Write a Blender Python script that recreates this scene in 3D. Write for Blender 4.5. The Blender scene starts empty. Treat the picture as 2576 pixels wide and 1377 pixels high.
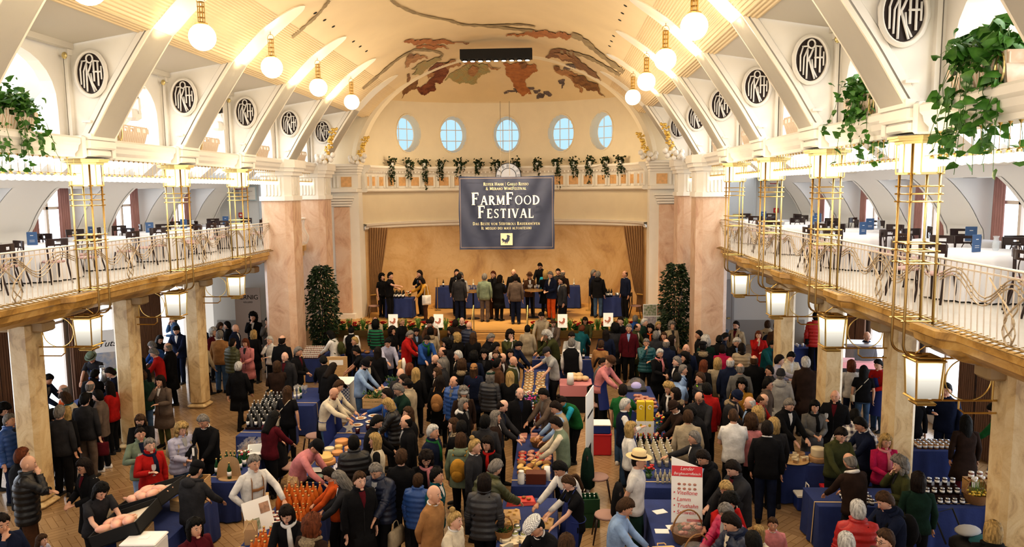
import bpy, math, random
from mathutils import Vector, Matrix
R = random.Random(7)
pi = math.pi
S = bpy.context.scene
COL = S.collection
S.view_settings.view_transform = 'Standard'
S.view_settings.look = 'Medium High Contrast'
S.view_settings.exposure = 0.12
S.cycles.max_bounces = 5
S.cycles.diffuse_bounces = 3
S.cycles.glossy_bounces = 2
S.cycles.adaptive_threshold = .03
S.cycles.transmission_bounces = 3
S.cycles.transparent_max_bounces = 8
S.cycles.caustics_reflective = False
S.cycles.caustics_refractive = False
S.cycles.sample_clamp_indirect = 4.0

# ---------- camera (solved from the photograph) ----------
CX, CY, FPX = 1288.0, 688.5, 1882.0
PIT, YAW, ROL = .1114, .0557, .0102
CAM = Vector((1.909, 0, 5.986))
_f = Vector((-math.sin(YAW), math.cos(YAW), 0)); _r = Vector((math.cos(YAW), math.sin(YAW), 0)); _u = Vector((0, 0, 1))
FW = _f * math.cos(PIT) - _u * math.sin(PIT); UP = _u * math.cos(PIT) + _f * math.sin(PIT)
RC = _r * math.cos(ROL) - UP * math.sin(ROL); UC = _r * math.sin(ROL) + UP * math.cos(ROL)
cam = bpy.data.objects.new('camera', bpy.data.cameras.new('camera'))
COL.objects.link(cam)
cam.matrix_world = Matrix(((RC.x, UC.x, -FW.x, CAM.x), (RC.y, UC.y, -FW.y, CAM.y), (RC.z, UC.z, -FW.z, CAM.z), (0, 0, 0, 1)))
cam.data.sensor_width = 36; cam.data.sensor_fit = 'HORIZONTAL'; cam.data.lens = 36 * FPX / 2576
cam.data.clip_end = 200; cam.data.clip_start = .05
S.camera = cam

def at(px, py, x=None, y=None, z=None):
    """world point on a known plane seen at a photo pixel"""
    d = FW + RC * ((px - CX) / FPX) - UC * ((py - CY) / FPX)
    if x is not None: t = (x - CAM.x) / d.x
    elif y is not None: t = (y - CAM.y) / d.y
    else: t = (z - CAM.z) / d.z
    return CAM + d * t
def proj(p):
    d = Vector(p) - CAM
    return (CX + FPX * d.dot(RC) / d.dot(FW), CY - FPX * d.dot(UC) / d.dot(FW))

# ---------- materials ----------
MATS = {}
def lin(c):
    if isinstance(c, str):
        c = [int(c[i:i + 2], 16) / 255 for i in (0, 2, 4)]
        c = [v / 12.92 if v <= .04045 else ((v + .055) / 1.055) ** 2.4 for v in c]
    return (c[0], c[1], c[2], 1)
def mat(name, c, rough=.6, metal=0, noise=0, nscale=8, bump=0, bscale=60, c2=None, emit=0, ec=None, coat=0, stretch=None, sheen=0, spec=None):
    if name in MATS: return MATS[name]
    m = bpy.data.materials.new(name); m.use_nodes = True; MATS[name] = m
    n, l = m.node_tree.nodes, m.node_tree.links
    b = n['Principled BSDF']
    col = lin(c); b.inputs['Base Color'].default_value = col
    b.inputs['Roughness'].default_value = rough; b.inputs['Metallic'].default_value = metal
    if coat: b.inputs['Coat Weight'].default_value = coat
    if sheen: b.inputs['Sheen Weight'].default_value = sheen
    if spec is not None: b.inputs['Specular IOR Level'].default_value = spec
    if noise or c2 or bump:
        tc = n.new('ShaderNodeTexCoord'); mp = n.new('ShaderNodeMapping'); l.new(tc.outputs['Object'], mp.inputs['Vector'])
        if stretch: mp.inputs['Scale'].default_value = stretch
    if noise or c2:
        t = n.new('ShaderNodeTexNoise'); t.inputs['Scale'].default_value = nscale; t.inputs['Detail'].default_value = 5
        l.new(mp.outputs[0], t.inputs['Vector'])
        r = n.new('ShaderNodeValToRGB')
        d = lin(c2) if c2 else [v * (1 - noise) for v in col[:3]] + [1]
        r.color_ramp.elements[0].position = .35; r.color_ramp.elements[1].position = .65
        r.color_ramp.elements[0].color = d; r.color_ramp.elements[1].color = col
        l.new(t.outputs['Fac'], r.inputs[0]); l.new(r.outputs[0], b.inputs['Base Color'])
    if bump:
        t2 = n.new('ShaderNodeTexNoise'); t2.inputs['Scale'].default_value = bscale; t2.inputs['Detail'].default_value = 3
        l.new(mp.outputs[0], t2.inputs['Vector'])
        bp = n.new('ShaderNodeBump'); bp.inputs['Strength'].default_value = bump; bp.inputs['Distance'].default_value = .02
        l.new(t2.outputs['Fac'], bp.inputs['Height']); l.new(bp.outputs[0], b.inputs['Normal'])
    if emit:
        b.inputs['Emission Color'].default_value = lin(ec or c); b.inputs['Emission Strength'].default_value = emit
    return m
def marble(name, base, vein, dark, scale=1.1, rough=.25):
    if name in MATS: return MATS[name]
    m = mat(name, base, rough); n, l = m.node_tree.nodes, m.node_tree.links; b = n['Principled BSDF']
    tc = n.new('ShaderNodeTexCoord'); mp = n.new('ShaderNodeMapping'); l.new(tc.outputs['Object'], mp.inputs['Vector'])
    mp.inputs['Scale'].default_value = (1, 1, .85)
    a = n.new('ShaderNodeTexNoise'); a.inputs['Scale'].default_value = scale; a.inputs['Detail'].default_value = 8; a.inputs['Roughness'].default_value = .65; a.inputs['Distortion'].default_value = 1.2
    l.new(mp.outputs[0], a.inputs['Vector'])
    r = n.new('ShaderNodeValToRGB'); e = r.color_ramp.elements
    e[0].position = .36; e[0].color = lin(dark); e[1].position = .62; e[1].color = lin(base)
    x = e.new(.46); x.color = lin(vein); l.new(a.outputs['Fac'], r.inputs[0])
    v = n.new('ShaderNodeTexNoise'); v.inputs['Scale'].default_value = scale * 2.3; v.inputs['Detail'].default_value = 6; v.inputs['Distortion'].default_value = 2
    l.new(mp.outputs[0], v.inputs['Vector'])
    r2 = n.new('ShaderNodeValToRGB'); e = r2.color_ramp.elements; e[0].position = .48; e[0].color = (1, 1, 1, 1); e[1].position = .52; e[1].color = (1, 1, 1, 1)
    x = e.new(.5); x.color = (.55, .42, .32, 1); l.new(v.outputs['Fac'], r2.inputs[0])
    mx = n.new('ShaderNodeMixRGB'); mx.blend_type = 'MULTIPLY'; mx.inputs[0].default_value = .16
    l.new(r.outputs[0], mx.inputs[1]); l.new(r2.outputs[0], mx.inputs[2]); l.new(mx.outputs[0], b.inputs['Base Color'])
    return m
def emis(name, c, s, sampling='AUTO'):
    if name in MATS: return MATS[name]
    m = bpy.data.materials.new(name); m.use_nodes = True; MATS[name] = m
    n, l = m.node_tree.nodes, m.node_tree.links; n.remove(n['Principled BSDF'])
    e = n.new('ShaderNodeEmission'); e.inputs[0].default_value = lin(c); e.inputs[1].default_value = s
    l.new(e.outputs[0], n['Material Output'].inputs[0]); m.cycles.emission_sampling = sampling
    return m
def glassm(name, c, alpha=.35, rough=.08):
    if name in MATS: return MATS[name]
    m = bpy.data.materials.new(name); m.use_nodes = True; MATS[name] = m
    n, l = m.node_tree.nodes, m.node_tree.links; b = n['Principled BSDF']
    b.inputs['Base Color'].default_value = lin(c); b.inputs['Roughness'].default_value = rough
    t = n.new('ShaderNodeBsdfTransparent'); t.inputs[0].default_value = lin(c); mx = n.new('ShaderNodeMixShader'); mx.inputs[0].default_value = alpha
    l.new(t.outputs[0], mx.inputs[1]); l.new(b.outputs[0], mx.inputs[2]); l.new(mx.outputs[0], n['Material Output'].inputs[0])
    return m

PLASTER = mat('plaster_white', (.84, .80, .735), .55, noise=.03, nscale=3)
CREAM = mat('plaster_cream', (.80, .70, .53), .5, noise=.04, nscale=2)
VAULT = mat('vault_cream', (.77, .61, .385), .5, noise=.05, nscale=1.2)
GREYCEIL = mat('bay_ceiling_grey', (.60, .56, .49), .7)
GLOSSW = mat('glossy_white_rib', (.92, .86, .74), .3, coat=.3)
GALW = mat('gallery_white', (.83, .83, .82), .6)
GOLD = mat('brass', (.62, .43, .16), .3, 1)
PALEGOLD = mat('pale_gold', (.70, .57, .28), .38, 1); SHADEBR = mat('shaded_brass', (.38, .25, .10), .35, 1); CAPG = emis('cap_glow', (1, .86, .60), 1.7)  # the darker brass carries the shade of the hall-side post tubes in its colour
GILT = mat('gilt_stucco', (.78, .55, .16), .45, .5)
PINKM = marble('pink_marble', 'e0c6b0', 'd6b59b', 'c29c84', 1.4, .3)
BEIGEM = marble('beige_marble', 'dfcaa2', 'd3b98c', 'b89c76', 2.6, .35)
STAGEM = marble('stage_marble', 'd6b88e', 'c8a577', 'b18e66', .5, .45)
GOLDM = marble('fascia_marble', 'cda869', 'ba9150', '97733c', 1.5, .3)
ORANGEM = mat('apricot_marble_inlay', (.78, .47, .22), .35, noise=.2)
BLUEC = mat('blue_cloth', (.022, .042, .17), .85, noise=.15, nscale=5, bump=.15, bscale=30)
WHITEC = mat('white_cloth', (.70, .68, .68), .85)
MAUVE = mat('mauve_curtain', (.46, .26, .24), .85, noise=.2, nscale=14, stretch=(3, 3, .2))
BROWNC = mat('brown_curtain', (.26, .15, .10), .8, noise=.25, nscale=14, stretch=(3, 3, .2))
TANC = mat('tan_stage_curtain', (.36, .21, .10), .8, noise=.2, nscale=12, stretch=(3, 3, .2))
BLACK = mat('black_lacquer', (.012, .010, .010), .35)
DARK = mat('black_matte', (.012, .012, .013), .8)
WOOD = mat('pale_wood', (.60, .40, .20), .5, c2=(.50, .31, .14), nscale=6, stretch=(1, 8, 8))
DWOOD = mat('dark_bentwood', (.022, .008, .006), .3)
OAK = mat('oak', (.55, .33, .13), .45, c2=(.44, .25, .09), nscale=5, stretch=(1, 6, 6))
WHITEP = mat('white_paint', (.82, .80, .77), .45)
PAPER = mat('paper', (.85, .83, .80), .7)
KRAFT = mat('kraft_card', (.50, .33, .18), .8, noise=.1)
SKYPANE = emis('bright_skylight', (1, .985, .96), 2.6)
WINPANE = emis('daylight_pane', (.86, .92, 1), 2.3)
OVALPANE = emis('oval_window_pane', (.45, .68, .85), 1.0)
GLOBE = emis('globe_glow', (1, .80, .50), 9)
BULB = emis('bulb_glow', (1, .90, .72), 2.6, 'NONE')
LANT = emis('lantern_glow', (1, .84, .58), 1.9)
def _lant():
    n, l = LANT.node_tree.nodes, LANT.node_tree.links; e = n['Emission']; tc = n.new('ShaderNodeTexCoord'); sx = n.new('ShaderNodeSeparateXYZ'); l.new(tc.outputs['Generated'], sx.inputs[0])
    for pts, out in (([(0, (.66, .60, .50)), (.45, (.92, .86, .74)), (.8, (1, .9, .68)), (1, (1, .82, .5))], e.inputs[0]), ([(0, (.55,) * 3), (.5, (.8,) * 3), (.85, (2.0,) * 3), (1, (1.3,) * 3)], e.inputs[1])):
        r = n.new('ShaderNodeValToRGB'); r.color_ramp.elements[0].position = 0; r.color_ramp.elements[0].color = pts[0][1] + (1,); r.color_ramp.elements[1].position = 1; r.color_ramp.elements[1].color = pts[-1][1] + (1,)
        for q, c in pts[1:-1]: r.color_ramp.elements.new(q).color = c + (1,)
        l.new(sx.outputs[2], r.inputs[0]); l.new(r.outputs[0], out)
_lant()
SPOTG = emis('spot_glow', (1, .92, .75), 7, 'NONE')
GREEN = mat('leaf_green', (.055, .16, .025), .5, c2=(.025, .085, .012), nscale=9)
DGREEN = mat('leaf_dark', (.022, .05, .012), .5, c2=(.010, .024, .006), nscale=9)
GRASS = mat('grass_green', (.16, .28, .05), .5, c2=(.08, .17, .03), nscale=9)
RED = mat('red_flower', (.55, .02, .02), .5)

# ---------- mesh helpers ----------
class MB:
    def __init__(s): s.v = []; s.f = []; s.m = []; s.mi = 0
    def add(s, vs, fs):
        o = len(s.v); s.v += [tuple(p) for p in vs]; s.f += [tuple(i + o for i in f) for f in fs]; s.m += [s.mi] * len(fs); return s
    def mat(s, i): s.mi = i; return s
    def box(s, x0, y0, z0, x1, y1, z1, bev=0):
        if bev:
            b = min(bev, (x1 - x0) / 2.01, (y1 - y0) / 2.01, (z1 - z0) / 2.01); rings = []
            for z, e in ((z0, b), (z0 + b, 0), (z1 - b, 0), (z1, b)):
                rings.append([(x0 + e, y0 + b + e, z), (x0 + b + e, y0 + e, z), (x1 - b - e, y0 + e, z), (x1 - e, y0 + b + e, z), (x1 - e, y1 - b - e, z), (x1 - b - e, y1 - e, z), (x0 + b + e, y1 - e, z), (x0 + e, y1 - b - e, z)])
            return s.loft(rings)
        vs = [(x, y, z) for z in (z0, z1) for y in (y0, y1) for x in (x0, x1)]
        return s.add(vs, [(0, 2, 3, 1), (4, 5, 7, 6), (0, 1, 5, 4), (2, 6, 7, 3), (0, 4, 6, 2), (1, 3, 7, 5)])
    def loft(s, rings, caps=True, closed=True):
        n = len(rings[0]); vs = [p for r in rings for p in r]; fs = []
        for i in range(len(rings) - 1):
            for j in range(n if closed else n - 1):
                k = (j + 1) % n; fs.append((i * n + j, i * n + k, (i + 1) * n + k, (i + 1) * n + j))
        if caps and closed:
            fs.append(tuple(range(n))[::-1]); fs.append(tuple((len(rings) - 1) * n + j for j in range(n)))
        return s.add(vs, fs)
    def tube(s, pts, r, n=8, caps=True, flat=1.0, up=None):
        P = [Vector(p) for p in pts]; rr = r if isinstance(r, (list, tuple)) else [r] * len(P); rings = []
        t0 = (P[1] - P[0]).normalized(); a = Vector(up) if up else (Vector((0, 0, 1)) if abs(t0.z) < .9 else Vector((1, 0, 0)))
        nx = t0.cross(a).normalized()
        for i, p in enumerate(P):
            t = (P[min(i + 1, len(P) - 1)] - P[max(i - 1, 0)])
            if t.length < 1e-9: t = t0
            t.normalize(); nx = (nx - t * nx.dot(t))
            nx = nx.normalized() if nx.length > 1e-6 else t.orthogonal().normalized()
            ny = t.cross(nx)
            rings.append([p + nx * math.cos(2 * pi * j / n) * rr[i] + ny * math.sin(2 * pi * j / n) * rr[i] * flat for j in range(n)])
        return s.loft(rings, caps)
    def lathe(s, prof, c=(0, 0, 0), n=16, caps=True, sx=1, sy=1):
        return s.loft([[(c[0] + r * math.cos(2 * pi * j / n) * sx, c[1] + r * math.sin(2 * pi * j / n) * sy, c[2] + z) for j in range(n)] for r, z in prof], caps)
    def ell(s, c, rx, ry, rz, n=12, m=7, mtx=None):
        rings = []
        for i in range(m + 1):
            a = -pi / 2 + pi * i / m; a = max(-pi / 2 + .08, min(pi / 2 - .08, a))
            ring = []
            for j in range(n):
                p = Vector((math.cos(a) * math.cos(2 * pi * j / n) * rx, math.cos(a) * math.sin(2 * pi * j / n) * ry, math.sin(a) * rz))
                if mtx: p = mtx @ p
                ring.append((c[0] + p[0], c[1] + p[1], c[2] + p[2]))
            rings.append(ring)
        return s.loft(rings)
    def prism(s, poly, h0, h1, axis='y'):
        """extrude a 2-D polygon along an axis"""
        def P(a, b, h): return (a, h, b) if axis == 'y' else ((h, a, b) if axis == 'x' else (a, b, h))
        n = len(poly); vs = [P(a, b, h0) for a, b in poly] + [P(a, b, h1) for a, b in poly]
        return s.add(vs, [tuple(range(n)), tuple(range(2 * n - 1, n - 1, -1))] + [(i, i + n, (i + 1) % n + n, (i + 1) % n) for i in range(n)])
    def strip(s, A, B):
        n = len(A); return s.add(list(A) + list(B), [(i, i + 1, n + i + 1, n + i) for i in range(n - 1)])
    def mesh(s, name, mats, smooth=False):
        me = bpy.data.meshes.new(name); me.from_pydata([tuple(p) for p in s.v], [], s.f)
        for m in (mats if isinstance(mats, (list, tuple)) else [mats]): me.materials.append(m)
        if any(s.m): me.polygons.foreach_set('material_index', s.m)
        if smooth:
            me.polygons.foreach_set('use_smooth', [True] * len(s.f))
            if smooth == 'auto': me.set_sharp_from_angle(angle=.7)
        me.update(); return me
    def obj(s, name, mats, parent=None, smooth=False, loc=None):
        return link(name, s.mesh(name, mats, smooth), parent, loc)
def link(name, me, parent=None, loc=None, rz=0):
    o = bpy.data.objects.new(name, me); COL.objects.link(o)
    if parent is not None: o.parent = parent
    if loc is not None: o.location = loc
    if rz: o.rotation_euler = (0, 0, rz)
    return o
def tag(o, label=None, cat=None, group=None, kind=None):
    if label: o['label'] = label
    if cat: o['category'] = cat
    if group: o['group'] = group
    if kind: o['kind'] = kind
    return o
def thing(name, label, cat, loc=(0, 0, 0), rz=0, group=None):
    o = link(name, None, None, loc, rz); o.empty_display_size = .05; return tag(o, label, cat, group)
def struct(name, mb, m, smooth=False): return tag(mb.obj(name, m, smooth=smooth), kind='structure')
def dup(o, loc=None, rz=None, label=None, group=None, mtx=None):
    def cp(a, par):
        c = a.copy(); COL.objects.link(c); c.parent = par
        for ch in a.children: cp(ch, c)
        return c
    c = cp(o, None)
    if loc is not None: c.location = loc
    if rz is not None: c.rotation_euler = (0, 0, rz)
    if label: c['label'] = label
    if group: c['group'] = group
    return c
def pathpts(pts, sub=4):
    P = [Vector(p) for p in pts]; out = []
    for i in range(len(P) - 1):
        a, b, c, d = P[max(i - 1, 0)], P[i], P[i + 1], P[min(i + 2, len(P) - 1)]
        for k in range(sub):
            t = k / sub; out.append(.5 * ((2 * b) + (c - a) * t + (2 * a - 5 * b + 4 * c - d) * t * t + (3 * b - a - 3 * c + d) * t ** 3))
    out.append(P[-1]); return out
def ordn(i): return ['first', 'second', 'third', 'fourth', 'fifth', 'sixth', 'seventh', 'eighth', 'ninth', 'tenth', 'eleventh', 'twelfth', 'thirteenth', 'fourteenth', 'fifteenth', 'sixteenth', 'seventeenth', 'eighteenth', 'nineteenth', 'twentieth'][i]

BAY = 3.336
def YK(k): return 10.11 + BAY * k
SD = {-1: 'left', 1: 'right'}
# ================= SETTING =================
# floor: herringbone parquet
def parquet():
    m = mat('oak_parquet', (.5, .32, .15), .22, coat=.15); n, l = m.node_tree.nodes, m.node_tree.links; b = n['Principled BSDF']
    tc = n.new('ShaderNodeTexCoord'); mp = n.new('ShaderNodeMapping'); mp.inputs['Rotation'].default_value = (0, 0, pi / 4)
    l.new(tc.outputs['Object'], mp.inputs[0])
    def math_(op, a, bb=None):
        q = n.new('ShaderNodeMath'); q.operation = op
        for i, v in enumerate((a, bb)):
            if v is None: continue
            if isinstance(v, (int, float)): q.inputs[i].default_value = v
            else: l.new(v, q.inputs[i])
        return q.outputs[0]
    sx = n.new('ShaderNodeSeparateXYZ'); l.new(mp.outputs[0], sx.inputs[0])
    br = []
    for rot in (0, 1):
        m2 = n.new('ShaderNodeMapping'); m2.inputs['Rotation'].default_value = (0, 0, pi / 4 + rot * pi / 2); l.new(tc.outputs['Object'], m2.inputs[0])
        t = n.new('ShaderNodeTexBrick'); t.inputs['Scale'].default_value = 1; t.inputs['Brick Width'].default_value = .6; t.inputs['Row Height'].default_value = .12
        t.inputs['Color1'].default_value = lin((.42, .285, .16)); t.inputs['Color2'].default_value = lin((.33, .215, .115)); t.inputs['Mortar'].default_value = lin((.23, .14, .07)); t.inputs['Mortar Size'].default_value = .006
        l.new(m2.outputs[0], t.inputs['Vector']); br.append(t)
    cb = math_('FLOOR', math_('DIVIDE', sx.outputs[0], .6)); cb2 = math_('FLOOR', math_('DIVIDE', sx.outputs[1], .6))
    ck = math_('PINGPONG', math_('ADD', cb, cb2), 1)
    mx = n.new('ShaderNodeMixRGB'); l.new(ck, mx.inputs[0]); l.new(br[0].outputs[0], mx.inputs[1]); l.new(br[1].outputs[0], mx.inputs[2])
    l.new(mx.outputs[0], b.inputs['Base Color']); return m
struct('floor', MB().box(-11.6, -3, -.2, 11.6, 30, 0), parquet())

# vault profile
VP = pathpts([(5.06, 0, 8.87), (4.7, 0, 9.25), (4.3, 0, 9.6), (3.6, 0, 10.06), (2.7, 0, 10.5), (1.5, 0, 10.9), (0, 0, 11.05)], 5)
def vz(x):
    x = abs(x)
    for a, b in zip(VP, VP[1:]):
        if a.x >= x >= b.x: return a.z + (b.z - a.z) * (a.x - x) / max(a.x - b.x, 1e-6)
    return VP[0].z
def prof(s, x0, x1, rip=0, step=.12):
    out = []; n = max(2, int(abs(x1 - x0) / step)); 
    for i in range(n + 1):
        x = x0 + (x1 - x0) * i / n; z = vz(x) + (rip if i % 4 in (1, 2) else 0); out.append((s * x, z))
    return out
Y0, Y1 = -1.0, 28.7
mb = MB(); full = prof(1, 4.1, 0) + prof(-1, 0, 4.1)[1:]
full = [(x, z) for x, z in full]
for a, b in zip([Y0 + (Y1 - Y0) * i / 8 for i in range(8)], [Y0 + (Y1 - Y0) * (i + 1) / 8 for i in range(8)]):
    mb.strip([(x, a, z) for x, z in full], [(x, b, z) for x, z in full])
for s in (-1, 1): mb.strip([(s * 3.9, Y0, vz(3.9) + .05), (s * 4.6, Y0, vz(4.6) + .08), (s * 5.5, Y0, 9.0)], [(s * 3.9, Y1, vz(3.9) + .05), (s * 4.6, Y1, vz(4.6) + .08), (s * 5.5, Y1, 9.0)])  # hidden strips added above the vault seam to stop light leaking in
struct('ceiling', mb, VAULT, True)
mb = MB(); mg = MB(); mr = MB(); ms = MB()
for s in (-1, 1):
    for k in range(-2, 6):
        y0, y1 = YK(k) + .37, YK(k + 1) - .37
        if k == 5: y1 = Y1
        # corrugated lower strip of the vault with a rounded lip, then the flat grey ceiling
        n = 88; pr = []
        for i in range(n + 1):
            x = 4.02 + (5.06 - 4.02) * i / n
            pr.append((s * x, vz(x) - (.022 if i % 4 in (1, 2) else 0)))
        for i in range(17): pr.append((s * (5.06 + .3 * i / 16), 8.85 - .06 * i / 16 - (.018 if i % 4 in (1, 2) else 0)))
        mb.strip([(x, y0, z) for x, z in pr], [(x, y1, z) for x, z in pr])
        mg.strip([(s * 5.36, y0, 8.80), (s * 6.62, y0, 8.6)], [(s * 5.36, y1, 8.80), (s * 6.62, y1, 8.6)])
        mg.box(min(s * 6.5, s * 6.62), y0, 8.52, max(s * 6.5, s * 6.62), y1, 8.62)
    for k in range(-2, 6):
        yc = YK(k)
        yc2 = yc
        arc = [(6.30, 6.98), (6.12, 7.27), (5.87, 7.68), (5.56, 8.14), (5.30, 8.52), (5.06, 8.86)]
        arc = [(p.x, p.z) for p in pathpts([(a, 0, b) for a, b in arc], 3)]
        poly = [(s * a, b) for a, b in arc] + [(s * 5.4, 8.90), (s * 6.62, 8.66), (s * 6.62, 6.98)]
        mr.prism(poly, yc - .33, yc + .33)
        # soffit band (glossy) running on up into the vault
        up = arc + [(x, vz(x) - .03) for x in (4.9, 4.7, 4.45, 4.3, 4.15, 4.0, 3.85, 3.7, 3.6, 3.54)]
        hw_ = [.37] * (len(up) - 6) + [.35, .32, .28, .22, .14, .02]
        A = [(s * a, yc - h, b) for (a, b), h in zip(up, hw_)]; B = [(s * a, yc + h, b) for (a, b), h in zip(up, hw_)]
        ms.strip(A, B)
        ms.strip(A, [(p[0] + s * .05, p[1], p[2] + .035) for p in A]); ms.strip(B, [(p[0] + s * .05, p[1], p[2] + .035) for p in B])
        # raised moulding along the curve on the camera face
        A = [(s * (a + .07), yc - .37, b + .05) for a, b in arc]; B = [(s * (a + .16), yc - .36, b + .09) for a, b in arc]; C = [(s * (a + .18), yc - .33, b + .1) for a, b in arc]
        mr.strip(A, B); mr.strip(B, C)
        mr.box(min(s * 6.28, s * 6.5), yc - .40, 6.96, max(s * 6.28, s * 6.5), yc + .40, 7.06)
        mr.box(min(s * 6.26, s * 6.42), yc - .42, 7.25, max(s * 6.26, s * 6.42), yc - .36, 7.29)
        # outer fluted pilaster
        for q in range(4):
            x = 6.60 + q * .085; mr.box(min(s * x, s * (x + .06)), yc - .42 + q * .02, 6.98, max(s * x, s * (x + .06)), yc + .42 - q * .02, 8.5)
        mr.box(min(s * 6.56, s * 7.0), yc - .46, 8.42, max(s * 6.56, s * 7.0), yc + .46, 8.66)
struct('trim_corrugated_ceiling_bands', mb, VAULT)
struct('ceiling_bay_panels', mg, GREYCEIL)
struct('wall_ribs', mr, PLASTER)
struct('trim_rib_soffits', ms, GLOSSW, 'auto')

# clerestory arcade wall, beam, skylights, roof, cove, outer walls
wa = MB(); beam = MB(); sky = MB(); roof = MB(); cove = MB(); cur = []
for s in (-1, 1):
    X = lambda a: s * a
    def bx(m, xa, ya, za, xb, yb, zb, bev=0): m.box(min(s * xa, s * xb), ya, za, max(s * xa, s * xb), yb, zb, bev)
    for k in range(-2, 6):
        y0, y1 = YK(k) + .3, YK(k + 1) - .3; ym = (y0 + y1) / 2; hw = 1.08
        N = 14
        for xx in (6.72, 6.95):
            A = []; B = []
            for i in range(N + 1):
                a = pi * i / N; A.append((s * xx, ym - math.cos(a) * hw, 7.45 + .95 * math.sin(a) ** .8)); B.append((s * xx, ym - math.cos(a) * hw * 1.0, 8.7))
            wa.strip(A, B)
            for sg in (-1, 1): wa.strip([(s * xx, ym + sg * hw, 6.9), (s * xx, ym + sg * (y1 - ym), 6.9)], [(s * xx, ym + sg * hw, 8.7), (s * xx, ym + sg * (y1 - ym), 8.7)])
            if xx == 6.72: A0 = A
        wa.strip([(s * 6.72, ym - hw, 6.9)] + A0 + [(s * 6.72, ym + hw, 6.9)], [(s * 6.95, ym - hw, 6.9)] + A + [(s * 6.95, ym + hw, 6.9)])
        # glowing skylight with scalloped lower edge, glazing bars
        o0, o1 = YK(k) + .28, YK(k + 1) - .28
        def sl(t, y): return (s * (7.25 + 2.25 * t), y, 8.75 - 2.25 * t)
        A = []; B = []
        for i in range(25):
            y = o0 + (o1 - o0) * i / 24; A.append(sl(.0, y)); B.append(sl(.97 - .05 * abs(math.sin(pi * i / 3)), y))
        sky.strip(A, B)
        # rafter arches
        for yy in (YK(k),):
            roof.prism([(s * 7.0, 8.9), (s * 7.3, 8.9), (s * 9.7, 6.5), (s * 9.7, 6.32), (s * 9.35, 6.34), (s * 8.6, 6.95), (s * 7.0, 8.45)], yy - .28, yy + .28)
        # cove with dormer recesses
        C = [(9.35, 6.46), (9.75, 6.32), (10.15, 6.02), (10.5, 5.6), (10.72, 5.2), (10.82, 4.96), (10.84, 4.15)]
        C = [(p.x, p.z) for p in pathpts([(a, 0, b) for a, b in C], 3)]
        yc, w = (YK(k) + YK(k + 1)) / 2, .88
        for ya, yb in ((YK(k), yc - w), (yc + w, YK(k + 1))):
            cove.strip([(X(a), ya, b) for a, b in C], [(X(a), yb, b) for a, b in C])
        lo = [(a, b) for a, b in C if b < 6.22]
        for yy in (yc - w, yc + w):
            A = [(X(a), yy, b) for a, b in lo]; B = [(X(11.5), yy, b) for a, b in lo]; cove.strip(A, B)
        hi = [(a, b) for a, b in C if b >= 6.22] + [lo[0]]
        cove.strip([(X(a), yc - w, b) for a, b in hi], [(X(a), yc + w, b) for a, b in hi])
        cove.strip([(X(lo[0][0]), yc - w, 6.2), (X(11.5), yc - w, 6.2)], [(X(lo[0][0]), yc + w, 6.2), (X(11.5), yc + w, 6.2)])
        bx(cove, 11.10, yc - w, 4.15, 11.15, yc + w, 6.2)
        # raised rim around dormer
        for sg in (-1, 1):
            A = [(X(a - .02), yc + sg * w, b) for a, b in lo]; B = [(X(a - .02), yc + sg * (w + .12), b) for a, b in lo]; cove.strip(A, B)
        # radiator panels under cove
        for q in (-1, 0, 1):
            if k >= -1: bx(cove, 10.79, YK(k) + q * .5 - .22, 4.3, 10.84, YK(k) + q * .5 + .22, 4.9, .01)
    # top roof deck closing behind
    roof.strip([(X(6.9), Y0, 8.78), (X(7.3), Y0, 8.78)], [(X(6.9), Y1, 8.78), (X(7.3), Y1, 8.78)])
    # beam profile
    P = [(6.38, 6.96), (6.38, 6.88), (6.42, 6.84), (6.44, 6.76), (6.50, 6.70), (6.50, 6.64), (6.92, 6.64), (6.96, 6.7), (6.96, 6.98), (6.42, 7.0)]
    for k in range(-2, 5):
        yb = YK(k + 1) - .55
        beam.prism([(X(a), b) for a, b in P], YK(k) + .5, yb)
        for sg, yy in ((1, YK(k) + .5), (-1, YK(k + 1) - .5)):
            beam.box(min(X(6.36), X(7.0)), min(yy, yy - sg * .1), 6.62, max(X(6.36), X(7.0)), max(yy, yy - sg * .1), 7.02, .03)
        beam.prism([(X(a + .06), b) for a, b in P], YK(k) - .5, YK(k) + .5)
        beam.box(min(X(6.3), X(7.0)), YK(k) - .42, 6.80, max(X(6.3), X(7.0)), YK(k) + .42, 6.97, .03)
        beam.box(min(X(6.36), X(6.98)), YK(k) - .34, 6.66, max(X(6.36), X(6.98)), YK(k) + .34, 6.80, .03)
    beam.prism([(X(a + .06), b) for a, b in P], YK(5) - .5, 28.7)
struct('wall_clerestory_arcade', wa, PLASTER)
struct('trim_gallery_beams', beam, PLASTER)
struct('window_skylights', sky, SKYPANE)
struct('ceiling_rafters', roof, PLASTER)
struct('wall_gallery_cove', cove, GALW, 'auto')

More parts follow.
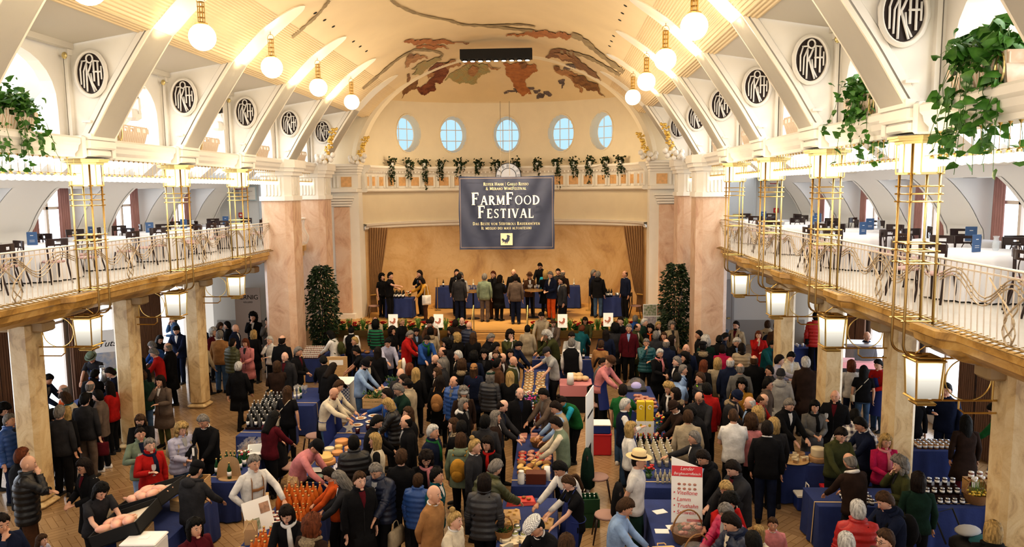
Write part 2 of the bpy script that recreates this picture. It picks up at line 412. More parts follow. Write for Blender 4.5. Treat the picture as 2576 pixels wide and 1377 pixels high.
# outer walls, gallery slabs, aisle ceilings, end walls
for s in (-1, 1):
    nm = SD[s]; X = lambda a: s * a
    w = MB()
    def bx(m, xa, ya, za, xb, yb, zb, bev=0): m.box(min(s * xa, s * xb), ya, za, max(s * xa, s * xb), yb, zb, bev)
    for k in range(-2, 6):
        yc = (YK(k) + YK(k + 1)) / 2
        bx(w, 11.45, YK(k), 0, 11.6, yc - 1.0, 3.7); bx(w, 11.45, yc + 1.0, 0, 11.6, YK(k + 1), 3.7)
        bx(w, 11.45, yc - 1.0, 0, 11.6, yc + 1.0, .25); bx(w, 11.45, yc - 1.0, 3.45, 11.6, yc + 1.0, 3.7)
    bx(w, 11.45, -3, 0, 11.6, YK(-2), 3.7); bx(w, 11.45, -3, 3.7, 11.6, 28.9, 9.0)
    struct('wall_' + nm, w, GALW)
    e = MB(); bx(e, 7.0, 28.7, 0, 11.6, 28.9, 9.0); struct('wall_end_' + nm, e, mat('end_wall_white', (.74, .76, .78), .6))
    e = MB(); bx(e, 7.0, 28.66, 0, 11.45, 28.7, .95); struct('trim_%d' % (1 if s < 0 else 2), e, mat('grey_dado', (.38, .38, .39), .5))
    # slab: stepped plan outline with a chamfered nose at each post
    pl = []
    for k in range(-3, 4):
        y = YK(k); pl += [(7.02, y - .55), (6.86, y - .35), (6.86, y + .35), (7.02, y + .55)]
    pl = [(7.02, -3)] + [p for p in pl if p[1] > -3] + [(7.02, 22.95), (7.4, 22.95), (7.4, 28.7)]
    top = MB()
    def ring(off, z): return [(X(a + off), y, z) for a, y in pl]
    def outer(z): return [(X(11.5), y, z) for a, y in pl]
    top.strip(ring(-.02, 4.15), outer(4.15)); bx(top, 8.0, -3, 3.63, 11.45, 28.7, 4.149)
    struct('floor_gallery_' + nm, top, mat('gallery_tile', (.56, .51, .43), .25, noise=.08, nscale=2))
    f = MB(); P = [(-.02, 4.15), (-.05, 4.12), (-.05, 4.03), (0, 4.0), (.02, 3.90), (.12, 3.82), (.30, 3.72), (.62, 3.64), (.95, 3.6)]
    for (a, z), (b, z2) in zip(P, P[1:]): f.strip(ring(a, z), ring(b, z2))
    struct('trim_gallery_fascia_' + nm, f, GOLDM)
    c = MB(); c.strip(ring(.95, 3.6), outer(3.6))
    for k in range(-2, 6):   # cross beams under the gallery
        bx(c, 7.6, YK(k) - .18, 3.42, 11.45, YK(k) + .18, 3.62, .03)
    struct('ceiling_aisle_' + nm, c, mat('aisle_ceiling', (.36, .25, .13), .6))

# windows with mullions (upper dormers, ground floor)
wn = 0
for s in (-1, 1):
    for k in range(-1, 5):
        yc = (YK(k) + YK(k + 1)) / 2
        for (z0, z1, w, xx) in ((4.35, 6.14, .74, 11.03), (.25, 3.45, 1.0, 11.5)):
            wn += 1; p = MB(); p.box(min(s * xx, s * (xx + .02)), yc - w, z0, max(s * xx, s * (xx + .02)), yc + w, z1)
            o = struct('window_%d' % wn, p, WINPANE)
            fr = MB()
            for q in (-w, 0, w): fr.box(s * (xx - .03) - .03, yc + q - .045, z0, s * (xx - .03) + .03, yc + q + .045, z1)
            for z in (z0, z0 + (z1 - z0) * .72, z1): fr.box(s * (xx - .03) - .03, yc - w, z - .035, s * (xx - .03) + .03, yc + w, z + .035)
            fr.obj('window_frame', mat('frame_cream', (.6, .52, .45), .5), o)
# curtains
def curtain_mesh(w, h, folds, amp, gather=0, n=60):
    rings = []; m = 10; A = []
    for i in range(m + 1):
        t = i / m; row = []; sc = 1 - gather * math.sin(pi * min(1, t * .9)) if gather else 1
        for j in range(n + 1):
            u = j / n; row.append(((u - .5) * w * sc, amp * math.sin(2 * pi * folds * u + .5 * math.sin(3 * t)) * (.6 + .4 * t), h * (1 - t)))
        rings.append(row)
    mb = MB(); mb.loft(rings, caps=False, closed=False)
    mb.tube([(-w / 2, 0, h), (w / 2, 0, h)], .018, 6); return mb
CM_UP = curtain_mesh(.42, 1.98, 5, .035).mesh('curtain', MAUVE, True)
CM_DN = curtain_mesh(.66, 3.5, 8, .05).mesh('curtain', BROWNC, True)
bn = ['nearest', 'second', 'third', 'fourth', 'fifth', 'farthest']
for s in (-1, 1):
    for k in range(-1, 5):
        yc = (YK(k) + YK(k + 1)) / 2
        for q, w in ((-1, 'near'), (1, 'far')):
            o = link('curtain', CM_UP, None, (s * 10.93, yc + q * .62, 4.18), pi / 2)
            tag(o, f'mauve curtain on the {w} side of the {bn[k+1]} {SD[s]} gallery window', 'curtain', 'mauve curtains in the gallery dormers')
            o = link('curtain', CM_DN, None, (s * 11.28, yc + q * 1.30, .03), pi / 2)
            tag(o, f'tall brown curtain on the {w} side of the {bn[k+1]} {SD[s]} ground floor window', 'curtain', 'brown curtains along the ground floor')

# marble aisle columns
cm = MB(); cm.box(-.225, -.225, .1, .225, .225, 3.62, .07); cm.box(-.27, -.27, 0, .27, .27, .12, .05)
CMm = cm.mesh('pillar', BEIGEM)
for s in (-1, 1):
    for k in range(-1, 4):
        tag(link('aisle_column', CMm, None, (s * 8.06, YK(k) - .05, 0)), kind='structure')
# big piers, pilasters, entablature
pr = MB(); PIER = [(-.48, -.42), (-.36, -.54), (.30, -.54), (.48, -.36), (.48, .42), (.3, .54), (-.48, .54)]
pr.prism(PIER, 0.5, 5.72, 'z')
pc = MB()
for a, b, c in ((0, .45, .08), (.45, .52, .04), (5.72, 5.86, .05), (5.86, 6.5, .0), (6.5, 6.62, .07), (6.62, 6.74, .13), (6.74, 6.98, .18)):
    pc.prism([(x * (1 + c * 2), y * (1 + c * 2)) for x, y in PIER], a, b, 'z')
for i in range(5): pc.box(-.30 + i * .11, -.575, 5.9, -.24 + i * .11, -.54, 6.45); pc.box(-.30 + i * .11, -.6, 5.86, -.24 + i * .11, -.54, 5.91, .01)
for i in range(4): pc.box(.48, -.25 + i * .13, 5.9, .515, -.18 + i * .13, 6.45)
PM, PC = pr.mesh('pier', PINKM), pc.mesh('pier_capital', PLASTER)
for s in (-1, 1):
    for y, x in ((23.45, 6.72), (26.8, 6.72)):
        o = link('pier', PM, None, (s * x, y, 0)); o.scale = (-s, 1, 1); tag(o, kind='structure'); c = link('pier_capital', PC, o)
# proscenium: pilasters, entablature, arch wall
pr = MB(); pw = MB(); pg = MB(); pa = MB()
for s in (-1, 1):
    def bx(m, xa, ya, za, xb, yb, zb, bev=0): m.box(min(s * xa, s * xb), ya, za, max(s * xa, s * xb), yb, zb, bev)
    bx(pw, 5.5, 28.3, 0, 7.4, 29.1, 5.95)
    bx(pr, 5.85, 28.2, 1.3, 6.45, 28.32, 5.4, .02); bx(pw, 5.72, 28.15, 0, 6.58, 28.32, 1.3, .02)
    for i, (z, e) in enumerate(((5.42, 0), (5.52, .04), (5.62, .08), (5.72, .12))): bx(pw, 5.78 - e, 28.16 - e, z, 6.52 + e, 28.32, z + .09, .01)
    bx(pw, 5.5, 28.1, 5.95, 7.4, 29.1, 6.1, .02); bx(pw, 5.5, 28.3, 6.1, 7.4, 29.1, 6.62)
    for z, e in ((6.62, 0), (6.72, .08), (6.82, .16), (6.92, .22)): bx(pw, 5.5 - e * .4, 28.25 - e, z, 7.4, 29.1, z + .1, .01)
    for x in (5.75, 6.75): bx(pg, x, 28.27, 6.16, x + .4, 28.31, 6.54)
    for x in (6.22, 6.36, 6.50): bx(pw, x, 28.24, 6.14, x + .08, 28.31, 6.56)
    # arch spandrel wall
    A = []; B = []
    for i in range(25):
        a = (pi / 2) * i / 24; x = 5.5 * math.cos(a); z = 7.0 + 4.03 * math.sin(a)
        A.append((s * x, 28.65, z)); xo = 8.5 * math.cos(a); B.append((s * xo, 28.65, max(z + .02, min(12, 7 + 4.8 * math.sin(a)))))
    pa.strip(A, B)
    A2 = [(p[0] * .985, 28.95, 7 + (p[2] - 7) * .99) for p in A]; pa.strip(A, A2)
    A3 = [(p[0] * 1.03, 28.6, 7 + (p[2] - 7) * 1.004) for p in A]; A4 = [(p[0] * 1.06, 28.65, 7 + (p[2] - 7) * 1.01) for p in A]
    pa.strip(A, A3); pa.strip(A3, A4)
struct('wall_proscenium', pw, PLASTER, 'auto'); struct('wall_arch', pa, CREAM, 'auto'); struct('trim_pilaster_panels', pr, PINKM); struct('trim_frieze_inlays', pg, ORANGEM)

# apse drum, frieze, niche
def EL(t, k=0): return (-(5.5 + k) * math.cos(t), 28.9 + (4.0 + k) * math.sin(t))
NT = 96; TT = [pi * i / NT for i in range(NT + 1)]
OV = [at(px, py, y=32.0) for px, py in ((1022, 338), (1140, 340), (1275, 338), (1411, 336), (1516, 334))]
OT = []
for (px, py) in ((1026, 338), (1140, 340), (1275, 338), (1411, 336), (1514, 334)):
    best = None
    for i in range(401):
        t = pi * i / 400; x, y = EL(t); q = proj((x, y, 8.4)); e = abs(q[0] - px) + (0 if y > 29.3 else 99)
        if best is None or e < best[0]: best = (e, t)
    OT.append(best[1])
dm = MB(); OW, OH = .58, .77; ZO = 8.38
ARC = 5.0  # metres per radian, roughly
def aw(t): return math.hypot(5.5 * math.sin(t), 4.0 * math.cos(t))
rows = 40; zz = [6.98 + (9.72 - 6.98) * i / rows for i in range(rows + 1)]
NTT = 240; T2 = [pi * i / NTT for i in range(NTT + 1)]
vs = []; fs = []
for z in zz:
    for t in T2:
        x, y = EL(t); vs.append((x, y, z))
def inhole(t, z):
    return any(((t - o) * aw(o) / OW) ** 2 + ((z - ZO) / OH) ** 2 < 1 for o in OT)
for i in range(rows):
    for j in range(NTT):
        t = (T2[j] + T2[j + 1]) / 2; z = (zz[i] + zz[i + 1]) / 2
        if not inhole(t, z): a = i * (NTT + 1) + j; fs.append((a, a + 1, a + NTT + 2, a + NTT + 1))
dm.add(vs, fs)
struct('wall_apse_drum', dm, CREAM, True)
for i, o in enumerate(OT):
    hd = MB(); N = 40
    def rp(sc, k, o=o):
        out = []
        for j in range(N + 1):
            a = 2 * pi * j / N; t = o + math.cos(a) * OW * sc / aw(o); x, y = EL(t, k); out.append((x, y, ZO + math.sin(a) * OH * sc))
        return out
    # reveal goes straight back along the local normal
    nx, ny = -math.cos(o) / 5.5, math.sin(o) / 4.0; L = math.hypot(nx, ny); nx, ny = nx / L, ny / L
    r0 = rp(1.06, -.03); r1 = rp(1.0, -.03); r2 = rp(.97, .02); r3 = [(x + nx * .5, y + ny * .5, z) for x, y, z in rp(.9, 0)]
    hd.strip(rp(1.07, .01), r0); hd.strip(r0, r1); hd.strip(r1, r3)
    w = tag(hd.obj('window_%d' % (wn + 1 + i), CREAM, smooth='auto'), kind='structure')
    pn = MB(); pn.add(r3[:-1], [tuple(range(N))]); pn.obj('window_pane', OVALPANE, w)
    fr = MB(); tx, ty = -ny, nx
    c = Vector((sum(p[0] for p in r3[:-1]) / N, sum(p[1] for p in r3[:-1]) / N, ZO)) - Vector((nx, ny, 0)) * .02
    for q in (-.2, .2):
        hh = OH * .9 * math.sqrt(1 - (q / (OW * .9)) ** 2); fr.tube([c + Vector((tx * q, ty * q, -hh)), c + Vector((tx * q, ty * q, hh))], .02, 4)
    for q in (-.25, .22):
        ww = OW * .9 * math.sqrt(1 - (q / (OH * .9)) ** 2); fr.tube([c + Vector((tx * ww, ty * ww, q)), c + Vector((-tx * ww, -ty * ww, q))], .02, 4)
    fr.tube([Vector(p) - Vector((nx, ny, 0)) * .02 for p in r3], .03, 5)
    fr.obj('window_bars', WHITEP, w)
wn += 5
# semi-dome over the apse
dome = MB(); rings = []
for i in range(13):
    rho = 1.02 - i / 12 * 1.02; z = 9.68 + 1.36 * (1 - min(1, rho) ** 2) ** .75
    rings.append([(-5.5 * rho * math.cos(t), 28.66 + 4.24 * rho * math.sin(t), z) for t in TT])
dome.loft(rings, caps=False, closed=False)
struct('ceiling_apse', dome, VAULT, True)
def domez(x, y):
    rho = math.hypot(x / 5.5, (y - 28.66) / 4.24); return 9.68 + 1.36 * max(0, 1 - min(1, rho) ** 2) ** .75
# frieze ring & niche wall
fr = MB(); P = [(.0, 7.0), (-.34, 7.0), (-.36, 6.92), (-.30, 6.86), (-.26, 6.80), (-.18, 6.74), (-.12, 6.64), (-.12, 6.12), (-.2, 6.08), (-.22, 6.0), (-.16, 5.95), (.05, 5.95)]
for (a, z), (b, z2) in zip(P, P[1:]):
    fr.strip([EL(t, a) + (z,) for t in TT], [EL(t, b) + (z2,) for t in TT])
for t0 in (0, pi): fr.add([EL(t0, a) + (z,) for a, z in P], [tuple(range(len(P)))])
inl = MB(); dent = MB()
NP = 23
for i in range(NP):
    t = pi * (i + .5) / NP; h = .045
    inl.strip([EL(t + q * h, -.135) + (6.2,) for q in (-1, -.33, .33, 1)], [EL(t + q * h, -.135) + (6.56,) for q in (-1, -.33, .33, 1)])
for i in range(NP + 1):
    t = pi * i / NP
    for q in (-.018, .018):
        x, y = EL(t + q, -.15); dent.box(x - .035, y - .04, 6.12, x + .035, y + .04, 6.62)
for i in range(90):
    t = pi * (i + .5) / 90; x, y = EL(t, -.22); dent.box(x - .03, y - .03, 6.72, x + .03, y + .03, 6.79)
struct('trim_apse_cornice', fr, PLASTER, 'auto'); struct('trim_apse_inlays', inl, ORANGEM); struct('trim_apse_dentils', dent, PLASTER)
nw = MB(); nw.strip([EL(t, 0) + (4.6,) for t in TT], [EL(t, 0) + (7.02,) for t in TT]); struct('wall_stage_upper', nw, CREAM, True)
P = [(.0, 4.72), (-.14, 4.70), (-.12, 4.62), (-.06, 4.58), (-.06, 4.5), (0, 4.46)]; nm = MB()
for (a, z), (b, z2) in zip(P, P[1:]): nm.strip([EL(t, a) + (z,) for t in TT], [EL(t, b) + (z2,) for t in TT])
struct('trim_stage_moulding', nm, PLASTER, 'auto')
nw = MB(); nw.strip([EL(t, .02) + (1.0,) for t in TT], [EL(t, .02) + (4.5,) for t in TT]); struct('wall_stage_marble', nw, STAGEM, True)
# stage deck, front, steps
st = MB(); st.box(-7.2, 26.1, 1.0, -.95, 33.2, 1.08); st.box(1.05, 26.1, 1.0, 7.2, 33.2, 1.08); st.box(-.95, 25.9, 1.0, 1.05, 33.2, 1.08)
struct('floor_stage', st, mat('stage_boards', (.60, .36, .13), .35, c2=(.50, .29, .10), nscale=4, stretch=(1, 9, 1)))
sf = MB(); sf.box(-7.2, 26.12, 0, -.95, 26.3, 1.0); sf.box(1.05, 26.12, 0, 7.2, 26.3, 1.0); sf.box(-.95, 26.0, .7, 1.05, 26.2, 1.0)
struct('wall_stage_front', sf, mat('stage_front_orange', (.52, .32, .16), .4, noise=.1))
sp = MB()
for i in range(5): sp.box(-.95, 24.6 + i * .27, 0, 1.05, 24.87 + i * .27, .2 * (i + 1) - .02)
struct('floor_stage_steps', sp, OAK)
# ================= FIXED FITTINGS =================
# --- brass posts with lantern caps and hanging lanterns
BR = [GOLD, LANT]
def post_parts():
    out = []
    for i, (x, y) in enumerate(((.36, -.17), (.36, .17))):
        out.append(('tube', MB().tube([(x, y, 4.16), (x, y, 6.6)], .018, 6).mesh('tube', PALEGOLD, True)))
    for i, y in enumerate((-.17, .17)):
        pts = [(0, y, 6.6), (0, y, 3.9)] + [(.0 + .16 * (1 - math.cos(a)), y, 3.9 - .16 * math.sin(a)) for a in (.4, .8, 1.2, pi / 2)] + [(.36, y * .4, 3.73)]
        out.append(('tube', MB().tube(pts, .018, 6).mesh('tube', SHADEBR, True)))
    for z in (6.14, 5.98, 5.88, 5.78, 5.24, 5.14, 4.98, 4.22):
        m = MB(); m.tube([(-.05, -.17, z), (.41, -.17, z)], .011, 5).tube([(-.05, .17, z), (.41, .17, z)], .011, 5).tube([(0, -.22, z), (0, .22, z)], .011, 5).tube([(.36, -.22, z), (.36, .22, z)], .011, 5); out.append(('rung', m.mesh('rung', GOLD)))
    m = MB()
    P = lambda r: [(.18 + r * math.cos(2 * pi * j / 8 + pi / 8), r * math.sin(2 * pi * j / 8 + pi / 8)) for j in range(8)]
    for z, r in ((6.56, .38), (6.59, .40)): m.prism(P(r), z, z + .03, 'z')
    m.prism(P(.31), 6.52, 6.56, 'z'); m.prism(P(.27), 6.13, 6.16, 'z')
    for x, y in P(.28): m.tube([(x, y, 6.15), (x, y, 6.54)], .010, 5)
    out.append(('lantern_frame', m.mesh('lantern_frame', PALEGOLD)))
    m = MB(); n = 48; rg = []
    for z in (6.16, 6.53): rg.append([(.18 + (.24 + .008 * (j % 2)) * math.cos(2 * pi * j / n), (.24 + .008 * (j % 2)) * math.sin(2 * pi * j / n), z) for j in range(n)])
    m.loft(rg); out.append(('fluted_glass', m.mesh('fluted_glass', CAPG)))
    return out
PP_ = post_parts()
def lantern_parts():
    m = MB(); a, b = .15, .12
    m.box(-.17, -.17, .50, .17, .17, .53, .01); m.box(-.13, -.13, .53, .13, .13, .56, .01)
    for x in (-1, 1):
        for y in (-1, 1): m.tube([(x * .145, y * .145, .52), (x * .125, y * .125, .06)], .013, 4)
    for z, r in ((.06, .14), (.0, .10)):
        for x0, y0, x1, y1 in ((-r, -r, r, -r), (r, -r, r, r), (r, r, -r, r), (-r, r, -r, -r)): m.tube([(x0, y0, z), (x1, y1, z)], .014, 4)
    m.box(-.1, -.1, -.02, .1, .1, 0)
    g = MB(); n = 10; rg = []
    for z, r in ((.07, .118), (.5, .138)):
        row = []
        for sd in range(4):
            for i in range(n):
                u = -1 + 2 * i / n; w = r + .004 * (i % 2); x, y = [(u * r, -w), (w, u * r), (-u * r, w), (-w, -u * r)][sd]; row.append((x, y, z))
        rg.append(row)
    g.loft(rg)
    return m.mesh('lantern_frame', GOLD), g.mesh('lantern_glass', LANT)
LF, LG = lantern_parts()
br = MB(); br.tube([(.1, 0, .52), (.82, 0, .52)], .013, 5); br.tube([(.1, 0, .02), (.82, 0, .02)], .013, 5); br.tube([(.22, 0, .52), (.22, 0, .02)], .012, 5); br.tube([(.76, 0, .52), (.76, 0, .02)], .012, 5)
br.tube([(.49 + .25 * math.cos(2 * pi * i / 32), 0, .27 + .25 * math.sin(2 * pi * i / 32)) for i in range(33)], .008, 5)
br.tube([(.4, 0, .02), (.4, 0, -.08), (.46, 0, -.13), (.82, 0, -.13)], .012, 5); br.tube([(-.1, 0, .58), (.0, 0, .66), (.3, 0, .66)], .008, 5)
BRM = br.mesh('wall_bracket', GOLD)
ON = ['nearest', 'second', 'third', 'fourth', 'farthest']
for s in (-1, 1):
    for k in range(-1, 4):
        t = thing('brass_post', f'brass ladder post with glowing glass cap, {ON[k+1]} along the {SD[s]} gallery rail', 'post', (s * 6.5, YK(k), 0), 0, 'brass posts carrying the gallery beams')
        for nme, me in PP_: o = link(nme, me, t); 
        if s < 0: t.scale = (-1, 1, 1)
        t = thing('hanging_lantern', f'square brass lantern with ringed bracket below the {SD[s]} gallery, {ON[k+1]} of its row', 'lantern', (s * 6.86, YK(k), 3.09), 0, 'square lanterns below the galleries')
        t.scale = (s * 1.2, 1.2, 1.15)
        link('lantern_frame', LF, t); link('lantern_glass', LG, t); link('wall_bracket', BRM, t)
# --- railings
def rail_bay():
    out = []; L = BAY
    out.append(('top_rail', MB().box(-.028, -L / 2, 5.03, .028, L / 2, 5.06, .012).mesh('top_rail', mat('rail_cream', (.66, .57, .48), .35))))
    m = MB(); m.box(-.012, -L / 2, 4.95, .012, L / 2, 4.97); m.box(-.015, -L / 2, 4.20, .015, L / 2, 4.225)
    out.append(('bottom_rail', m.mesh('bottom_rail', MATS['rail_cream'])))
    b = MB().tube([(0, 0, 4.21), (-.01, 0, 4.5), (0, 0, 5.03)], .0085, 5).mesh('baluster', MATS['rail_cream'])
    for i in range(25): out.append(('baluster', b, (0, -L / 2 + L * (i + .5) / 25, 0)))
    for j in range(3):
        pts = []
        for i in range(41):
            u = -1 + 2 * i / 40; y = u * L * .46
            z = 4.80 + .055 * j - .10 + .15 * math.cos(u * pi * 2.6 + .2 * j) * (1 - .3 * abs(u)) + .1 * abs(u) ** 3
            pts.append((-.03 - .006 * j, y, z))
        m = MB().tube(pts, .009, 5)
        for i in range(2, 41, 4): p = pts[i]; m.ell((p[0] - .008, p[1], p[2]), .016, .022, .016, 6, 4)
        out.append(('wave_strand', m.mesh('wave_strand', mat('strand_pale_brass', (.50, .40, .28), .4, .4))))
    m = MB()
    for q in (-1, 1):
        m.tube(pathpts([(-.035, q * .42, 4.92), (-.035, q * .25, 4.78), (-.035, q * .04, 4.62), (-.035, -q * .09, 4.48), (-.035, -q * .02, 4.36), (-.035, q * .07, 4.28), (-.03, q * .02, 4.2)]), .011, 5)
        m.tube(pathpts([(-.035, q * .12, 4.9), (-.035, q * .14, 4.65), (-.035, q * .05, 4.52), (-.035, q * .12, 4.36), (-.03, q * .05, 4.22)]), .009, 5)
    out.append(('knot_ornament', m.mesh('knot_ornament', MATS['strand_pale_brass'])))
    m = MB()
    for i in range(26):
        y = -L / 2 + L * i / 25; m.tube([(.02, y, 4.23), (-.10, y + .06, 4.19), (-.13, y + .1, 4.17)], .008, 4)
    m.tube([(-.13, -L / 2, 4.17), (-.13, L / 2, 4.17)], .008, 4); m.tube([(-.05, -L / 2, 4.21), (-.05, L / 2, 4.21)], .008, 4)
    out.append(('foot_grating', m.mesh('foot_grating', mat('dark_brass', (.30, .21, .09), .35, .9))))
    return out
RB = rail_bay()
for s in (-1, 1):
    for k in range(-1, 4):
        t = thing('gallery_railing', f'pale curling iron railing bay of the {SD[s]} gallery, {ON[k+1]} bay, between two brass posts', 'railing', (s * 6.97, YK(k) + BAY / 2 - (.12 if k == 3 else 0), 0), 0, 'railing bays of the galleries')
        if s < 0: t.scale = (-1, 1, 1)
        for e in RB: link(e[0], e[1], t, e[2] if len(e) > 2 else None)
# little curved balconies between the piers
for s in (-1, 1):
    t = thing('small_balcony', f'small bulging balcony between the {SD[s]} marble piers', 'balcony', (s * 6.55, 25.12, 0)); 
    if s < 0: t.scale = (-1, 1, 1)
    out = [(.6, -1.05)] + [(.35 - .28 * math.sin(pi * i / 12), -1.05 + 2.1 * i / 12) for i in range(13)] + [(.6, 1.05)]
    MB().prism(out, 3.98, 4.16, 'z').prism([(x + .08, y * .95) for x, y in out], 3.8, 3.98, 'z').obj('floor_slab', GOLDM, t)
    MB().tube([(x, y, 5.06) for x, y in out], .025, 6).tube([(x, y, 4.2) for x, y in out], .015, 6).obj('top_rail', MATS['rail_cream'], t)
    b = MB().tube(pathpts([(.02, 0, 5.05), (.06, 0, 4.8), (-.02, 0, 4.6), (-.10, 0, 4.42), (-.03, 0, 4.2)]), .012, 5).mesh('baluster', MATS['rail_cream'])
    for i in range(11): x, y = out[1 + i + 1] if i < 12 else out[-1]; link('baluster', b, t, (x, y, 0))
# --- hanging bulbs
BG = MB().lathe([(.0, -.055), (.045, -.045), (.066, -.012), (.062, .02), (.035, .045), (.02, .05)], n=10).mesh('globe', BULB, True)
BRD = MB().tube([(0, 0, .05), (0, 0, .36)], .004, 4).lathe([(.028, .045), (.028, .075), (.012, .09)], n=8).lathe([(.008, .34), (.03, .375), (.03, .385)], n=6).mesh('rod', GOLD)
for s in (-1, 1):
    for k in range(-1, 5):
        if s < 0 and k < 0: continue
        y0, y1 = YK(k) + .45, YK(k + 1) - .42; n = 15
        w = MB().tube([(s * 6.62, y0 - .2, 6.36), (s * 6.62, y1 + .2, 6.36)], .004, 4)
        tag(w.obj('bulb_wire', GOLD), f'thin brass wire joining the bulbs under the {SD[s]} beam, {["nearest","second","third","fourth","fifth","farthest"][k+1]} bay', 'wire')
        for i in range(n):
            t = thing('hanging_bulb', f'round glowing bulb on a brass rod under the {SD[s]} beam, {["nearest","second","third","fourth","fifth","farthest"][k+1]} bay', 'bulb', (s * 6.62, y0 + (y1 - y0) * i / (n - 1), 6.27), 0, f'glowing bulbs under the {SD[s]} beam, {["nearest","second","third","fourth","fifth","farthest"][k+1]} bay')
            link('globe', BG, t); link('rod', BRD, t)
# --- big globe pendants
GG = MB().ell((0, 0, 0), .235, .235, .235, 24, 14).mesh('globe', GLOBE, True)
cg = MB(); cg.lathe([(.11, .21), (.12, .235), (.07, .26)], n=12)
for j in range(8):
    a = 2 * pi * j / 8; cg.tube([(.06 * math.cos(a), .06 * math.sin(a), .25), (.06 * math.cos(a), .06 * math.sin(a), .6)], .007, 4)
for z in (.33, .42, .52, .6): cg.lathe([(.05, z), (.075, z + .008), (.05, z + .016)], n=10)
cg.tube([(.075 * math.cos(a), 0, .62 + .1 * math.sin(a)) for a in [pi * i / 8 for i in range(9)]], .006, 4)
CG = cg.mesh('cage_stem', GOLD); CHM = MB().tube([(0, 0, .7), (0, 0, .92)], .007, 4).lathe([(.0, .84), (.05, .9), (.05, .93)], n=8).mesh('chain', GOLD)
rs = MB().ell((0, 0, 0), .10, .26, .03, 12, 5).mesh('ceiling_rosette', mat('bronze_rosette', (.30, .20, .08), .4, .6))
for s in (-1, 1):
    for k in range(-1, 4):
        y = 13.46 + BAY * k
        t = thing('globe_pendant', f'big glowing globe on a brass cage stem, {["nearest","second","third","fourth","fifth"][k+1]} of the {SD[s]} vault row', 'pendant lamp', (s * 4.35, y, 8.76), 0, 'globe pendants of the vault')
        link('globe', GG, t); link('cage_stem', CG, t); link('chain', CHM, t)
        o = link('ceiling_rosette', rs, t, (0, 0, vz(4.3) - 8.76 - .0)); o.rotation_euler = (0, s * .8, 0)
# downlight holes in the vault
dh = MB().ell((0, 0, 0), .05, .05, .012, 10, 4).mesh('recessed_downlight', DARK)
for s in (-1, 1):
    for k in range(-1, 4):
        for q in range(3):
            y = YK(k) + .75 + q * .72; x = 3.55; o = link('recessed_downlight', dh, None, (s * x, y, vz(x) - .005)); o.rotation_euler = (0, s * .52, 0)
            tag(o, f'small dark recessed downlight beside the {SD[s]} globes, {ordn(q)} of three in the {ordn(k+1)} bay', 'downlight', 'recessed downlights in the vault')
# --- oval grilles with the monogram
def grille():
    a, b = .245, .35; N = 36
    bk = MB(); bk.add([(a * 1.02 * math.cos(2 * pi * i / N), .012, b * 1.02 * math.sin(2 * pi * i / N)) for i in range(N)], [tuple(range(N))])
    fr = MB(); A = []; 
    prf = [(1.0, .01), (1.03, -.03), (1.12, -.045), (1.16, -.02), (1.24, -.03), (1.28, .01)]
    rings = []
    for k_, d in prf:
        rings.append([((a * k_ + (.006 * math.sin(12 * 2 * pi * i / N * 2) if k_ > 1.2 else 0)) * math.cos(2 * pi * i / N), d, (b + a * (k_ - 1)) * math.sin(2 * pi * i / N)) for i in range(N + 1)])
    fr.loft(rings, caps=False, closed=False)
    mo = MB()
    def st(pts, w=.011): mo.tube([(x * a, -.01, z * b) for x, z in pts], w * 1.35, 5, flat=1)
    st([(.24 * math.cos(2 * pi * i / 16), .72 + .2 * math.sin(2 * pi * i / 16)) for i in range(17)], .012)
    st([(-.7, -.55), (-.72, .2), (-.55, .6)]); st([(-.5, -.72), (-.48, .1), (-.2, .58)]); st([(-.28, -.9), (-.26, .1), (-.24, .45)], .013)
    st([(.12, .5), (-.05, .2), (-.26, -.1)], .013); st([(-.15, .05), (.0, -.35), (.25, -.92)], .013); st([(.05, .0), (.12, -.45), (.4, -.85)])
    st([(.28, .62), (.28, .0), (.28, -.4)], .013); st([(.58, .55), (.58, -.62)], .013); st([(.82, .35), (.82, -.3)]); st([(.2, .08), (.85, .08)], .012); st([(0, .5), (.28, .62), (.7, .58)]); st([(0, .5), (-.25, .62), (-.62, .6)])
    return bk.mesh('dark_backing', mat('dark_opening', (.025, .012, .010), .6)), fr.mesh('oval_frame', PLASTER, True), mo.mesh('monogram', WHITEP, True)
GR = grille()
KN = MB().ell((0, 0, 0), .05, .03, .06, 12, 6).mesh('gilt_knob', PALEGOLD, True)
for s in (-1, 1):
    for k in range(-1, 6):
        t = thing('oval_grille', f'oval grille with white KH monogram, {ordn(k+1)} along the {SD[s]} vault ribs', 'grille', (s * 6.215, YK(k) - .385, 8.10), 0, 'oval monogram grilles')
        for nme, me in zip(('dark_backing', 'oval_frame', 'monogram'), GR): link(nme, me, t)
        for q, x in enumerate((6.60, 6.88)):
            tag(link('gilt_boss', KN, None, (s * x, YK(k) - .49, 8.40)), f'small gilt knob, {["inner","outer"][q]} of two beside the {ordn(k+1)} {SD[s]} oval grille', 'knob', 'gilt knobs beside the grilles')
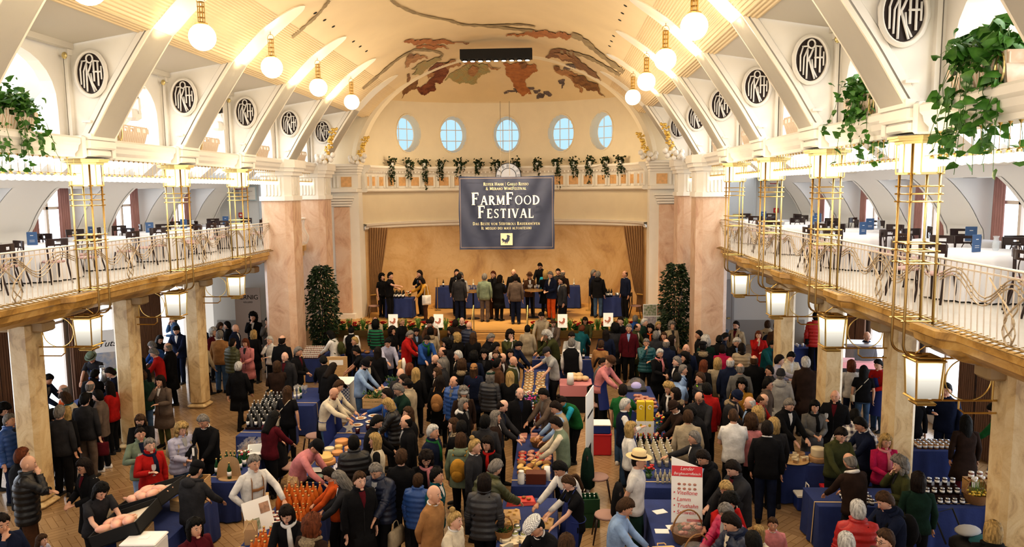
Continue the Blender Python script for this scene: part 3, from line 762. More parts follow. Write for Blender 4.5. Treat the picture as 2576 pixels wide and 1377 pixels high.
# --- leaves and plants
def leaf(mb, p, d, size, rr, narrow=.45):
    d = Vector(d).normalized(); sd = d.cross(Vector((rr.uniform(-1, 1), rr.uniform(-1, 1), rr.uniform(-.3, 1)))); 
    sd = sd.normalized() if sd.length > .01 else Vector((1, 0, 0)); n = sd.cross(d) * size * .12; p = Vector(p)
    if narrow > .36:
        mb.add([p, p - d * size * .1 + sd * size * .3 - n, p + d * size * .2 + sd * size * narrow - n, p + d * size * .62 + sd * size * narrow * .62, p + d * size * 1.05, p + d * size * .62 - sd * size * narrow * .62, p + d * size * .2 - sd * size * narrow - n, p - d * size * .1 - sd * size * .3 - n, p + d * size * .5 + n], [(i, (i + 1) % 8, 8) for i in range(8)]); return
    mb.add([p, p + d * size * .35 + sd * size * narrow - n, p + d * size, p + d * size * .35 - sd * size * narrow - n, p + d * size * .5 + n], [(0, 1, 4), (1, 2, 4), (2, 3, 4), (3, 0, 4)])
def strands(mb, seed, origins, n_leaf, size, length, spread, rise=.0):
    rr = random.Random(seed); stem = MB()
    for (ox, oy, oz) in origins:
        L = length * rr.uniform(.35, 1); dx, dy = rr.uniform(-spread, spread), rr.uniform(-spread, spread)
        pts = [Vector((ox, oy, oz)), Vector((ox + dx * .6, oy + dy * .6, oz + rise * rr.random()))]
        m = 5
        for i in range(1, m + 1): pts.append(Vector((ox + dx * (1 + .15 * i) + rr.uniform(-.03, .03), oy + dy * (1 + .1 * i), oz - L * i / m)))
        stem.tube(pts, .004, 3)
        for _ in range(n_leaf):
            i = rr.randrange(len(pts) - 1); t = rr.random(); p = pts[i].lerp(pts[i + 1], t)
            leaf(mb, p, (rr.uniform(-1, 1), rr.uniform(-1, 1), rr.uniform(-1, .35)), size * rr.uniform(.6, 1.2), rr)
    return stem
def planter():
    m = MB(); L = .55
    m.loft([[(-.10, -L * .92, 0), (.10, -L * .92, 0), (.10, L * .92, 0), (-.10, L * .92, 0)], [(-.15, -L, .22), (.15, -L, .22), (.15, L, .22), (-.15, L, .22)]])
    for i in range(6):
        y = -L + i * 2 * L / 5
        for x in (-.15, .14): m.box(x, y - .05, .2, x + .015, y + .05, .31, .004)
    for x in (-.15, .14): m.box(x, -L, .30, x + .015, L, .335)
    m.box(-.15, -L - .01, .2, .15, -L + .01, .335); m.box(-.15, L - .01, .2, .15, L + .01, .335)
    return m
PLM = mat('striped_planter', (.74, .62, .50), .5)
n_, l_ = PLM.node_tree.nodes, PLM.node_tree.links; tc = n_.new('ShaderNodeTexCoord'); wv = n_.new('ShaderNodeTexWave'); wv.bands_direction = 'Y'; wv.inputs['Scale'].default_value = 5; wv.inputs['Distortion'].default_value = 3; wv.inputs['Detail Scale'].default_value = 1.5
rp_ = n_.new('ShaderNodeValToRGB'); rp_.color_ramp.elements[0].color = lin((.62, .44, .32)); rp_.color_ramp.elements[1].color = lin((.76, .70, .60)); l_.new(tc.outputs['Object'], wv.inputs[0]); l_.new(wv.outputs['Fac'], rp_.inputs[0]); l_.new(rp_.outputs[0], n_['Principled BSDF'].inputs['Base Color'])
PLm = planter().mesh('planter_box', PLM); PLh = MB().tube([(-.15, .3 * math.cos(2 * pi * i / 16) * .25 - .45, .17 + .15 * math.sin(2 * pi * i / 16)) for i in range(17)], .012, 5).mesh('ring_handle', PALEGOLD)
for s in (-1, 1):
    for k in range(-1, 5):
        y = {(-1, 0): 11.35, (1, 0): 11.6, (1, -1): 8.5}.get((s, k), YK(k) + 1.25)
        t = thing('planter_box', f'striped pink and cream planter box on the {SD[s]} beam, {["nearest","second","third","fourth","fifth","farthest"][k+1]} bay', 'planter', (s * 6.60, y, 7.0), 0, 'striped planter boxes on the beams')
        if s > 0: t.scale = (1, 1, 1)
        else: t.scale = (-1, 1, 1)
        link('box_body', PLm, t); link('ring_handle', PLh, t)
for (s, y, big) in ((-1, 11.35, 1.0), (1, 11.6, 1.05), (1, 8.5, 1.25)):
    rr = random.Random(int(y * 10)); m = MB(); og = [(-s * rr.uniform(-.05, .2), rr.uniform(-.5, .5), .28) for _ in range(46)]
    st = strands(m, int(y), [(o[0], o[1] * .9, o[2]) for o in og if True], 10, .10 * big, .95 * big, .22, .35)
    for _ in range(260):
        a = rr.uniform(0, 2 * pi); p = (rr.gauss(0, .16), rr.uniform(-.52, .52), .3 + abs(rr.gauss(0, .17))); leaf(m, p, (math.cos(a), math.sin(a), rr.uniform(-.2, .9)), .13 * big * rr.uniform(.6, 1.2), rr, .38)
    gr = MB()
    for _ in range(50):
        a = rr.uniform(0, 2 * pi); x0, y0 = rr.gauss(0, .05), rr.uniform(-.4, .4); r = rr.uniform(.15, .35)
        gr.tube([(x0, y0, .25), (x0 + math.cos(a) * r * .5, y0 + math.sin(a) * r * .5, .25 + r), (x0 + math.cos(a) * r, y0 + math.sin(a) * r, .22 + r * .7)], [.008, .006, .002], 3)
    t = thing('trailing_plant', f'leafy green trailing plant spilling over the {"left" if s < 0 else "right"} beam' + (' at the top right corner' if y < 9 else ''), 'plant', (s * 6.6, y, 7.0))
    m.obj('leaves', mat('bright_leaf', (.09, .25, .035), .45, c2=(.03, .12, .015), nscale=9), t, True); st.obj('stems', GREEN, t); gr.obj('grass_blades', GRASS, t)
# ivy along the apse cornice
for i, px in enumerate([985, 1027, 1065, 1110, 1155, 1203, 1250, 1300, 1352, 1398, 1442, 1485, 1525, 1562]):
    best = min(((abs(proj(EL(pi * j / 300, -.36) + (7.1,))[0] - px), j) for j in range(30, 271)))[1]; x, y = EL(pi * best / 300, -.38)
    rr = random.Random(i + 50); m = MB(); big = 1.25 if i in (2, 4, 6, 9) else 1
    stt = strands(m, i + 9, [(rr.gauss(0, .07) * big, rr.gauss(0, .05), .15) for _ in range(9)], 16, .085, [1.0, .8, 1.25, .95, .7, .6, .5, .6, .6, 1.2, .95, 1.0, .85, .7][i], .06)
    for _ in range(40): leaf(m, (rr.gauss(0, .10) * big, rr.gauss(0, .06), .15 + rr.gauss(0, .08)), (rr.uniform(-1, 1), rr.uniform(-1, 1), rr.uniform(-.6, .6)), .10, rr)
    t = thing('hanging_ivy', f'dark ivy hanging over the apse cornice, {ordn(i)} from the left of fourteen', 'plant', (x, y, 7.02), 0, 'ivy plants on the apse cornice')
    m.obj('leaves', DGREEN, t, True); stt.obj('stems', DGREEN, t); MB().lathe([(.05, -.02), (.08, .12), (.07, .12)], n=10).obj('pot', WHITEP, t)
# tall ficus trees beside the stage
for s in (-1, 1):
    rr = random.Random(3 + s); m = MB()
    for _ in range(2600):
        h = rr.random(); z = .75 + 2.75 * h; r = .50 * (math.sin(pi * (.12 + .82 * h)) ** .6) * math.sqrt(rr.random()) * 1.05; a = rr.uniform(0, 2 * pi); r *= 1 + .2 * math.sin(5 * a + 6 * h)
        leaf(m, (r * math.cos(a), r * math.sin(a), z), (math.cos(a), math.sin(a), rr.uniform(-1.2, .2)), .13 * rr.uniform(.6, 1.2), rr, .3)
    t = thing('ficus_tree', f'tall dark leafy ficus tree beside the {SD[s]} marble pier at the stage', 'tree', (s * 5.98, 24.9, 0))
    m.obj('crown', DGREEN, t, True); tr = MB()
    for q in range(4): tr.tube([(.03 * q - .05, 0, .35), (.08 * math.cos(q * 2), .08 * math.sin(q * 2), 1.6), (.2 * math.cos(q * 1.7), .2 * math.sin(q * 1.7), 2.8)], [.025, .02, .01], 6)
    tr.obj('trunk', DWOOD, t); MB().lathe([(.17, 0), (.24, .4), (.26, .42), (.22, .42), (.2, .36), (.01, .36)], n=20).obj('pot', DARK, t, True)
# gilt floral arch ornaments
for s in (-1, 1):
    for (x, y, z0, hh, nme) in ((6.0, 25.9, 7.0, 1.15, 'nearer'), (5.42, 28.05, 7.05, .95, 'farther')):
        rr = random.Random(11); g = MB()
        for _ in range(70):
            u = rr.random(); g.ell((-s * (u * .35 + rr.gauss(0, .05)), rr.gauss(0, .05), u * hh), .05, .05, .05 * rr.uniform(.6, 1.3), 6, 4)
        w = MB()
        for _ in range(16): w.ell((-s * rr.gauss(0, .14), rr.gauss(0, .1), rr.uniform(0, .25)), .09, .08, .1, 8, 5)
        t = thing('gilt_ornament', f'gilded stucco flower spray, {nme} one at the {SD[s]} foot of the arch', 'ornament', (s * x, y, z0)); g.obj('gilt_flowers', GILT, t, True); w.obj('stucco_scroll', PLASTER, t, True)
# moving-head spotlights on the beam
for (px, py, yy, s) in ((332, 262, 15.0, -1), (548, 296, 19.0, -1), (1905, 470, 0, 0)):
    if s == 0: continue
    p = at(px, py, x=s * 6.6); t = thing('stage_projector', f'white moving-head spotlight hung in the left arcade, {"nearer" if yy < 16 else "farther"} one', 'spotlight', p)
    MB().box(-.13, -.16, -.33, .13, .16, -.1, .05).obj('head', WHITEP, t); MB().tube([(-.15, 0, -.2), (-.15, 0, .1), (.15, 0, .1), (.15, 0, -.2)], .03, 6).obj('yoke', WHITEP, t); MB().box(-.1, -.1, .1, .1, .1, .3, .02).obj('base_unit', DARK, t)
    MB().tube([(0, 0, .3), (0, .1, .42), (-.2, .9, .42)], .02, 5).obj('mount_arm', WHITEP, t)
# lighting truss
t = thing('stage_light_truss', 'black box truss with a row of lit spotlights on the vault', 'light truss', (0, 26.0, 10.38))
MB().box(-1.22, -.22, .02, 1.22, .22, .34).obj('housing', DARK, t)
for i in range(9):
    x = -1.06 + i * .265; c = MB().lathe([(.05, .12), (.10, -.06), (.09, -.06), (.0, -.02)], (x, -.1, -.0), 12).obj('spot_can', DARK, t)
    MB().ell((x, -.13, -.055), .085, .085, .02, 10, 4).obj('spot_lens', SPOTG, c)
for x in (-.25, .2): tag(MB().tube([(at(1258 if x < 0 else 1281, 255, y=28.2)), (at(1260 if x < 0 else 1282, 442, y=27.45))], .008, 4).obj('steel_cable', mat('steel_grey', (.2, .17, .13), .5)), f'thin steel cable rising from the banner to the vault, {"left" if x < 0 else "right"} one', 'cable')
# --- clock
t = thing('wall_clock', 'round clock with roman numerals half hidden behind the blue banner', 'clock', (.0, 32.25, 6.58))
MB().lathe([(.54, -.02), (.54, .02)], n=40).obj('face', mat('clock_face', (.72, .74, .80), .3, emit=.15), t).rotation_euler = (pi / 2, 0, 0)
MB().tube([(.54 * math.cos(2 * pi * i / 40), -.03, .54 * math.sin(2 * pi * i / 40)) for i in range(41)], .02, 5).tube([(.33 * math.cos(2 * pi * i / 40), -.03, .33 * math.sin(2 * pi * i / 40)) for i in range(41)], .014, 5).obj('rim', BLACK, t)
nm = MB(); RN = ['XII', 'I', 'II', 'III', 'IIII', 'V', 'VI', 'VII', 'VIII', 'IX', 'X', 'XI']
for i, w in enumerate(RN):
    a = pi / 2 - 2 * pi * i / 12; x0 = -.025 * (len(w) - 1)
    for j, ch in enumerate(w):
        for (ax, az, bx_, bz) in {'I': [(0, -.06, 0, .06)], 'V': [(-.02, .06, 0, -.06), (.02, .06, 0, -.06)], 'X': [(-.02, .06, .02, -.06), (.02, .06, -.02, -.06)]}[ch]:
            P = []
            for (u, v) in ((ax + x0 + .05 * j, az), (bx_ + x0 + .05 * j, bz)): rr_ = .435 + v; P.append((rr_ * math.cos(a) + u * math.sin(a), -.035, rr_ * math.sin(a) - u * math.cos(a)))
            nm.tube(P, .006, 4)
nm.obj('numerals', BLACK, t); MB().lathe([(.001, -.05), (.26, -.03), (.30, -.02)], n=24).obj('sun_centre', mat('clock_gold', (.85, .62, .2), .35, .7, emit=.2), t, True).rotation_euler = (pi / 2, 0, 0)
# ================= BANNER, FRESCO, STAGE AND GALLERY FURNITURE =================
# hand-made serif capitals: strokes (x0,y0,x1,y1,width) and arcs (cx,cy,rx,ry,a0,a1,w)
T_, N_ = .185, .10
GL = {
 'A': (.74, [(.08, 0, .36, 1, N_), (.66, 0, .38, 1, T_), (.2, .36, .56, .36, N_)], [(.08, 0), (.66, 0)]),
 'B': (.62, [(.14, 0, .14, 1, T_), ('a', .2, .75, .27, .22, -90, 90, T_), ('a', .2, .26, .33, .26, -90, 90, T_), (.14, .52, .3, .52, N_), (.14, .97, .25, .97, N_), (.14, .03, .25, .03, N_)], [(.14, 0), (.14, 1)]),
 'D': (.76, [(.14, 0, .14, 1, T_), ('a', .2, .5, .46, .46, -90, 90, T_), (.1, .97, .25, .97, N_), (.1, .03, .25, .03, N_)], [(.14, 0), (.14, 1)]),
 'E': (.60, [(.14, 0, .14, 1, T_), (.1, .965, .54, .965, N_), (.1, .52, .42, .52, N_), (.1, .035, .56, .035, N_), (.52, .8, .52, .99, .06), (.42, .42, .42, .62, .05), (.55, 0, .55, .22, .06)], [(.14, 0), (.14, 1)]),
 'F': (.58, [(.14, 0, .14, 1, T_), (.1, .965, .54, .965, N_), (.1, .52, .42, .52, N_), (.53, .78, .53, .99, .06), (.42, .42, .42, .62, .05)], [(.14, 0), (.14, 1)]),
 'G': (.74, [('a', .4, .5, .34, .46, 50, 310, T_), (.64, .1, .64, .42, T_), (.64, .76, .64, .95, .05)], [(.64, .42)]),
 'H': (.78, [(.14, 0, .14, 1, T_), (.64, 0, .64, 1, T_), (.14, .52, .64, .52, N_)], [(.14, 0), (.14, 1), (.64, 0), (.64, 1)]),
 'I': (.30, [(.15, 0, .15, 1, T_)], [(.15, 0), (.15, 1)]),
 'L': (.56, [(.14, 0, .14, 1, T_), (.1, .035, .54, .035, N_), (.53, 0, .53, .24, .06)], [(.14, 0), (.14, 1)]),
 'M': (.92, [(.14, 0, .14, 1, N_), (.14, 1, .45, .1, T_), (.45, .1, .76, 1, N_), (.78, 0, .78, 1, T_)], [(.14, 0), (.78, 0), (.14, 1), (.78, 1)]),
 'N': (.78, [(.14, 0, .14, 1, N_), (.12, 1, .64, 0, T_), (.64, 0, .64, 1, N_)], [(.14, 0), (.64, 1)]),
 'O': (.80, [('a', .4, .5, .34, .46, 0, 360, .13)], []),
 'R': (.68, [(.14, 0, .14, 1, T_), ('a', .2, .74, .3, .23, -90, 90, T_), (.14, .5, .3, .5, N_), (.14, .97, .25, .97, N_), (.3, .5, .62, 0, T_)], [(.14, 0), (.14, 1), (.64, 0)]),
 'S': (.54, [('a', .28, .74, .18, .22, 20, 235, .12), ('a', .26, .26, .2, .22, -160, 75, .13), (.17, .6, .38, .42, .14), (.47, .78, .47, .97, .05), (.06, .03, .06, .22, .05)], []),
 'T': (.66, [(.33, 0, .33, 1, T_), (.04, .965, .62, .965, N_), (.06, .78, .06, .99, .05), (.6, .78, .6, .99, .05)], [(.33, 0)]),
 'U': (.76, [(.14, .3, .14, 1, T_), (.62, .3, .62, 1, N_), ('a', .38, .3, .24, .28, 180, 360, .12)], [(.14, 1), (.62, 1)]),
 'V': (.72, [(.08, 1, .36, 0, T_), (.64, 1, .36, 0, N_)], [(.08, 1), (.64, 1)]),
 'W': (1.0, [(.08, 1, .3, 0, T_), (.3, 0, .5, .9, N_), (.5, .9, .7, 0, T_), (.7, 0, .92, 1, N_)], [(.08, 1), (.92, 1)]),
 '&': (.78, [('a', .32, .77, .16, .19, -40, 220, .09), ('a', .3, .27, .23, .25, 90, 360, .12), (.2, .62, .66, 0, .13), (.5, .28, .66, .45, N_)], []),
 '|': (.3, [(.15, -.15, .15, 1.1, .06)], []), ' ': (.34, [], [])}
def word(mb, txt, x0, z0, big, small, sp=.10, dry=False):
    x = x0
    for ch in txt:
        base = {'ü': 'U', 'Ü': 'U', 'ö': 'O', 'Ö': 'O'}.get(ch, ch.upper()); h = big if ch.isupper() or ch in '&|' else small
        w, st, sf = GL[base]
        if not dry:
            def quad(a, b, c, d, wd):
                dx, dz = c - a, d - b; L = math.hypot(dx, dz) or 1; nx, nz = -dz / L * wd / 2, dx / L * wd / 2
                mb.add([(x + (a + nx) * h, 0, z0 + (b + nz) * h), (x + (c + nx) * h, 0, z0 + (d + nz) * h), (x + (c - nx) * h, 0, z0 + (d - nz) * h), (x + (a - nx) * h, 0, z0 + (b - nz) * h)], [(0, 1, 2, 3)])
            for s_ in st:
                if s_[0] == 'a':
                    _, cx, cz, rx, rz, a0, a1, wd = s_; n = 18
                    for i in range(n):
                        A, B = [math.radians(a0 + (a1 - a0) * (i + e) / n) for e in (0, 1.08)]
                        ww = wd * (.45 + .55 * abs(math.cos((A + B) / 2))); quad(cx + rx * math.cos(A), cz + rz * math.sin(A), cx + rx * math.cos(B), cz + rz * math.sin(B), ww)
                else: quad(*s_)
            for (a, b) in sf: quad(a - .14, b + (.022 if b < .5 else -.022), a + .14, b + (.022 if b < .5 else -.022), .045)
            if ch in 'üÜöÖ':
                for q in (.25, .5): quad(q, 1.12, q + .1, 1.12, .1)
        x += (w + sp) * h
    return x - x0
def centred(mb, txt, xc, z, big, small, sp=.1):
    w = word(mb, txt, 0, 0, big, small, sp, True); word(mb, txt, xc - w / 2, z, big, small, sp)
BW, BH = 3.50, 2.70
bc = at(1273, 442, y=27.45)
t = thing('banner', 'big dark blue festival banner with gold serif lettering hanging above the stage', 'banner', (bc.x, 27.45, bc.z - BH))
m = MB(); NX, NZ = 70, 50; rg = []
for j in range(NZ + 1):
    v = j / NZ; row = []
    for i in range(NX + 1):
        u = i / NX; d = .04 * math.sin(7 * u + 3 * v) + .022 * math.sin(26 * u - 9 * v * (1 if u > .5 else -1)) + .02 * math.exp(-((u - .1) * 3 + v - 1) ** 2 * 40) + .02 * math.exp(-((.9 - u) * 3 + v - 1) ** 2 * 40)
        sag = .05 * math.sin(pi * u) * v
        row.append((-BW / 2 + BW * u + .012 * math.sin(9 * v), d, BH * v - sag))
    rg.append(row)
m.loft(rg, caps=False, closed=False)
m.obj('cloth', mat('banner_navy', (.055, .068, .125), .6, noise=.1, nscale=3), t, True)
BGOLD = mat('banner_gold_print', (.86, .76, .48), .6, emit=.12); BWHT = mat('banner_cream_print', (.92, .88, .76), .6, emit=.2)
def bput(fn, nme, mt):
    q = MB(); fn(q); q.v = [(x, -.068, z) for x, y, z in q.v]; return q.obj(nme, mt, t)
bput(lambda q: (centred(q, 'Roter Hahn | Gallo Rosso', 0, 2.34, .115, .09), centred(q, '& Merano WineFestival', 0, 2.18, .115, .09)), 'lettering', BGOLD)
bput(lambda q: centred(q, 'FarmFood', 0, 1.64, .45, .335, .15), 'lettering', BWHT)
bput(lambda q: centred(q, 'Festival', 0, 1.16, .45, .335, .16), 'lettering', BWHT)
bput(lambda q: (centred(q, 'Das Beste von Südtirols Bauernhöfen', 0, .90, .115, .09, .13), centred(q, 'Il meglio dei masi altoatesini', 0, .74, .11, .088, .13)), 'lettering', BGOLD)
def border(q):
    for x0, z0, x1, z1 in ((-1.68, .08, 1.68, .09), (-1.68, 2.60, 1.68, 2.61), (-1.69, .08, -1.68, 2.61), (1.68, .08, 1.69, 2.61)): q.add([(x0, 0, z0), (x1, 0, z0), (x1, 0, z1), (x0, 0, z1)], [(0, 1, 2, 3)])
bput(border, 'border_line', mat('banner_border', (.55, .42, .35), .6))
ROOST = [(.10, .12), (.16, .30), (.04, .42), (.08, .56), (.22, .52), (.30, .42), (.42, .44), (.52, .56), (.56, .72), (.50, .80), (.58, .90), (.66, .84), (.74, .88), (.76, .78), (.86, .72), (.76, .68), (.78, .5), (.72, .32), (.58, .22), (.56, .08), (.50, .08), (.50, .2), (.40, .2), (.40, .08), (.34, .08), (.34, .22), (.24, .28)]
def logo(q): q.add([(-.22, 0, .16), (.22, 0, .16), (.22, 0, .60), (-.22, 0, .60)], [(0, 1, 2, 3)])
bput(logo, 'logo_panel', BGOLD)
q = MB(); q.add([(-.2 + .4 * a, -.074, .19 + .4 * b) for a, b in ROOST], [tuple(range(len(ROOST)))]); q.obj('logo_rooster', mat('banner_navy', ''), t)
for sg in (-1, 1):
    a = Vector((bc.x + sg * BW / 2, 27.45, bc.z)); b = at(965 if sg < 0 else 1562, 402, y=29.6)
    tag(MB().tube([a, (a + b) / 2 - Vector((0, 0, .06)), b], .008, 4).obj('rope', MATS['steel_grey']), f'thin rope tying the banner to the cornice, {"left" if sg < 0 else "right"} side', 'rope')

# fresco, painted on the vault and semi-dome
def surf(x, y): return vz(x) if y < 28.66 else domez(x, y)
def onvault(px, py):
    d = FW + RC * ((px - CX) / FPX) - UC * ((py - CY) / FPX); d = d / d.y; y = 16.0; lo = None
    while y < 33:
        p = CAM + d * y
        if p.z > surf(p.x, y) - .035: 
            return p
        y += .04
    return CAM + d * 32
def patch(mb, poly, step=1.7):
    xs = [p[0] for p in poly]; ys = [p[1] for p in poly]; x0, y0 = min(xs), min(ys); nx = int((max(xs) - x0) / step) + 2; ny = int((max(ys) - y0) / step) + 2
    ins = {}; cache = {}
    def inside(x, y):
        c = False; j = len(poly) - 1
        for i in range(len(poly)):
            (a, b), (c2, d2) = poly[i], poly[j]
            if (b > y) != (d2 > y) and x < (c2 - a) * (y - b) / (d2 - b) + a: c = not c
            j = i
        return c
    def V(i, j):
        if (i, j) not in cache: cache[(i, j)] = len(mb.v); mb.v.append(tuple(onvault(x0 + i * step, y0 + j * step)))
        return cache[(i, j)]
    for i in range(nx):
        for j in range(ny):
            xx, yy = x0 + (i + .5) * step, y0 + (j + .5) * step
            if inside(xx + 2.6 * math.sin(yy * .17 + xx * .05) + 1.1 * math.sin(yy * .43 + 2), yy + 2.4 * math.sin(xx * .15 + yy * .04) + 1.1 * math.sin(xx * .39)):
                mb.f.append((V(i, j), V(i + 1, j), V(i + 1, j + 1), V(i, j + 1))); mb.m.append(mb.mi)
def Z(pts): return [(850 + x / 2.862, y / 2.862) for x, y in pts]
FM = [mat('fresco_' + n, c, .7, c2=d, nscale=4.5) for n, c, d in (('red', (.27, .09, .04), (.13, .035, .02)), ('orange', (.48, .20, .07), (.34, .13, .05)), ('green', (.34, .32, .17), (.42, .30, .13)), ('brown', (.30, .15, .06), (.17, .08, .04)), ('violet', (.17, .13, .13), (.10, .08, .08)), ('skin', (.47, .26, .12), (.34, .17, .08)), ('garland', (.38, .30, .17), (.27, .20, .12)))]
def ell_poly(cx, cy, rx, ry): return [(cx + rx * math.cos(2 * pi * i / 24), cy + ry * math.sin(2 * pi * i / 24)) for i in range(24)]
FIG = [('figure in a dark red robe', 0, [[(640, 520), (700, 470), (750, 450), (800, 455), (790, 540), (760, 590), (700, 600), (695, 650), (620, 692), (575, 660), (570, 640), (640, 600), (690, 550)]], 5, [ell_poly(830, 445, 24, 16), [(760, 450), (860, 440), (890, 455), (840, 480), (790, 500)]]),
 ('figure in a pale green drape', 2, [[(770, 590), (820, 530), (900, 470), (1000, 450), (1080, 470), (1088, 520), (1040, 545), (1000, 560), (1008, 600), (940, 606), (870, 600), (800, 570)]], 5, [[(960, 470), (1030, 480), (980, 540), (940, 545)], [(1080, 450), (1110, 480), (1170, 495), (1140, 500), (1090, 485)], ell_poly(950, 452, 40, 14)]),
 ('figure in a billowing orange cloth', 1, [[(1190, 460), (1300, 450), (1430, 470), (1438, 510), (1380, 545), (1350, 570), (1370, 650), (1398, 680), (1320, 690), (1270, 630), (1240, 570), (1210, 520)]], 3, [[(1300, 470), (1350, 440), (1360, 480), (1330, 500)]]),
 ('red disc with a spear', 1, [ell_poly(650, 303, 178, 20), [(560, 330), (700, 325), (820, 345), (700, 352), (560, 348)], [(820, 303), (950, 305), (950, 312), (820, 313)]], 3, []),
 ('reclining figure with an orange cloth', 1, [[(1200, 258), (1320, 240), (1400, 218), (1560, 232), (1690, 248), (1650, 288), (1560, 272), (1440, 268), (1310, 255), (1200, 264)]], 6, []),
 ('horned figure reaching down', 5, [[(505, 400), (560, 385), (600, 405), (660, 410), (600, 432), (520, 452), (475, 502), (500, 440)]], 3, [ell_poly(530, 400, 26, 16)]),
 ('figure in an olive wrap', 2, [[(525, 500), (620, 440), (700, 415), (745, 430), (650, 490), (590, 548), (545, 540), (580, 500)]], 5, [[(640, 530), (690, 520), (680, 560), (640, 560)]]),
 ('brown stretching figure', 3, [[(1490, 412), (1505, 385), (1530, 360), (1620, 350), (1700, 380), (1740, 440), (1850, 520), (1897, 587), (1800, 535), (1690, 462), (1600, 425)]], 5, [[(1540, 385), (1640, 380), (1700, 430), (1610, 415)]]),
 ('woman with an oval shield', 5, [[(1545, 485), (1620, 500), (1720, 530), (1740, 600), (1762, 668), (1738, 672), (1700, 590), (1610, 535), (1555, 512)]], 3, [[(1660, 540), (1740, 545), (1840, 590), (1885, 645), (1915, 692), (1870, 662), (1780, 640), (1720, 600)], ell_poly(1570, 490, 26, 14)]),
 ('crouching figure with horns', 3, [[(450, 712), (480, 640), (485, 600), (510, 530), (530, 520), (510, 590), (575, 580), (578, 640), (520, 660), (470, 682)]], 1, []),
 ('grape cluster, left small one', 4, [ell_poly(1240, 662, 45, 12), ell_poly(1285, 648, 22, 12)], 4, []),
 ('grape cluster, lower right one', 4, [ell_poly(1385, 640, 20, 12), ell_poly(1430, 655, 28, 14), ell_poly(1460, 690, 30, 22), ell_poly(1510, 675, 30, 18)], 4, []),
 ('grape cluster beside the shield', 4, [ell_poly(1605, 590, 24, 18), ell_poly(1620, 620, 10, 20), ell_poly(1670, 485, 50, 22)], 4, [])]
fres = thing('ceiling_fresco', 'faded painted fresco of draped figures on the vault above the stage', 'fresco', (0, 30, 9))
for nme, m1, p1_, m2, p2_ in FIG:
    q = MB()
    for p in p1_: patch(q, Z(p))
    q.mi = 1
    q.v = list(q.v)
    for p in p2_:
        n0 = len(q.v); patch(q, Z(p)); q.v[n0:] = [(x, y - .03, z - .02) for x, y, z in q.v[n0:]]
    q.v = [(x, y - 30, z - 9) for x, y, z in q.v]; q.obj('painted_figure', [FM[m1], FM[m2]], fres)['label'] = nme
def garl(pts, w):
    P = pathpts([(a, b, 0) for a, b in pts], 6); q = MB(); rr = random.Random(5); A = []; B = []
    for i, p in enumerate(P):
        t_ = (P[min(i + 1, len(P) - 1)] - P[max(i - 1, 0)]).normalized(); n = Vector((-t_.y, t_.x, 0)) * w * rr.uniform(.5, 1.3); A.append(onvault(p.x + n.x, p.y + n.y) - Vector((0, 30, 9))); B.append(onvault(p.x - n.x, p.y - n.y) - Vector((0, 30, 9)))
    q.strip(A, B); q.obj('painted_garland', FM[6], fres)
for p, w in (([(380, 0), (450, 50), (600, 110), (800, 150), (900, 180), (1080, 190), (1300, 215), (1420, 225)], 3), ([(1090, 188), (1250, 180), (1350, 182), (1420, 195)], 2), ([(1680, 250), (1760, 285), (1860, 370), (1960, 450), (2055, 522)], 6), ([(1600, 375), (1760, 400), (1870, 450), (1940, 490), (2030, 545)], 4), ([(180, 640), (300, 540), (430, 430), (550, 360)], 3), ([(550, 360), (680, 368), (755, 395), (720, 425)], 2.5)): garl(Z(p), w)
garl([(735, 95), (770, 65), (800, 38), (815, 20), (830, 2)], 3)

# --- bentwood chair
def chair_meshes(seatc):
    o = []
    s_ = MB().lathe([(.0, .43), (.20, .43), (.215, .45), (.20, .475), (.0, .485)], n=16); o.append(('seat', s_.mesh('seat', seatc, True)))
    b = MB(); N = 16
    A = []; B = []
    for i in range(N + 1):
        u = -1 + 2 * i / N; A.append((u * .21, .20 + .03 * (1 - u * u), .93 - .01 * u * u)); B.append((u * .20, .20 + .03 * (1 - u * u), .80))
    # broad top rail with an oval cut-out: two bars and two ends
    for (z0, z1) in ((.79, .825), (.885, .935)):
        b.loft([[(u * .21, .195 + .03 * (1 - u * u), z0), (u * .21, .22 + .03 * (1 - u * u), z0), (u * .21, .22 + .03 * (1 - u * u), z1), (u * .21, .195 + .03 * (1 - u * u), z1)] for u in [-1 + i / 5 for i in range(11)]])
    for q in (-1, 1): b.loft([[(u * .21, .195 + .03 * (1 - u * u), .82), (u * .21, .22 + .03 * (1 - u * u), .82), (u * .21, .22 + .03 * (1 - u * u), .89), (u * .21, .195 + .03 * (1 - u * u), .89)] for u in sorted([q * .3, q * .6, q * 1.0])])
    o.append(('backrest', b.mesh('backrest', DWOOD)))
    lp = MB().tube(pathpts([(-.07, .18, .47), (-.10, .21, .65), (-.06, .22, .78), (0, .225, .81), (.06, .22, .78), (.10, .21, .65), (.07, .18, .47)]), .009, 5); o.append(('back_loop', lp.mesh('back_loop', DWOOD, True)))
    for q in (-1, 1): o.append(('leg', MB().tube([(q * .20, .31, 0), (q * .18, .20, .43), (q * .20, .205, .80), (q * .205, .21, .93)], .018, 6).mesh('leg', DWOOD, True)))
    for q in (-1, 1): o.append(('leg', MB().tube([(q * .20, -.24, 0), (q * .17, -.17, .44)], [.013, .02], 6).mesh('leg', DWOOD, True)))
    return o
PINKSEAT = mat('dusty_pink_seat', (.42, .27, .24), .8)
CHM_ = chair_meshes(PINKSEAT)
def chair(x, y, z, rz, label, group=None):
    t = thing('bentwood_chair', label, 'chair', (x, y, z), rz, group)
    for n, me in CHM_: link(n, me, t)
    return t
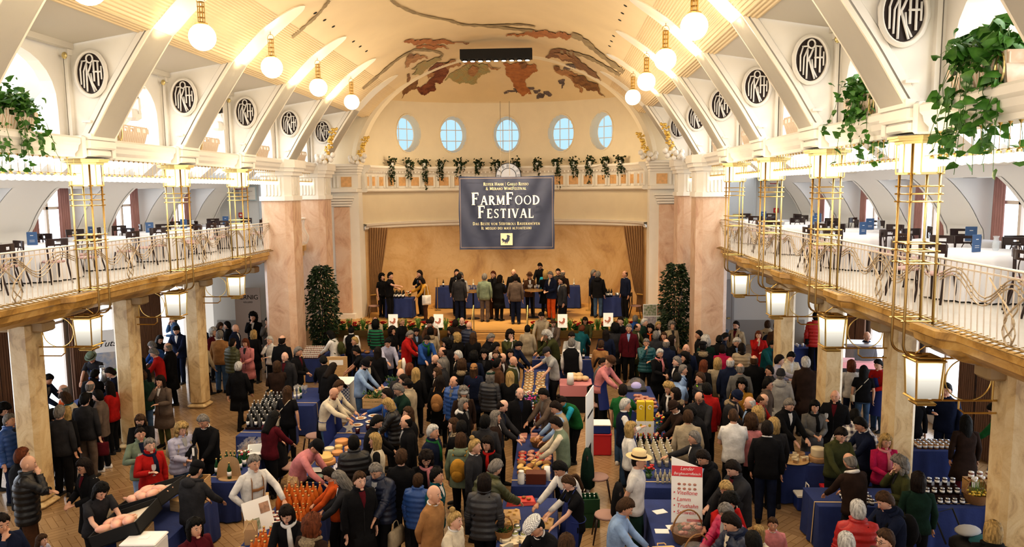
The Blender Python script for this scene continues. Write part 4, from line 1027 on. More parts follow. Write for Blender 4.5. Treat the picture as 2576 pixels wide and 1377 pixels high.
def cloth_round(r, h, folds=26, n=104):
    m = MB(); rg = [[(0.01 * math.cos(2 * pi * j / n), 0.01 * math.sin(2 * pi * j / n), h) for j in range(n)], [((r - .01) * math.cos(2 * pi * j / n), (r - .01) * math.sin(2 * pi * j / n), h) for j in range(n)]]
    for i in range(1, 7):
        t_ = i / 6; rg.append([((r + .01 + .05 * t_ + .055 * t_ * math.sin(folds * 2 * pi * j / n)) * math.cos(2 * pi * j / n), (r + .01 + .05 * t_ + .055 * t_ * math.sin(folds * 2 * pi * j / n)) * math.sin(2 * pi * j / n), h * (1 - t_) + .02) for j in range(n)])
    m.loft(rg, caps=False); return m
CRm = cloth_round(.80, .755).mesh('tablecloth', WHITEC, True)
RT = [('tabletop', MB().lathe([(.76, .71), (.77, .745)], n=32).mesh('tabletop', WOOD)), ('leg', MB().tube([(0, 0, .05), (0, 0, .71)], .04, 8).lathe([(.3, 0), (.3, .03), (.05, .06)], n=16).mesh('leg', BLACK))]
MENU = mat('blue_menu', (.05, .11, .24), .5); MN = MB().box(-.10, -.01, 0, .10, .01, .28, .004).mesh('card', MENU)
mf = MB(); mf.box(-.03, -.013, .20, .03, -.0105, .21); mf.box(-.05, -.013, .1, .05, -.0105, .106); mf.box(-.05, -.013, .07, .05, -.0105, .076); MF = mf.mesh('print', PAPER)
VG = glassm('clear_glass', (.85, .88, .9), .3); VS = MB().lathe([(.035, 0), (.05, .03), (.055, .12), (.035, .2), (.05, .24)], n=12, caps=False).mesh('vase', VG, True)
GCH = []
TABS = {-1: [(-9.45, 13.2), (-9.35, 15.6), (-9.5, 18.0), (-9.3, 20.3), (-9.5, 22.6), (-9.2, 25.0)], 1: [(9.7, 10.6), (9.75, 15.05), (8.9, 12.6), (8.95, 17.3), (9.8, 19.2), (8.9, 21.2), (9.8, 23.3), (8.9, 25.3)]}
for s in (-1, 1):
    for i, (x, y) in enumerate(TABS[s]):
        g = ordn(i) + f' {SD[s]} gallery table'
        t = thing('round_table', f'round gallery table under its white cloth, {g}', 'table', (x, y, 4.15), 0, 'round tables on the galleries')
        for n, me in RT: link(n, me, t)
        tag(link('tablecloth', CRm, None, (x, y, 4.155)), f'long white tablecloth draped over the {g}', 'tablecloth', 'white cloths on the galleries')
        rr = random.Random(i * 7 + s); rz = rr.uniform(-.5, .5)
        t = thing('menu_card', f'upright blue menu card on the {g}', 'menu', (x + rr.uniform(-.2, .2), y - .2, 4.915), rz, 'blue menu cards on the galleries'); link('card', MN, t); link('print', MF, t)
        if i % 2 == 0: tag(link('glass_vase', VS, None, (x + .25, y + .05, 4.915)), f'clear glass vase on the {g}', 'vase')
        n = 8 if s > 0 else 7
        for j in range(n):
            a = 2 * pi * (j + .35 * (i % 3)) / n + rr.uniform(-.12, .12); d = rr.uniform(1.02, 1.12)
            cx, cy = x + d * math.cos(a), y + d * math.sin(a)
            if abs(cx) > 10.5 or abs(cx) < 7.55: continue
            if any(math.hypot(cx - tx, cy - ty) < 1.02 for q, (tx, ty) in enumerate(TABS[s]) if q != i): continue
            if any(math.hypot(cx - u, cy - v) < .5 for u, v in GCH): continue
            GCH.append((cx, cy)); chair(cx, cy, 4.15, a + pi / 2 + pi + rr.uniform(-.25, .25), f'black bentwood chair with pink seat at the {g}, {["right","back right","back","back left","left","front left","front","front right"][int(((a % (2*pi)) / (2*pi)) * 8) % 8]} side', f'bentwood chairs round the {g}')
# signs on the end walls
for s in (-1, 1):
    x = s * 10.3
    t = thing('fire_sign', f'red and white safety sign on the {SD[s]} gallery end wall', 'sign', (x, 28.62, 6.22)); MB().box(-.3, -.02, -.11, .3, .02, .11).obj('sign_plate', mat('sign_red', (.6, .03, .04), .5), t)
    q = MB(); q.box(-.03, -.026, -.1, .03, -.021, .1); q.lathe([(.07, 0), (.07, .001)], (-.17, 0, 0), 14); 
    MB().box(-.02, -.025, -.1, .02, -.021, .1).tube([(-.16 + .06 * math.cos(2 * pi * i / 14), -.025, .06 * math.sin(2 * pi * i / 14)) for i in range(15)], .01, 4).box(.14, -.025, -.07, .2, -.021, .06).obj('symbols', PAPER, t)
    t = thing('call_point', f'small red fire call point on the {SD[s]} gallery end wall', 'alarm', (x + s * -.05, 28.64, 5.12)); MB().box(-.09, -.03, -.09, .09, .03, .09, .01).obj('housing', MATS['sign_red'], t); MB().box(-.045, -.036, -.045, .045, -.031, .045).obj('push_plate', PAPER, t)
    t = thing('evacuation_plan', f'framed floor plan on the {SD[s]} gallery end wall', 'picture', (s * 9.95, 28.64, 5.95)); MB().box(-.35, -.02, -.28, .35, .02, .28).obj('frame', mat('plan_frame', (.5, .6, .65), .4), t); MB().box(-.31, -.026, -.24, .31, -.021, .24).obj('sheet', PAPER, t)
    MB().box(-.24, -.03, -.16, -.02, -.027, -.14).box(-.24, -.03, .08, .2, -.027, .09).box(-.24, -.03, -.16, -.23, -.027, .09).box(.0, -.03, -.1, .01, -.027, .09).obj('plan_lines', DARK, t)
    d = MB(); d.box(s * 9.0 - .42, 28.64, 4.15, s * 9.0 + .42, 28.7, 6.3); d.box(s * 9.0 - .5, 28.62, 4.15, s * 9.0 - .42, 28.7, 6.4); d.box(s * 9.0 + .42, 28.62, 4.15, s * 9.0 + .5, 28.7, 6.4)
    o = struct('door_%d' % (1 if s < 0 else 2), d, mat('door_pale', (.55, .60, .66), .45)); MB().box(s * 9.0 - .34, 28.60, 4.95, s * 9.0 + .34, 28.64, 5.0).obj('door_handle', PALEGOLD, o)
    d = MB(); d.box(s * 8.2 - .5, 28.64, 0, s * 8.2 + .5, 28.7, 2.5); d.box(s * 8.2 - .58, 28.62, 0, s * 8.2 - .5, 28.7, 2.6); d.box(s * 8.2 + .5, 28.62, 0, s * 8.2 + .58, 28.7, 2.6)
    o = struct('door_%d' % (3 if s < 0 else 4), d, mat('door_grey', (.42, .43, .46), .5)); MB().box(s * 8.2 + .32, 28.58, 1.0, s * 8.2 + .44, 28.63, 1.06, .01).obj('door_handle', PALEGOLD, o)
# stage curtains
for s in (-1, 1):
    m = MB(); rg = []
    for i in range(17):
        v = i / 16; z = 1.15 + 3.4 * (1 - v); w = .80 * (1 - .78 * v ** 1.1) if v < .8 else .80 * .30 * (1 + (v - .8) * .8); row = []
        for j in range(49):
            u = j / 48; row.append((-s * (u * w), .05 * math.sin(2 * pi * 8 * u) * (1 - .5 * v), z))
        rg.append(row)
    m.loft(rg, caps=False, closed=False)
    t = thing('stage_curtain', f'tan gathered stage curtain tied back at the {SD[s]} side of the niche', 'curtain', (s * 5.42, 29.35, 0)); m.obj('cloth', TANC, t, True); MB().tube([(-s * .02, -.07, 1.85), (-s * .26, -.07, 1.88)], .03, 6).obj('tie_band', GOLD, t)
# flower trough along the stage front
def grass_clump(seed, n=46, h=.34, sp=.2):
    rr = random.Random(seed); m = MB()
    for _ in range(n):
        a = rr.uniform(0, 2 * pi); r = rr.uniform(.3, 1) * sp; hh = h * rr.uniform(.7, 1.1)
        m.tube([(rr.gauss(0, .02), rr.gauss(0, .02), 0), (math.cos(a) * r * .5, math.sin(a) * r * .5, hh), (math.cos(a) * r * 1.15, math.sin(a) * r * 1.15, hh * .7)], [.007, .006, .001], 3)
    return m.mesh('blades', GRASS)
def pointsettia(seed):
    rr = random.Random(seed); g = MB(); f = MB()
    for _ in range(30): a = rr.uniform(0, 2 * pi); leaf(g, (rr.gauss(0, .03), rr.gauss(0, .03), rr.uniform(.02, .16)), (math.cos(a), math.sin(a), rr.uniform(-.1, .5)), .12, rr)
    for _ in range(9):
        cx, cy, cz = rr.gauss(0, .08), rr.gauss(0, .05), rr.uniform(.17, .28)
        for i in range(7): a = 2 * pi * i / 7; leaf(f, (cx, cy, cz), (math.cos(a), math.sin(a), .25), .055, rr)
    return g.mesh('green_leaves', GREEN), f.mesh('red_petals', RED)
GCs = [grass_clump(i) for i in range(3)]; PS = [pointsettia(i) for i in range(3)]
for s, (xa, xb) in ((-1, (-6.3, -.98)), (1, (1.08, 6.3))):
    tr = MB(); tr.box(xa, 25.86, .88, xb, 26.1, .93); tr.box(xa, 25.86, .93, xb, 25.885, 1.08); tr.box(xa, 26.075, .93, xb, 26.1, 1.08); tr.box(xa, 25.885, .93, xb, 26.075, 1.05); tr.box(xa, 25.88, .80, xb, 26.11, .88, .01)
    tag(tr.obj('flower_trough', GOLD), f'long brass flower trough on the {SD[s]} half of the stage front', 'planter')
    n = 21
    for i in range(n):
        x = xa + .18 + (xb - xa - .36) * i / (n - 1)
        if i % 2: t = thing('spider_plant', f'bright green grassy plant in the {SD[s]} stage trough, {ordn(i//2)} from the left', 'plant', (x, 25.97, 1.04), i); link('blades', GCs[i % 3], t); t.scale = (1.25,) * 3
        else:
            if i > 38: continue
            t = thing('poinsettia', f'red poinsettia in the {SD[s]} stage trough, {ordn(i//2)} from the left', 'plant', (x, 25.98, 1.04), i); link('green_leaves', PS[i % 3][0], t); link('red_petals', PS[i % 3][1], t); t.scale = (1.2,) * 3
for i, (px, py) in enumerate(((989, 808), (1103, 808), (1415, 808), (1530, 805))):
    p = at(px, py, y=25.82); t = thing('rooster_card', f'white card with red rooster emblem on the stage front, {ordn(i)} from the left', 'card', (p.x, 25.82, p.z), 0)
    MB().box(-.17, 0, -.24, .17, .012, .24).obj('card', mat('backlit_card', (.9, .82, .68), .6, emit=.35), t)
    q = MB(); q.add([(-.14 + .29 * a, -.004, -.16 + .30 * b) for a, b in ROOST], [tuple(range(len(ROOST)))]); q.obj('rooster_emblem', mat('rooster_red', (.70, .28, .20), .6), t)
t = thing('photo_board', 'grey framed board with four farm photographs leaning at the stage right end', 'board', (5.45, 25.7, 1.3))
MB().box(-.46, 0, -.1, .46, .03, .72).obj('frame', PAPER, t)
PHM = [mat('photo_print_' + n, c, .5, c2=d, nscale=14) for n, c, d in (('green', (.13, .2, .08), (.5, .45, .4)), ('orange', (.5, .3, .2), (.25, .15, .1)), ('violet', (.3, .25, .3), (.55, .5, .5)))]
for i, (a, b) in enumerate(((-.44, .33), (.01, .33), (-.44, -.08), (.01, -.08))): MB().box(a, -.006, b, a + .43, -.001, b + .37).obj('photograph', PHM[i % 3], t)
# handrails at the steps
for s, px in ((-1, 1197), (1, 1313)):
    x = -.9 if s < 0 else 1.0
    t = thing('handrail', f'slim brass handrail on the {SD[s]} side of the stage steps', 'handrail', (x, 25.9, 0))
    MB().tube([(0, 0, 1.08), (0, 0, 1.95)], .018, 6).tube([(0, -1.3, .2), (0, -1.3, 1.1)], .018, 6).obj('post', PALEGOLD, t); MB().tube([(0, .05, 1.95), (0, 0, 1.95), (0, -1.3, 1.1), (0, -1.36, 1.1)], .022, 6).obj('rail', PALEGOLD, t)
# ================= PEOPLE =================
CN = dict(black=(.010, .010, .012), charcoal=(.035, .035, .04), navy=(.012, .018, .045), blue=(.03, .09, .30), ltblue=(.28, .40, .62), teal=(.01, .09, .11), green=(.02, .13, .04), dkgreen=(.012, .035, .025), olive=(.06, .065, .025), sage=(.20, .25, .18),
 mustard=(.45, .24, .04), yellow=(.6, .5, .12), camel=(.36, .19, .08), beige=(.42, .35, .25), cream=(.68, .60, .47), white=(.74, .72, .70), grey=(.16, .155, .15), ltgrey=(.38, .38, .38), brown=(.09, .045, .025), dkbrown=(.035, .02, .015), burgundy=(.10, .010, .018), red=(.42, .018, .016),
 pink=(.62, .25, .26), magenta=(.45, .02, .09), orange=(.55, .10, .02), lilac=(.42, .42, .55), denim=(.06, .11, .20), taupe=(.14, .105, .085), aqua=(.03, .35, .50), lime=(.3, .6, .05))
HC = dict(k=(.006, .005, .004), d=(.016, .009, .006), n=(.075, .038, .018), y=(.50, .34, .14), g=(.24, .22, .20), w=(.62, .60, .57), a=(.17, .05, .02))
SKN = [mat('skin_%d' % i, c, .5, noise=.08, nscale=10) for i, c in enumerate(((.62, .36, .25), (.55, .30, .20), (.66, .40, .30), (.42, .21, .13)))]
EYEW = mat('eye_white', (.48, .42, .38), .4); EYED = mat('eye_dark', (.02, .012, .01), .3); LIP = mat('lips', (.42, .14, .11), .5)
def cm_(c, kind='cloth'):
    n = f'{kind}_{c}'
    if n in MATS: return MATS[n]
    if c == 'plaid': m = cm_plaid(); return m
    if kind == 'leather': return mat(n, CN[c], .35, bump=.2, bscale=40)
    if kind == 'puffer': return mat(n, CN[c], .45, noise=.2, nscale=12, bump=.3, bscale=18)
    return mat(n, CN[c], .9, noise=.3, nscale=7, bump=.5, bscale=16, spec=.15)
def cm_plaid():
    m = mat('cloth_plaid', (.6, .6, .6), .85); n, l = m.node_tree.nodes, m.node_tree.links; tc = n.new('ShaderNodeTexCoord')
    out = []
    for ax in ('X', 'Z'):
        w = n.new('ShaderNodeTexWave'); w.bands_direction = ax; w.inputs['Scale'].default_value = 3.2; l.new(tc.outputs['Object'], w.inputs[0]); r = n.new('ShaderNodeValToRGB'); e = r.color_ramp.elements
        e[0].position = .4; e[0].color = (.05, .045, .08, 1); e[1].position = .55; e[1].color = (.75, .72, .70, 1); l.new(w.outputs['Fac'], r.inputs[0]); out.append(r)
    mx = n.new('ShaderNodeMixRGB'); mx.inputs[0].default_value = .5; l.new(out[0].outputs[0], mx.inputs[1]); l.new(out[1].outputs[0], mx.inputs[2]); l.new(mx.outputs[0], n['Principled BSDF'].inputs['Base Color']); return m
def hm_(c): return mat('hair_' + c, HC[c], .6, noise=.6, nscale=45, bump=.8, bscale=70, stretch=(1, 1, .2), spec=.18)
# poses: lean, head tilt, right hand (x,f,z), left hand, stride
POSES = dict(A=(.02, .05, (-.25, .04, .82), (.25, .04, .82), 0), H=(.06, .25, (-.07, .30, 1.08), (.07, .28, 1.06), 0), E=(.05, .15, (-.04, .17, 1.46), (.10, .27, 1.14), 0), G=(.03, .1, (-.14, .32, 1.22), (.24, .05, .83), 0),
 L=(.50, .45, (-.16, .60, .90), (.16, .56, .90), 0), R=(.42, .35, (-.12, .80, .98), (.20, .42, .90), 0), W=(.06, .05, (-.25, .18, .87), (.25, -.12, .86), .26), F=(.04, .12, (.10, .22, 1.16), (-.12, .24, 1.20), 0),
 P=(.10, .1, (-.30, .62, 1.12), (.22, .10, .95), 0), K=(.03, .05, (-.05, -.17, .93), (.06, -.18, .90), 0), N=(.10, .2, (-.20, .06, .98), (.34, .38, .95), .08), B=(.85, .6, (-.14, .62, .72), (.16, .60, .72), 0),
 Q=(.03, .08, (-.21, .10, .92), (.21, .10, .92), .05), U=(.08, .15, (-.28, .62, 1.28), (.12, .30, 1.15), 0), T=(.20, .45, (-.16, .42, 1.0), (.16, .40, 1.0), .05))
class Sk: pass
def skel(pk):
    if pk in SKC: return SKC[pk]
    lean, ht, rh, lh, st = POSES[pk]; k = Sk(); hf = -.16 * math.sin(lean)
    tab = [(hf, .93, 0)]; f, z = hf, .93; n = 30
    for i in range(n):
        u = (i + 1) / n; th = lean * min(1, u * 1.6); f += .62 / n * math.sin(th); z += .62 / n * math.cos(th); tab.append((f, z, th))
    def sp(h):
        if h <= .93: return (hf * max(0, min(1, (h - .1) / .8)), h, 0)
        i = min(n, (h - .93) / .62 * n); a = int(i); b = min(n, a + 1); t = i - a
        return tuple(tab[a][q] * (1 - t) + tab[b][q] * t for q in range(3))
    k.sp = sp; k.lean = lean; k.st = st; k.hf = hf
    def pt(x, f, h):
        a = sp(h); return Vector((x, a[0] + f * math.cos(a[2]), a[1] - f * math.sin(a[2])))
    k.pt = pt; k.arms = []
    for sd, hd in ((-1, rh), (1, lh)):
        S_ = pt(sd * .178, .0, 1.405); T = Vector(hd); d = T - S_; L1, L2 = .285, .26; D = min(d.length, (L1 + L2) * .985); d.normalize(); T = S_ + d * D
        a = (L1 * L1 - L2 * L2 + D * D) / (2 * D); h = math.sqrt(max(0, L1 * L1 - a * a)); hint = Vector((sd * .7, -.5, -.6)) if pk not in 'NK' else Vector((sd * 1, -.3, 0)); hint = (hint - d * hint.dot(d)).normalized()
        k.arms.append((S_, S_ + d * a + hint * h, T))
    k.neck = pt(0, .0, 1.47); th = sp(1.5)[2]; k.pitch = th * .45 + ht
    k.head = k.neck + Vector((0, .10 * math.sin(k.pitch * .7) + .02, .145 * math.cos(k.pitch * .7)))
    SKC[pk] = k; return k
SKC = {}
def fl(p): return (p[0], -p[1], p[2])   # (x, forward, z) -> local blender coords
def HM(k, yaw): return Matrix.Translation(fl(k.head + Vector((0, .004, .012)))) @ Matrix.Rotation(yaw, 4, 'Z') @ Matrix.Rotation(k.pitch, 4, 'X') @ Matrix.Scale(1.1, 4)
def head_mesh(mb):
    n, m = 24, 16; rings = []
    for i in range(m + 1):
        a = -pi / 2 + pi * i / m; a = max(-1.45, min(1.45, a)); u = math.sin(a); row = []
        for j in range(n):
            b = 2 * pi * j / n; c = math.cos(a); s_, f_ = c * math.cos(b), c * math.sin(b)
            x, f, z = s_ * .075, f_ * .094, u * .118
            if u < -.1: q = (-u - .1) / .9; x *= 1 - .38 * q; f = f * (1 - .05 * q) + .012 * q if f > 0 else f * (1 - .55 * q)
            if f > .07: f = .07 + (f - .07) * .7
            row.append((x, -f, z))
        rings.append(row)
    mb.loft(rings)
    mb.loft([[(-.009, -.08, .018), (.009, -.08, .018), (.004, -.088, .02), (-.004, -.088, .02)], [(-.017, -.08, -.028), (.017, -.08, -.028), (.010, -.112, -.026), (-.010, -.112, -.026)], [(-.012, -.078, -.036), (.012, -.078, -.036), (.006, -.09, -.036), (-.006, -.09, -.036)]])
    for q in (-1, 1): mb.ell((q * .074, .006, -.008), .012, .022, .034, 8, 5)
    mb.ell((0, -.066, -.098), .028, .022, .018, 8, 4)
    mb.mat(1)
    for q in (-1, 1): mb.ell((q * .030, -.0790, .013), .0125, .007, .0062, 8, 4)
    mb.mat(2)
    for q in (-1, 1): mb.ell((q * .030, -.0845, .013), .0062, .003, .0062, 6, 3); mb.box(q * .031 - .015, -.0835, .032, q * .031 + .015, -.074, .0365, .001)
    mb.mat(3); mb.ell((0, -.083, -.062), .024, .007, .007, 8, 4); mb.mat(0)
def body_core(pk):
    k = skel(pk); b = MB()
    b.loft([[fl(k.pt(w * math.cos(2 * pi * j / 12), d * math.sin(2 * pi * j / 12), h)) for j in range(12)] for h, w, d in ((.86, .13, .08), (1.0, .13, .08), (1.2, .14, .08), (1.36, .155, .075), (1.42, .13, .06), (1.46, .07, .055))])
    hp = k.head; n0 = k.pt(0, -.005, 1.42); b.tube([fl(n0), fl(k.neck + Vector((0, .0, .0))), fl(hp + Vector((0, -.015, -.03)))], [.062, .056, .056], 12)
    b.ell(fl(hp), .055, .07, .085, 12, 8)
    for i, (S_, E_, T) in enumerate(k.arms):
        sd = -1 if i == 0 else 1; b.tube([fl(p) for p in (S_, S_.lerp(E_, .5), E_, E_.lerp(T, .35), T)], [.047, .042, .036, .038, .025], 10)
        d = (T - E_).normalized(); side = d.cross(Vector((0, 0, 1))); side = side.normalized() if side.length > .3 else Vector((0, 1, 0)); nrm = side.cross(d)
        if nrm.z > 0 and pk not in 'A W': nrm = -nrm
        inw = Vector((-sd, 0, 0)); palm = T + d * .045
        up = nrm
        b.tube([fl(T - d * .01), fl(T + d * .03), fl(T + d * .085)], [.024, .034, .036], 10, flat=.5, up=fl(nrm))
        for q in range(4):
            o = T + d * .085 + side * (.026 - .0175 * q); L = (.070, .078, .074, .058)[q]
            b.tube([fl(o - d * .02), fl(o + d * L * .45 + nrm * .006), fl(o + d * L * .8 + nrm * .022), fl(o + d * L * .95 + nrm * .04)], [.0095, .0092, .0085, .007], 6)
        sg = 1 if side.dot(inw) > 0 else -1
        b.tube([fl(T + d * .02 + side * sg * .02), fl(T + d * .045 + side * sg * .045 + nrm * .01), fl(T + d * .085 + side * sg * .05 + nrm * .025)], [.013, .0115, .009], 6)
    for sd in (-1, 1):
        b.tube([fl(p) for p in legpath(k, sd)], [.06, .055, .045, .045, .035], 8)
    me = b.mesh('core', SKN[0]); o = link('tmp', me); md = o.modifiers.new('r', 'REMESH'); md.mode = 'VOXEL'; md.voxel_size = .011; md.use_smooth_shade = True
    dg = bpy.context.evaluated_depsgraph_get(); me2 = bpy.data.meshes.new_from_object(o.evaluated_get(dg)); bpy.data.objects.remove(o)
    V = [tuple(v.co) for v in me2.vertices]; F = [tuple(p.vertices) for p in me2.polygons]; bpy.data.meshes.remove(me2); return V, F
def legpath(k, sd):
    st = k.st * sd; hf = k.hf
    return [Vector((sd * .088, hf, .88)), Vector((sd * .092, hf * .7 + .35 * st + .015, .68)), Vector((sd * .098, hf * .4 + .6 * st + .035, .48)), Vector((sd * .10, hf * .2 + .8 * st + .01, .28)), Vector((sd * .104, st, .09))]
COREC = {}; BODYC = {}
def body(pk, yaw):
    key = (pk, round(yaw, 1))
    if key in BODYC: return BODYC[key]
    if pk not in COREC: COREC[pk] = body_core(pk)
    V, F = COREC[pk]; k = skel(pk); b = MB(); b.add(V, F); h = MB(); head_mesh(h); M = HM(k, yaw); o = len(b.v)
    b.v += [tuple(M @ Vector(p)) for p in h.v]; b.f += [tuple(i + o for i in f) for f in h.f]; b.m += h.m
    BODYC[key] = b.mesh('person', [SKN[0], EYEW, EYED, LIP], True); return BODYC[key]
GC = {}
def cached(key, fn, m):
    if key not in GC: GC[key] = fn().mesh(key[0], m, True)
    return GC[key]
PROF = {0: [(.80, .185, .122), (.92, .182, .12), (1.06, .168, .115), (1.20, .188, .128), (1.32, .205, .13), (1.39, .205, .115), (1.435, .178, .092), (1.465, .12, .075), (1.49, .078, .066), (1.51, .068, .062)],
        1: [(.80, .190, .125), (.92, .185, .12), (1.06, .148, .105), (1.20, .166, .128), (1.30, .178, .135), (1.38, .182, .108), (1.43, .155, .086), (1.465, .10, .07), (1.49, .068, .060), (1.51, .060, .056)]}
def ringat(k, h, w, d, n=20, e=2.5, x0=0):
    out = []
    for j in range(n):
        a = 2 * pi * j / n; c, s_ = math.cos(a), math.sin(a); out.append(fl(k.pt(math.copysign(abs(c) ** (2 / e), c) * w * 1.06 + x0, math.copysign(abs(s_) ** (2 / e), s_) * d, h)))
    return out
def garment(pk, sex, ty):
    k = skel(pk); b = MB(); pf = PROF[sex]; ex = {'j': .018, 'c': .022, 'p': .036, 's': .010, 't': .004, 'w': .006, 'v': .014, 'd': .004}[ty]
    hem = {'c': .50, 'd': .52, 'j': .78, 'p': .78, 's': .82, 't': .84, 'w': .86, 'v': .84}[ty]
    rings = []
    if ty in 'cd':
        for h, w, d in ((hem, .235 if ty == 'c' else .25, .19), (.66, .222, .165), (.80, .205, .145)): rings.append(ringat(k, h, w, d))
    else: rings.append(ringat(k, hem, .187 + ex, .124 + ex))
    if ty == 'p':
        hs = [hem + .02 + i * .024 for i in range(int((1.43 - hem) / .024))]
        for i, h in enumerate(hs):
            for a, c in zip(pf, pf[1:]):
                if a[0] <= h <= c[0]: t = (h - a[0]) / (c[0] - a[0]); w, d = a[1] + t * (c[1] - a[1]), a[2] + t * (c[2] - a[2]); break
            else: w, d = pf[0][1], pf[0][2]
            q = .010 if i % 4 in (1, 2) else -.004; rings.append(ringat(k, h, w + ex + q, d + ex + q))
        for h, w, d in pf[7:]: rings.append(ringat(k, h, w + .03, d + .028))
    else:
        for h, w, d in pf:
            if h > hem + .01: rings.append(ringat(k, h, w + ex, d + ex, e=2.5 if h < 1.4 else 2.2))
    if ty in 'jcpw': rings.append(ringat(k, 1.535, .072 + ex, .066 + ex))
    b.loft(rings)
    if ty != 'v':
        for S_, E_, T in k.arms:
            inn = k.pt(0, 0, 1.40).lerp(S_, .45); bulk = ex * .8
            if ty == 't': pts = [inn, S_, S_.lerp(E_, .35), S_.lerp(E_, .68)]; rr = [.065, .062, .058, .058]
            else:
                W_ = E_.lerp(T, .97); pts = [inn, S_, S_.lerp(E_, .5), S_.lerp(E_, .88), E_, E_.lerp(T, .15), E_.lerp(T, .6), W_]; rr = [.068, .066, .057, .051, .051, .050, .044, .036]
            if ty == 'p':
                P2 = pathpts(pts, 4); r2 = []
                for i in range(len(P2)): u = i / 4; a_ = int(min(u, len(rr) - 2)); r2.append(rr[a_] + (rr[a_ + 1] - rr[a_]) * min(1, u - a_) + bulk * .7 + (.007 if i % 3 == 1 else -.003))
                b.tube([fl(p) for p in P2], r2, 12)
            else: b.tube([fl(p) for p in pts], [r + bulk * .7 for r in rr], 12)
    return b
def trousers(pk, sex, slim):
    k = skel(pk); b = MB(); w = .006 if slim else .016
    b.loft([ringat(k, .80, .168, .105), ringat(k, .88, .175 + w * .3, .112), ringat(k, .97, .160, .108), ringat(k, 1.02, .155, .10)])
    for sd in (-1, 1):
        P = legpath(k, sd); b.tube([fl(p) for p in [P[0] + Vector((0, 0, .03))] + P[1:] + [P[4] - Vector((0, 0, .03))]], [.094, .080 + w * .5, .060 + w, .056 + w, .044 + w, .044 + w], 12)
    return b
def shoe():
    b = MB(); b.loft([[(x * w, -f, z) for x, z in ((-1, .012), (-.9, 0), (.9, 0), (1, .012), (.85, h), (0, h * 1.15), (-.85, h))] for f, w, h in ((-.075, .028, .05), (-.06, .038, .085), (0, .040, .085), (.06, .043, .058), (.13, .045, .045), (.175, .032, .03), (.185, .015, .02))]); return b
SHM = shoe()
def hairmesh(st):
    """hair styles modelled around the head centre (local, face towards -y)"""
    b = MB(); n, m = 32, 20; th = {'s': .014, 'x': .005, 'r': .009, 'o': .022, 'l': .018, 'p': .011, 'n': .011, 'c': .03}[st]; rr = random.Random(4)
    V = []; ok = []
    for i in range(m + 1):
        a = -pi / 2 + pi * i / m; u = math.sin(a); row = []
        for j in range(n):
            bb = 2 * pi * j / n; c = math.cos(a); s_, f_ = c * math.cos(bb), c * math.sin(bb); q = max(0, (-u - .1) / .9)
            t = th * (1 + .5 * rr.random()) * (1.25 if u > .5 and st in 'soc' else 1) + (rr.uniform(0, .02) if st == 'c' else 0)
            thr = -.62 if f_ < -.4 else (-.62 + (f_ + .4) / .45 * .67 if f_ < .05 else (.05 + (f_ - .05) / .45 * .47 if f_ < .5 else .52 + (f_ - .5) * .35))
            if st in 'oc': thr -= .12 if f_ < .3 else 0
            thr += .06 * math.sin(7 * bb) + .03 * math.sin(17 * bb + 1)
            keep = u > thr - .02
            if st == 'r': keep = keep and u < .52 - .25 * max(0, f_) and f_ < .35
            e = t if keep else -.012
            row.append((s_ * (.075 + e), -(f_ * (.094 + e)) if f_ < 0 else -min(f_ * (.094 + e), .094 + e), u * (.118 + e)))
        V.append(row)
    b.loft(V)
    def curtain(drop, wd, back, front=-.35, fl_=0.0):
        rg = []
        for i in range(8):
            t = i / 7; z = .03 - drop * t; sc = 1 + wd * math.sin(pi * min(1, .25 + .75 * t)); row = []
            A = [(-front * .0) + math.radians(-20) + math.radians(220) * q / 14 for q in range(15)]
            ox = [(math.cos(a) * (.092 * sc), math.sin(a) * (.100 * sc) + back * t, z + (.006 * math.sin(9 * a))) for a in A]; ix = [(math.cos(a) * (.070 * sc), math.sin(a) * (.072 * sc) + back * t, z) for a in reversed(A)]
            rg.append(ox + ix)
        b.loft(rg)
    if st == 'o': curtain(.17, .10, .0)
    if st == 'l': curtain(.34, .10, .02)
    if st == 'c':
        for _ in range(40): a = rr.uniform(-.3, pi + .3); b.ell((math.cos(a) * .09, math.sin(a) * .09, rr.uniform(-.12, .08)), .035, .035, .04, 6, 4)
    if st == 'p': b.tube(pathpts([(0, .09, .05), (0, .14, .03), (0, .15, -.08), (0, .12, -.24)]), [.02] * 4 + [.032] * 4 + [.028] * 4 + [.008], 8)
    if st == 'n': b.ell((0, .05, .135), .042, .042, .038, 10, 6)
    return b
def hatmesh(ty):
    b = MB()
    def dome(r0, top, z0, n=24, sx=1.0, sy=1.22):
        b.lathe([(r0, z0), (r0 * 1.01, z0 + .03), (r0 * .93, z0 + (top - z0) * .6), (r0 * .62, top - .012), (r0 * .1, top)], n=n, sx=sx, sy=sy)
    if ty == 'beanie': dome(.088, .15, .0); b.lathe([(.086, .0), (.096, .01), (.096, .04), (.088, .05)], n=24, sy=1.22)
    if ty == 'cap': dome(.086, .138, .03); b.loft([[(x, -.09 - .07 * (1 - (x / .07) ** 2), .045 - .02 * (1 - (x / .07) ** 2)), (x, -.085, .05), (x, -.085, .04)] for x in (-.07, -.045, -.02, 0, .02, .045, .07)])
    if ty == 'flat': b.ell((0, -.02, .085), .102, .135, .048, 24, 8); b.ell((0, -.11, .06), .07, .05, .012, 14, 4)
    if ty in ('straw', 'fedora', 'felt'):
        w = .155 if ty == 'straw' else .13
        b.lathe([(.084, .05), (.086, .06), (.080, .14), (.06, .165), (.01, .158)], n=28, sy=1.2); b.lathe([(.08, .052), (w * .8, .05), (w, .060), (w, .064), (w * .8, .056), (.08, .06)], n=28, sy=1.15, caps=False)
    if ty == 'earband': b.lathe([(.083, -.01), (.092, .0), (.092, .035), (.083, .045)], n=24, sy=1.22)
    return b
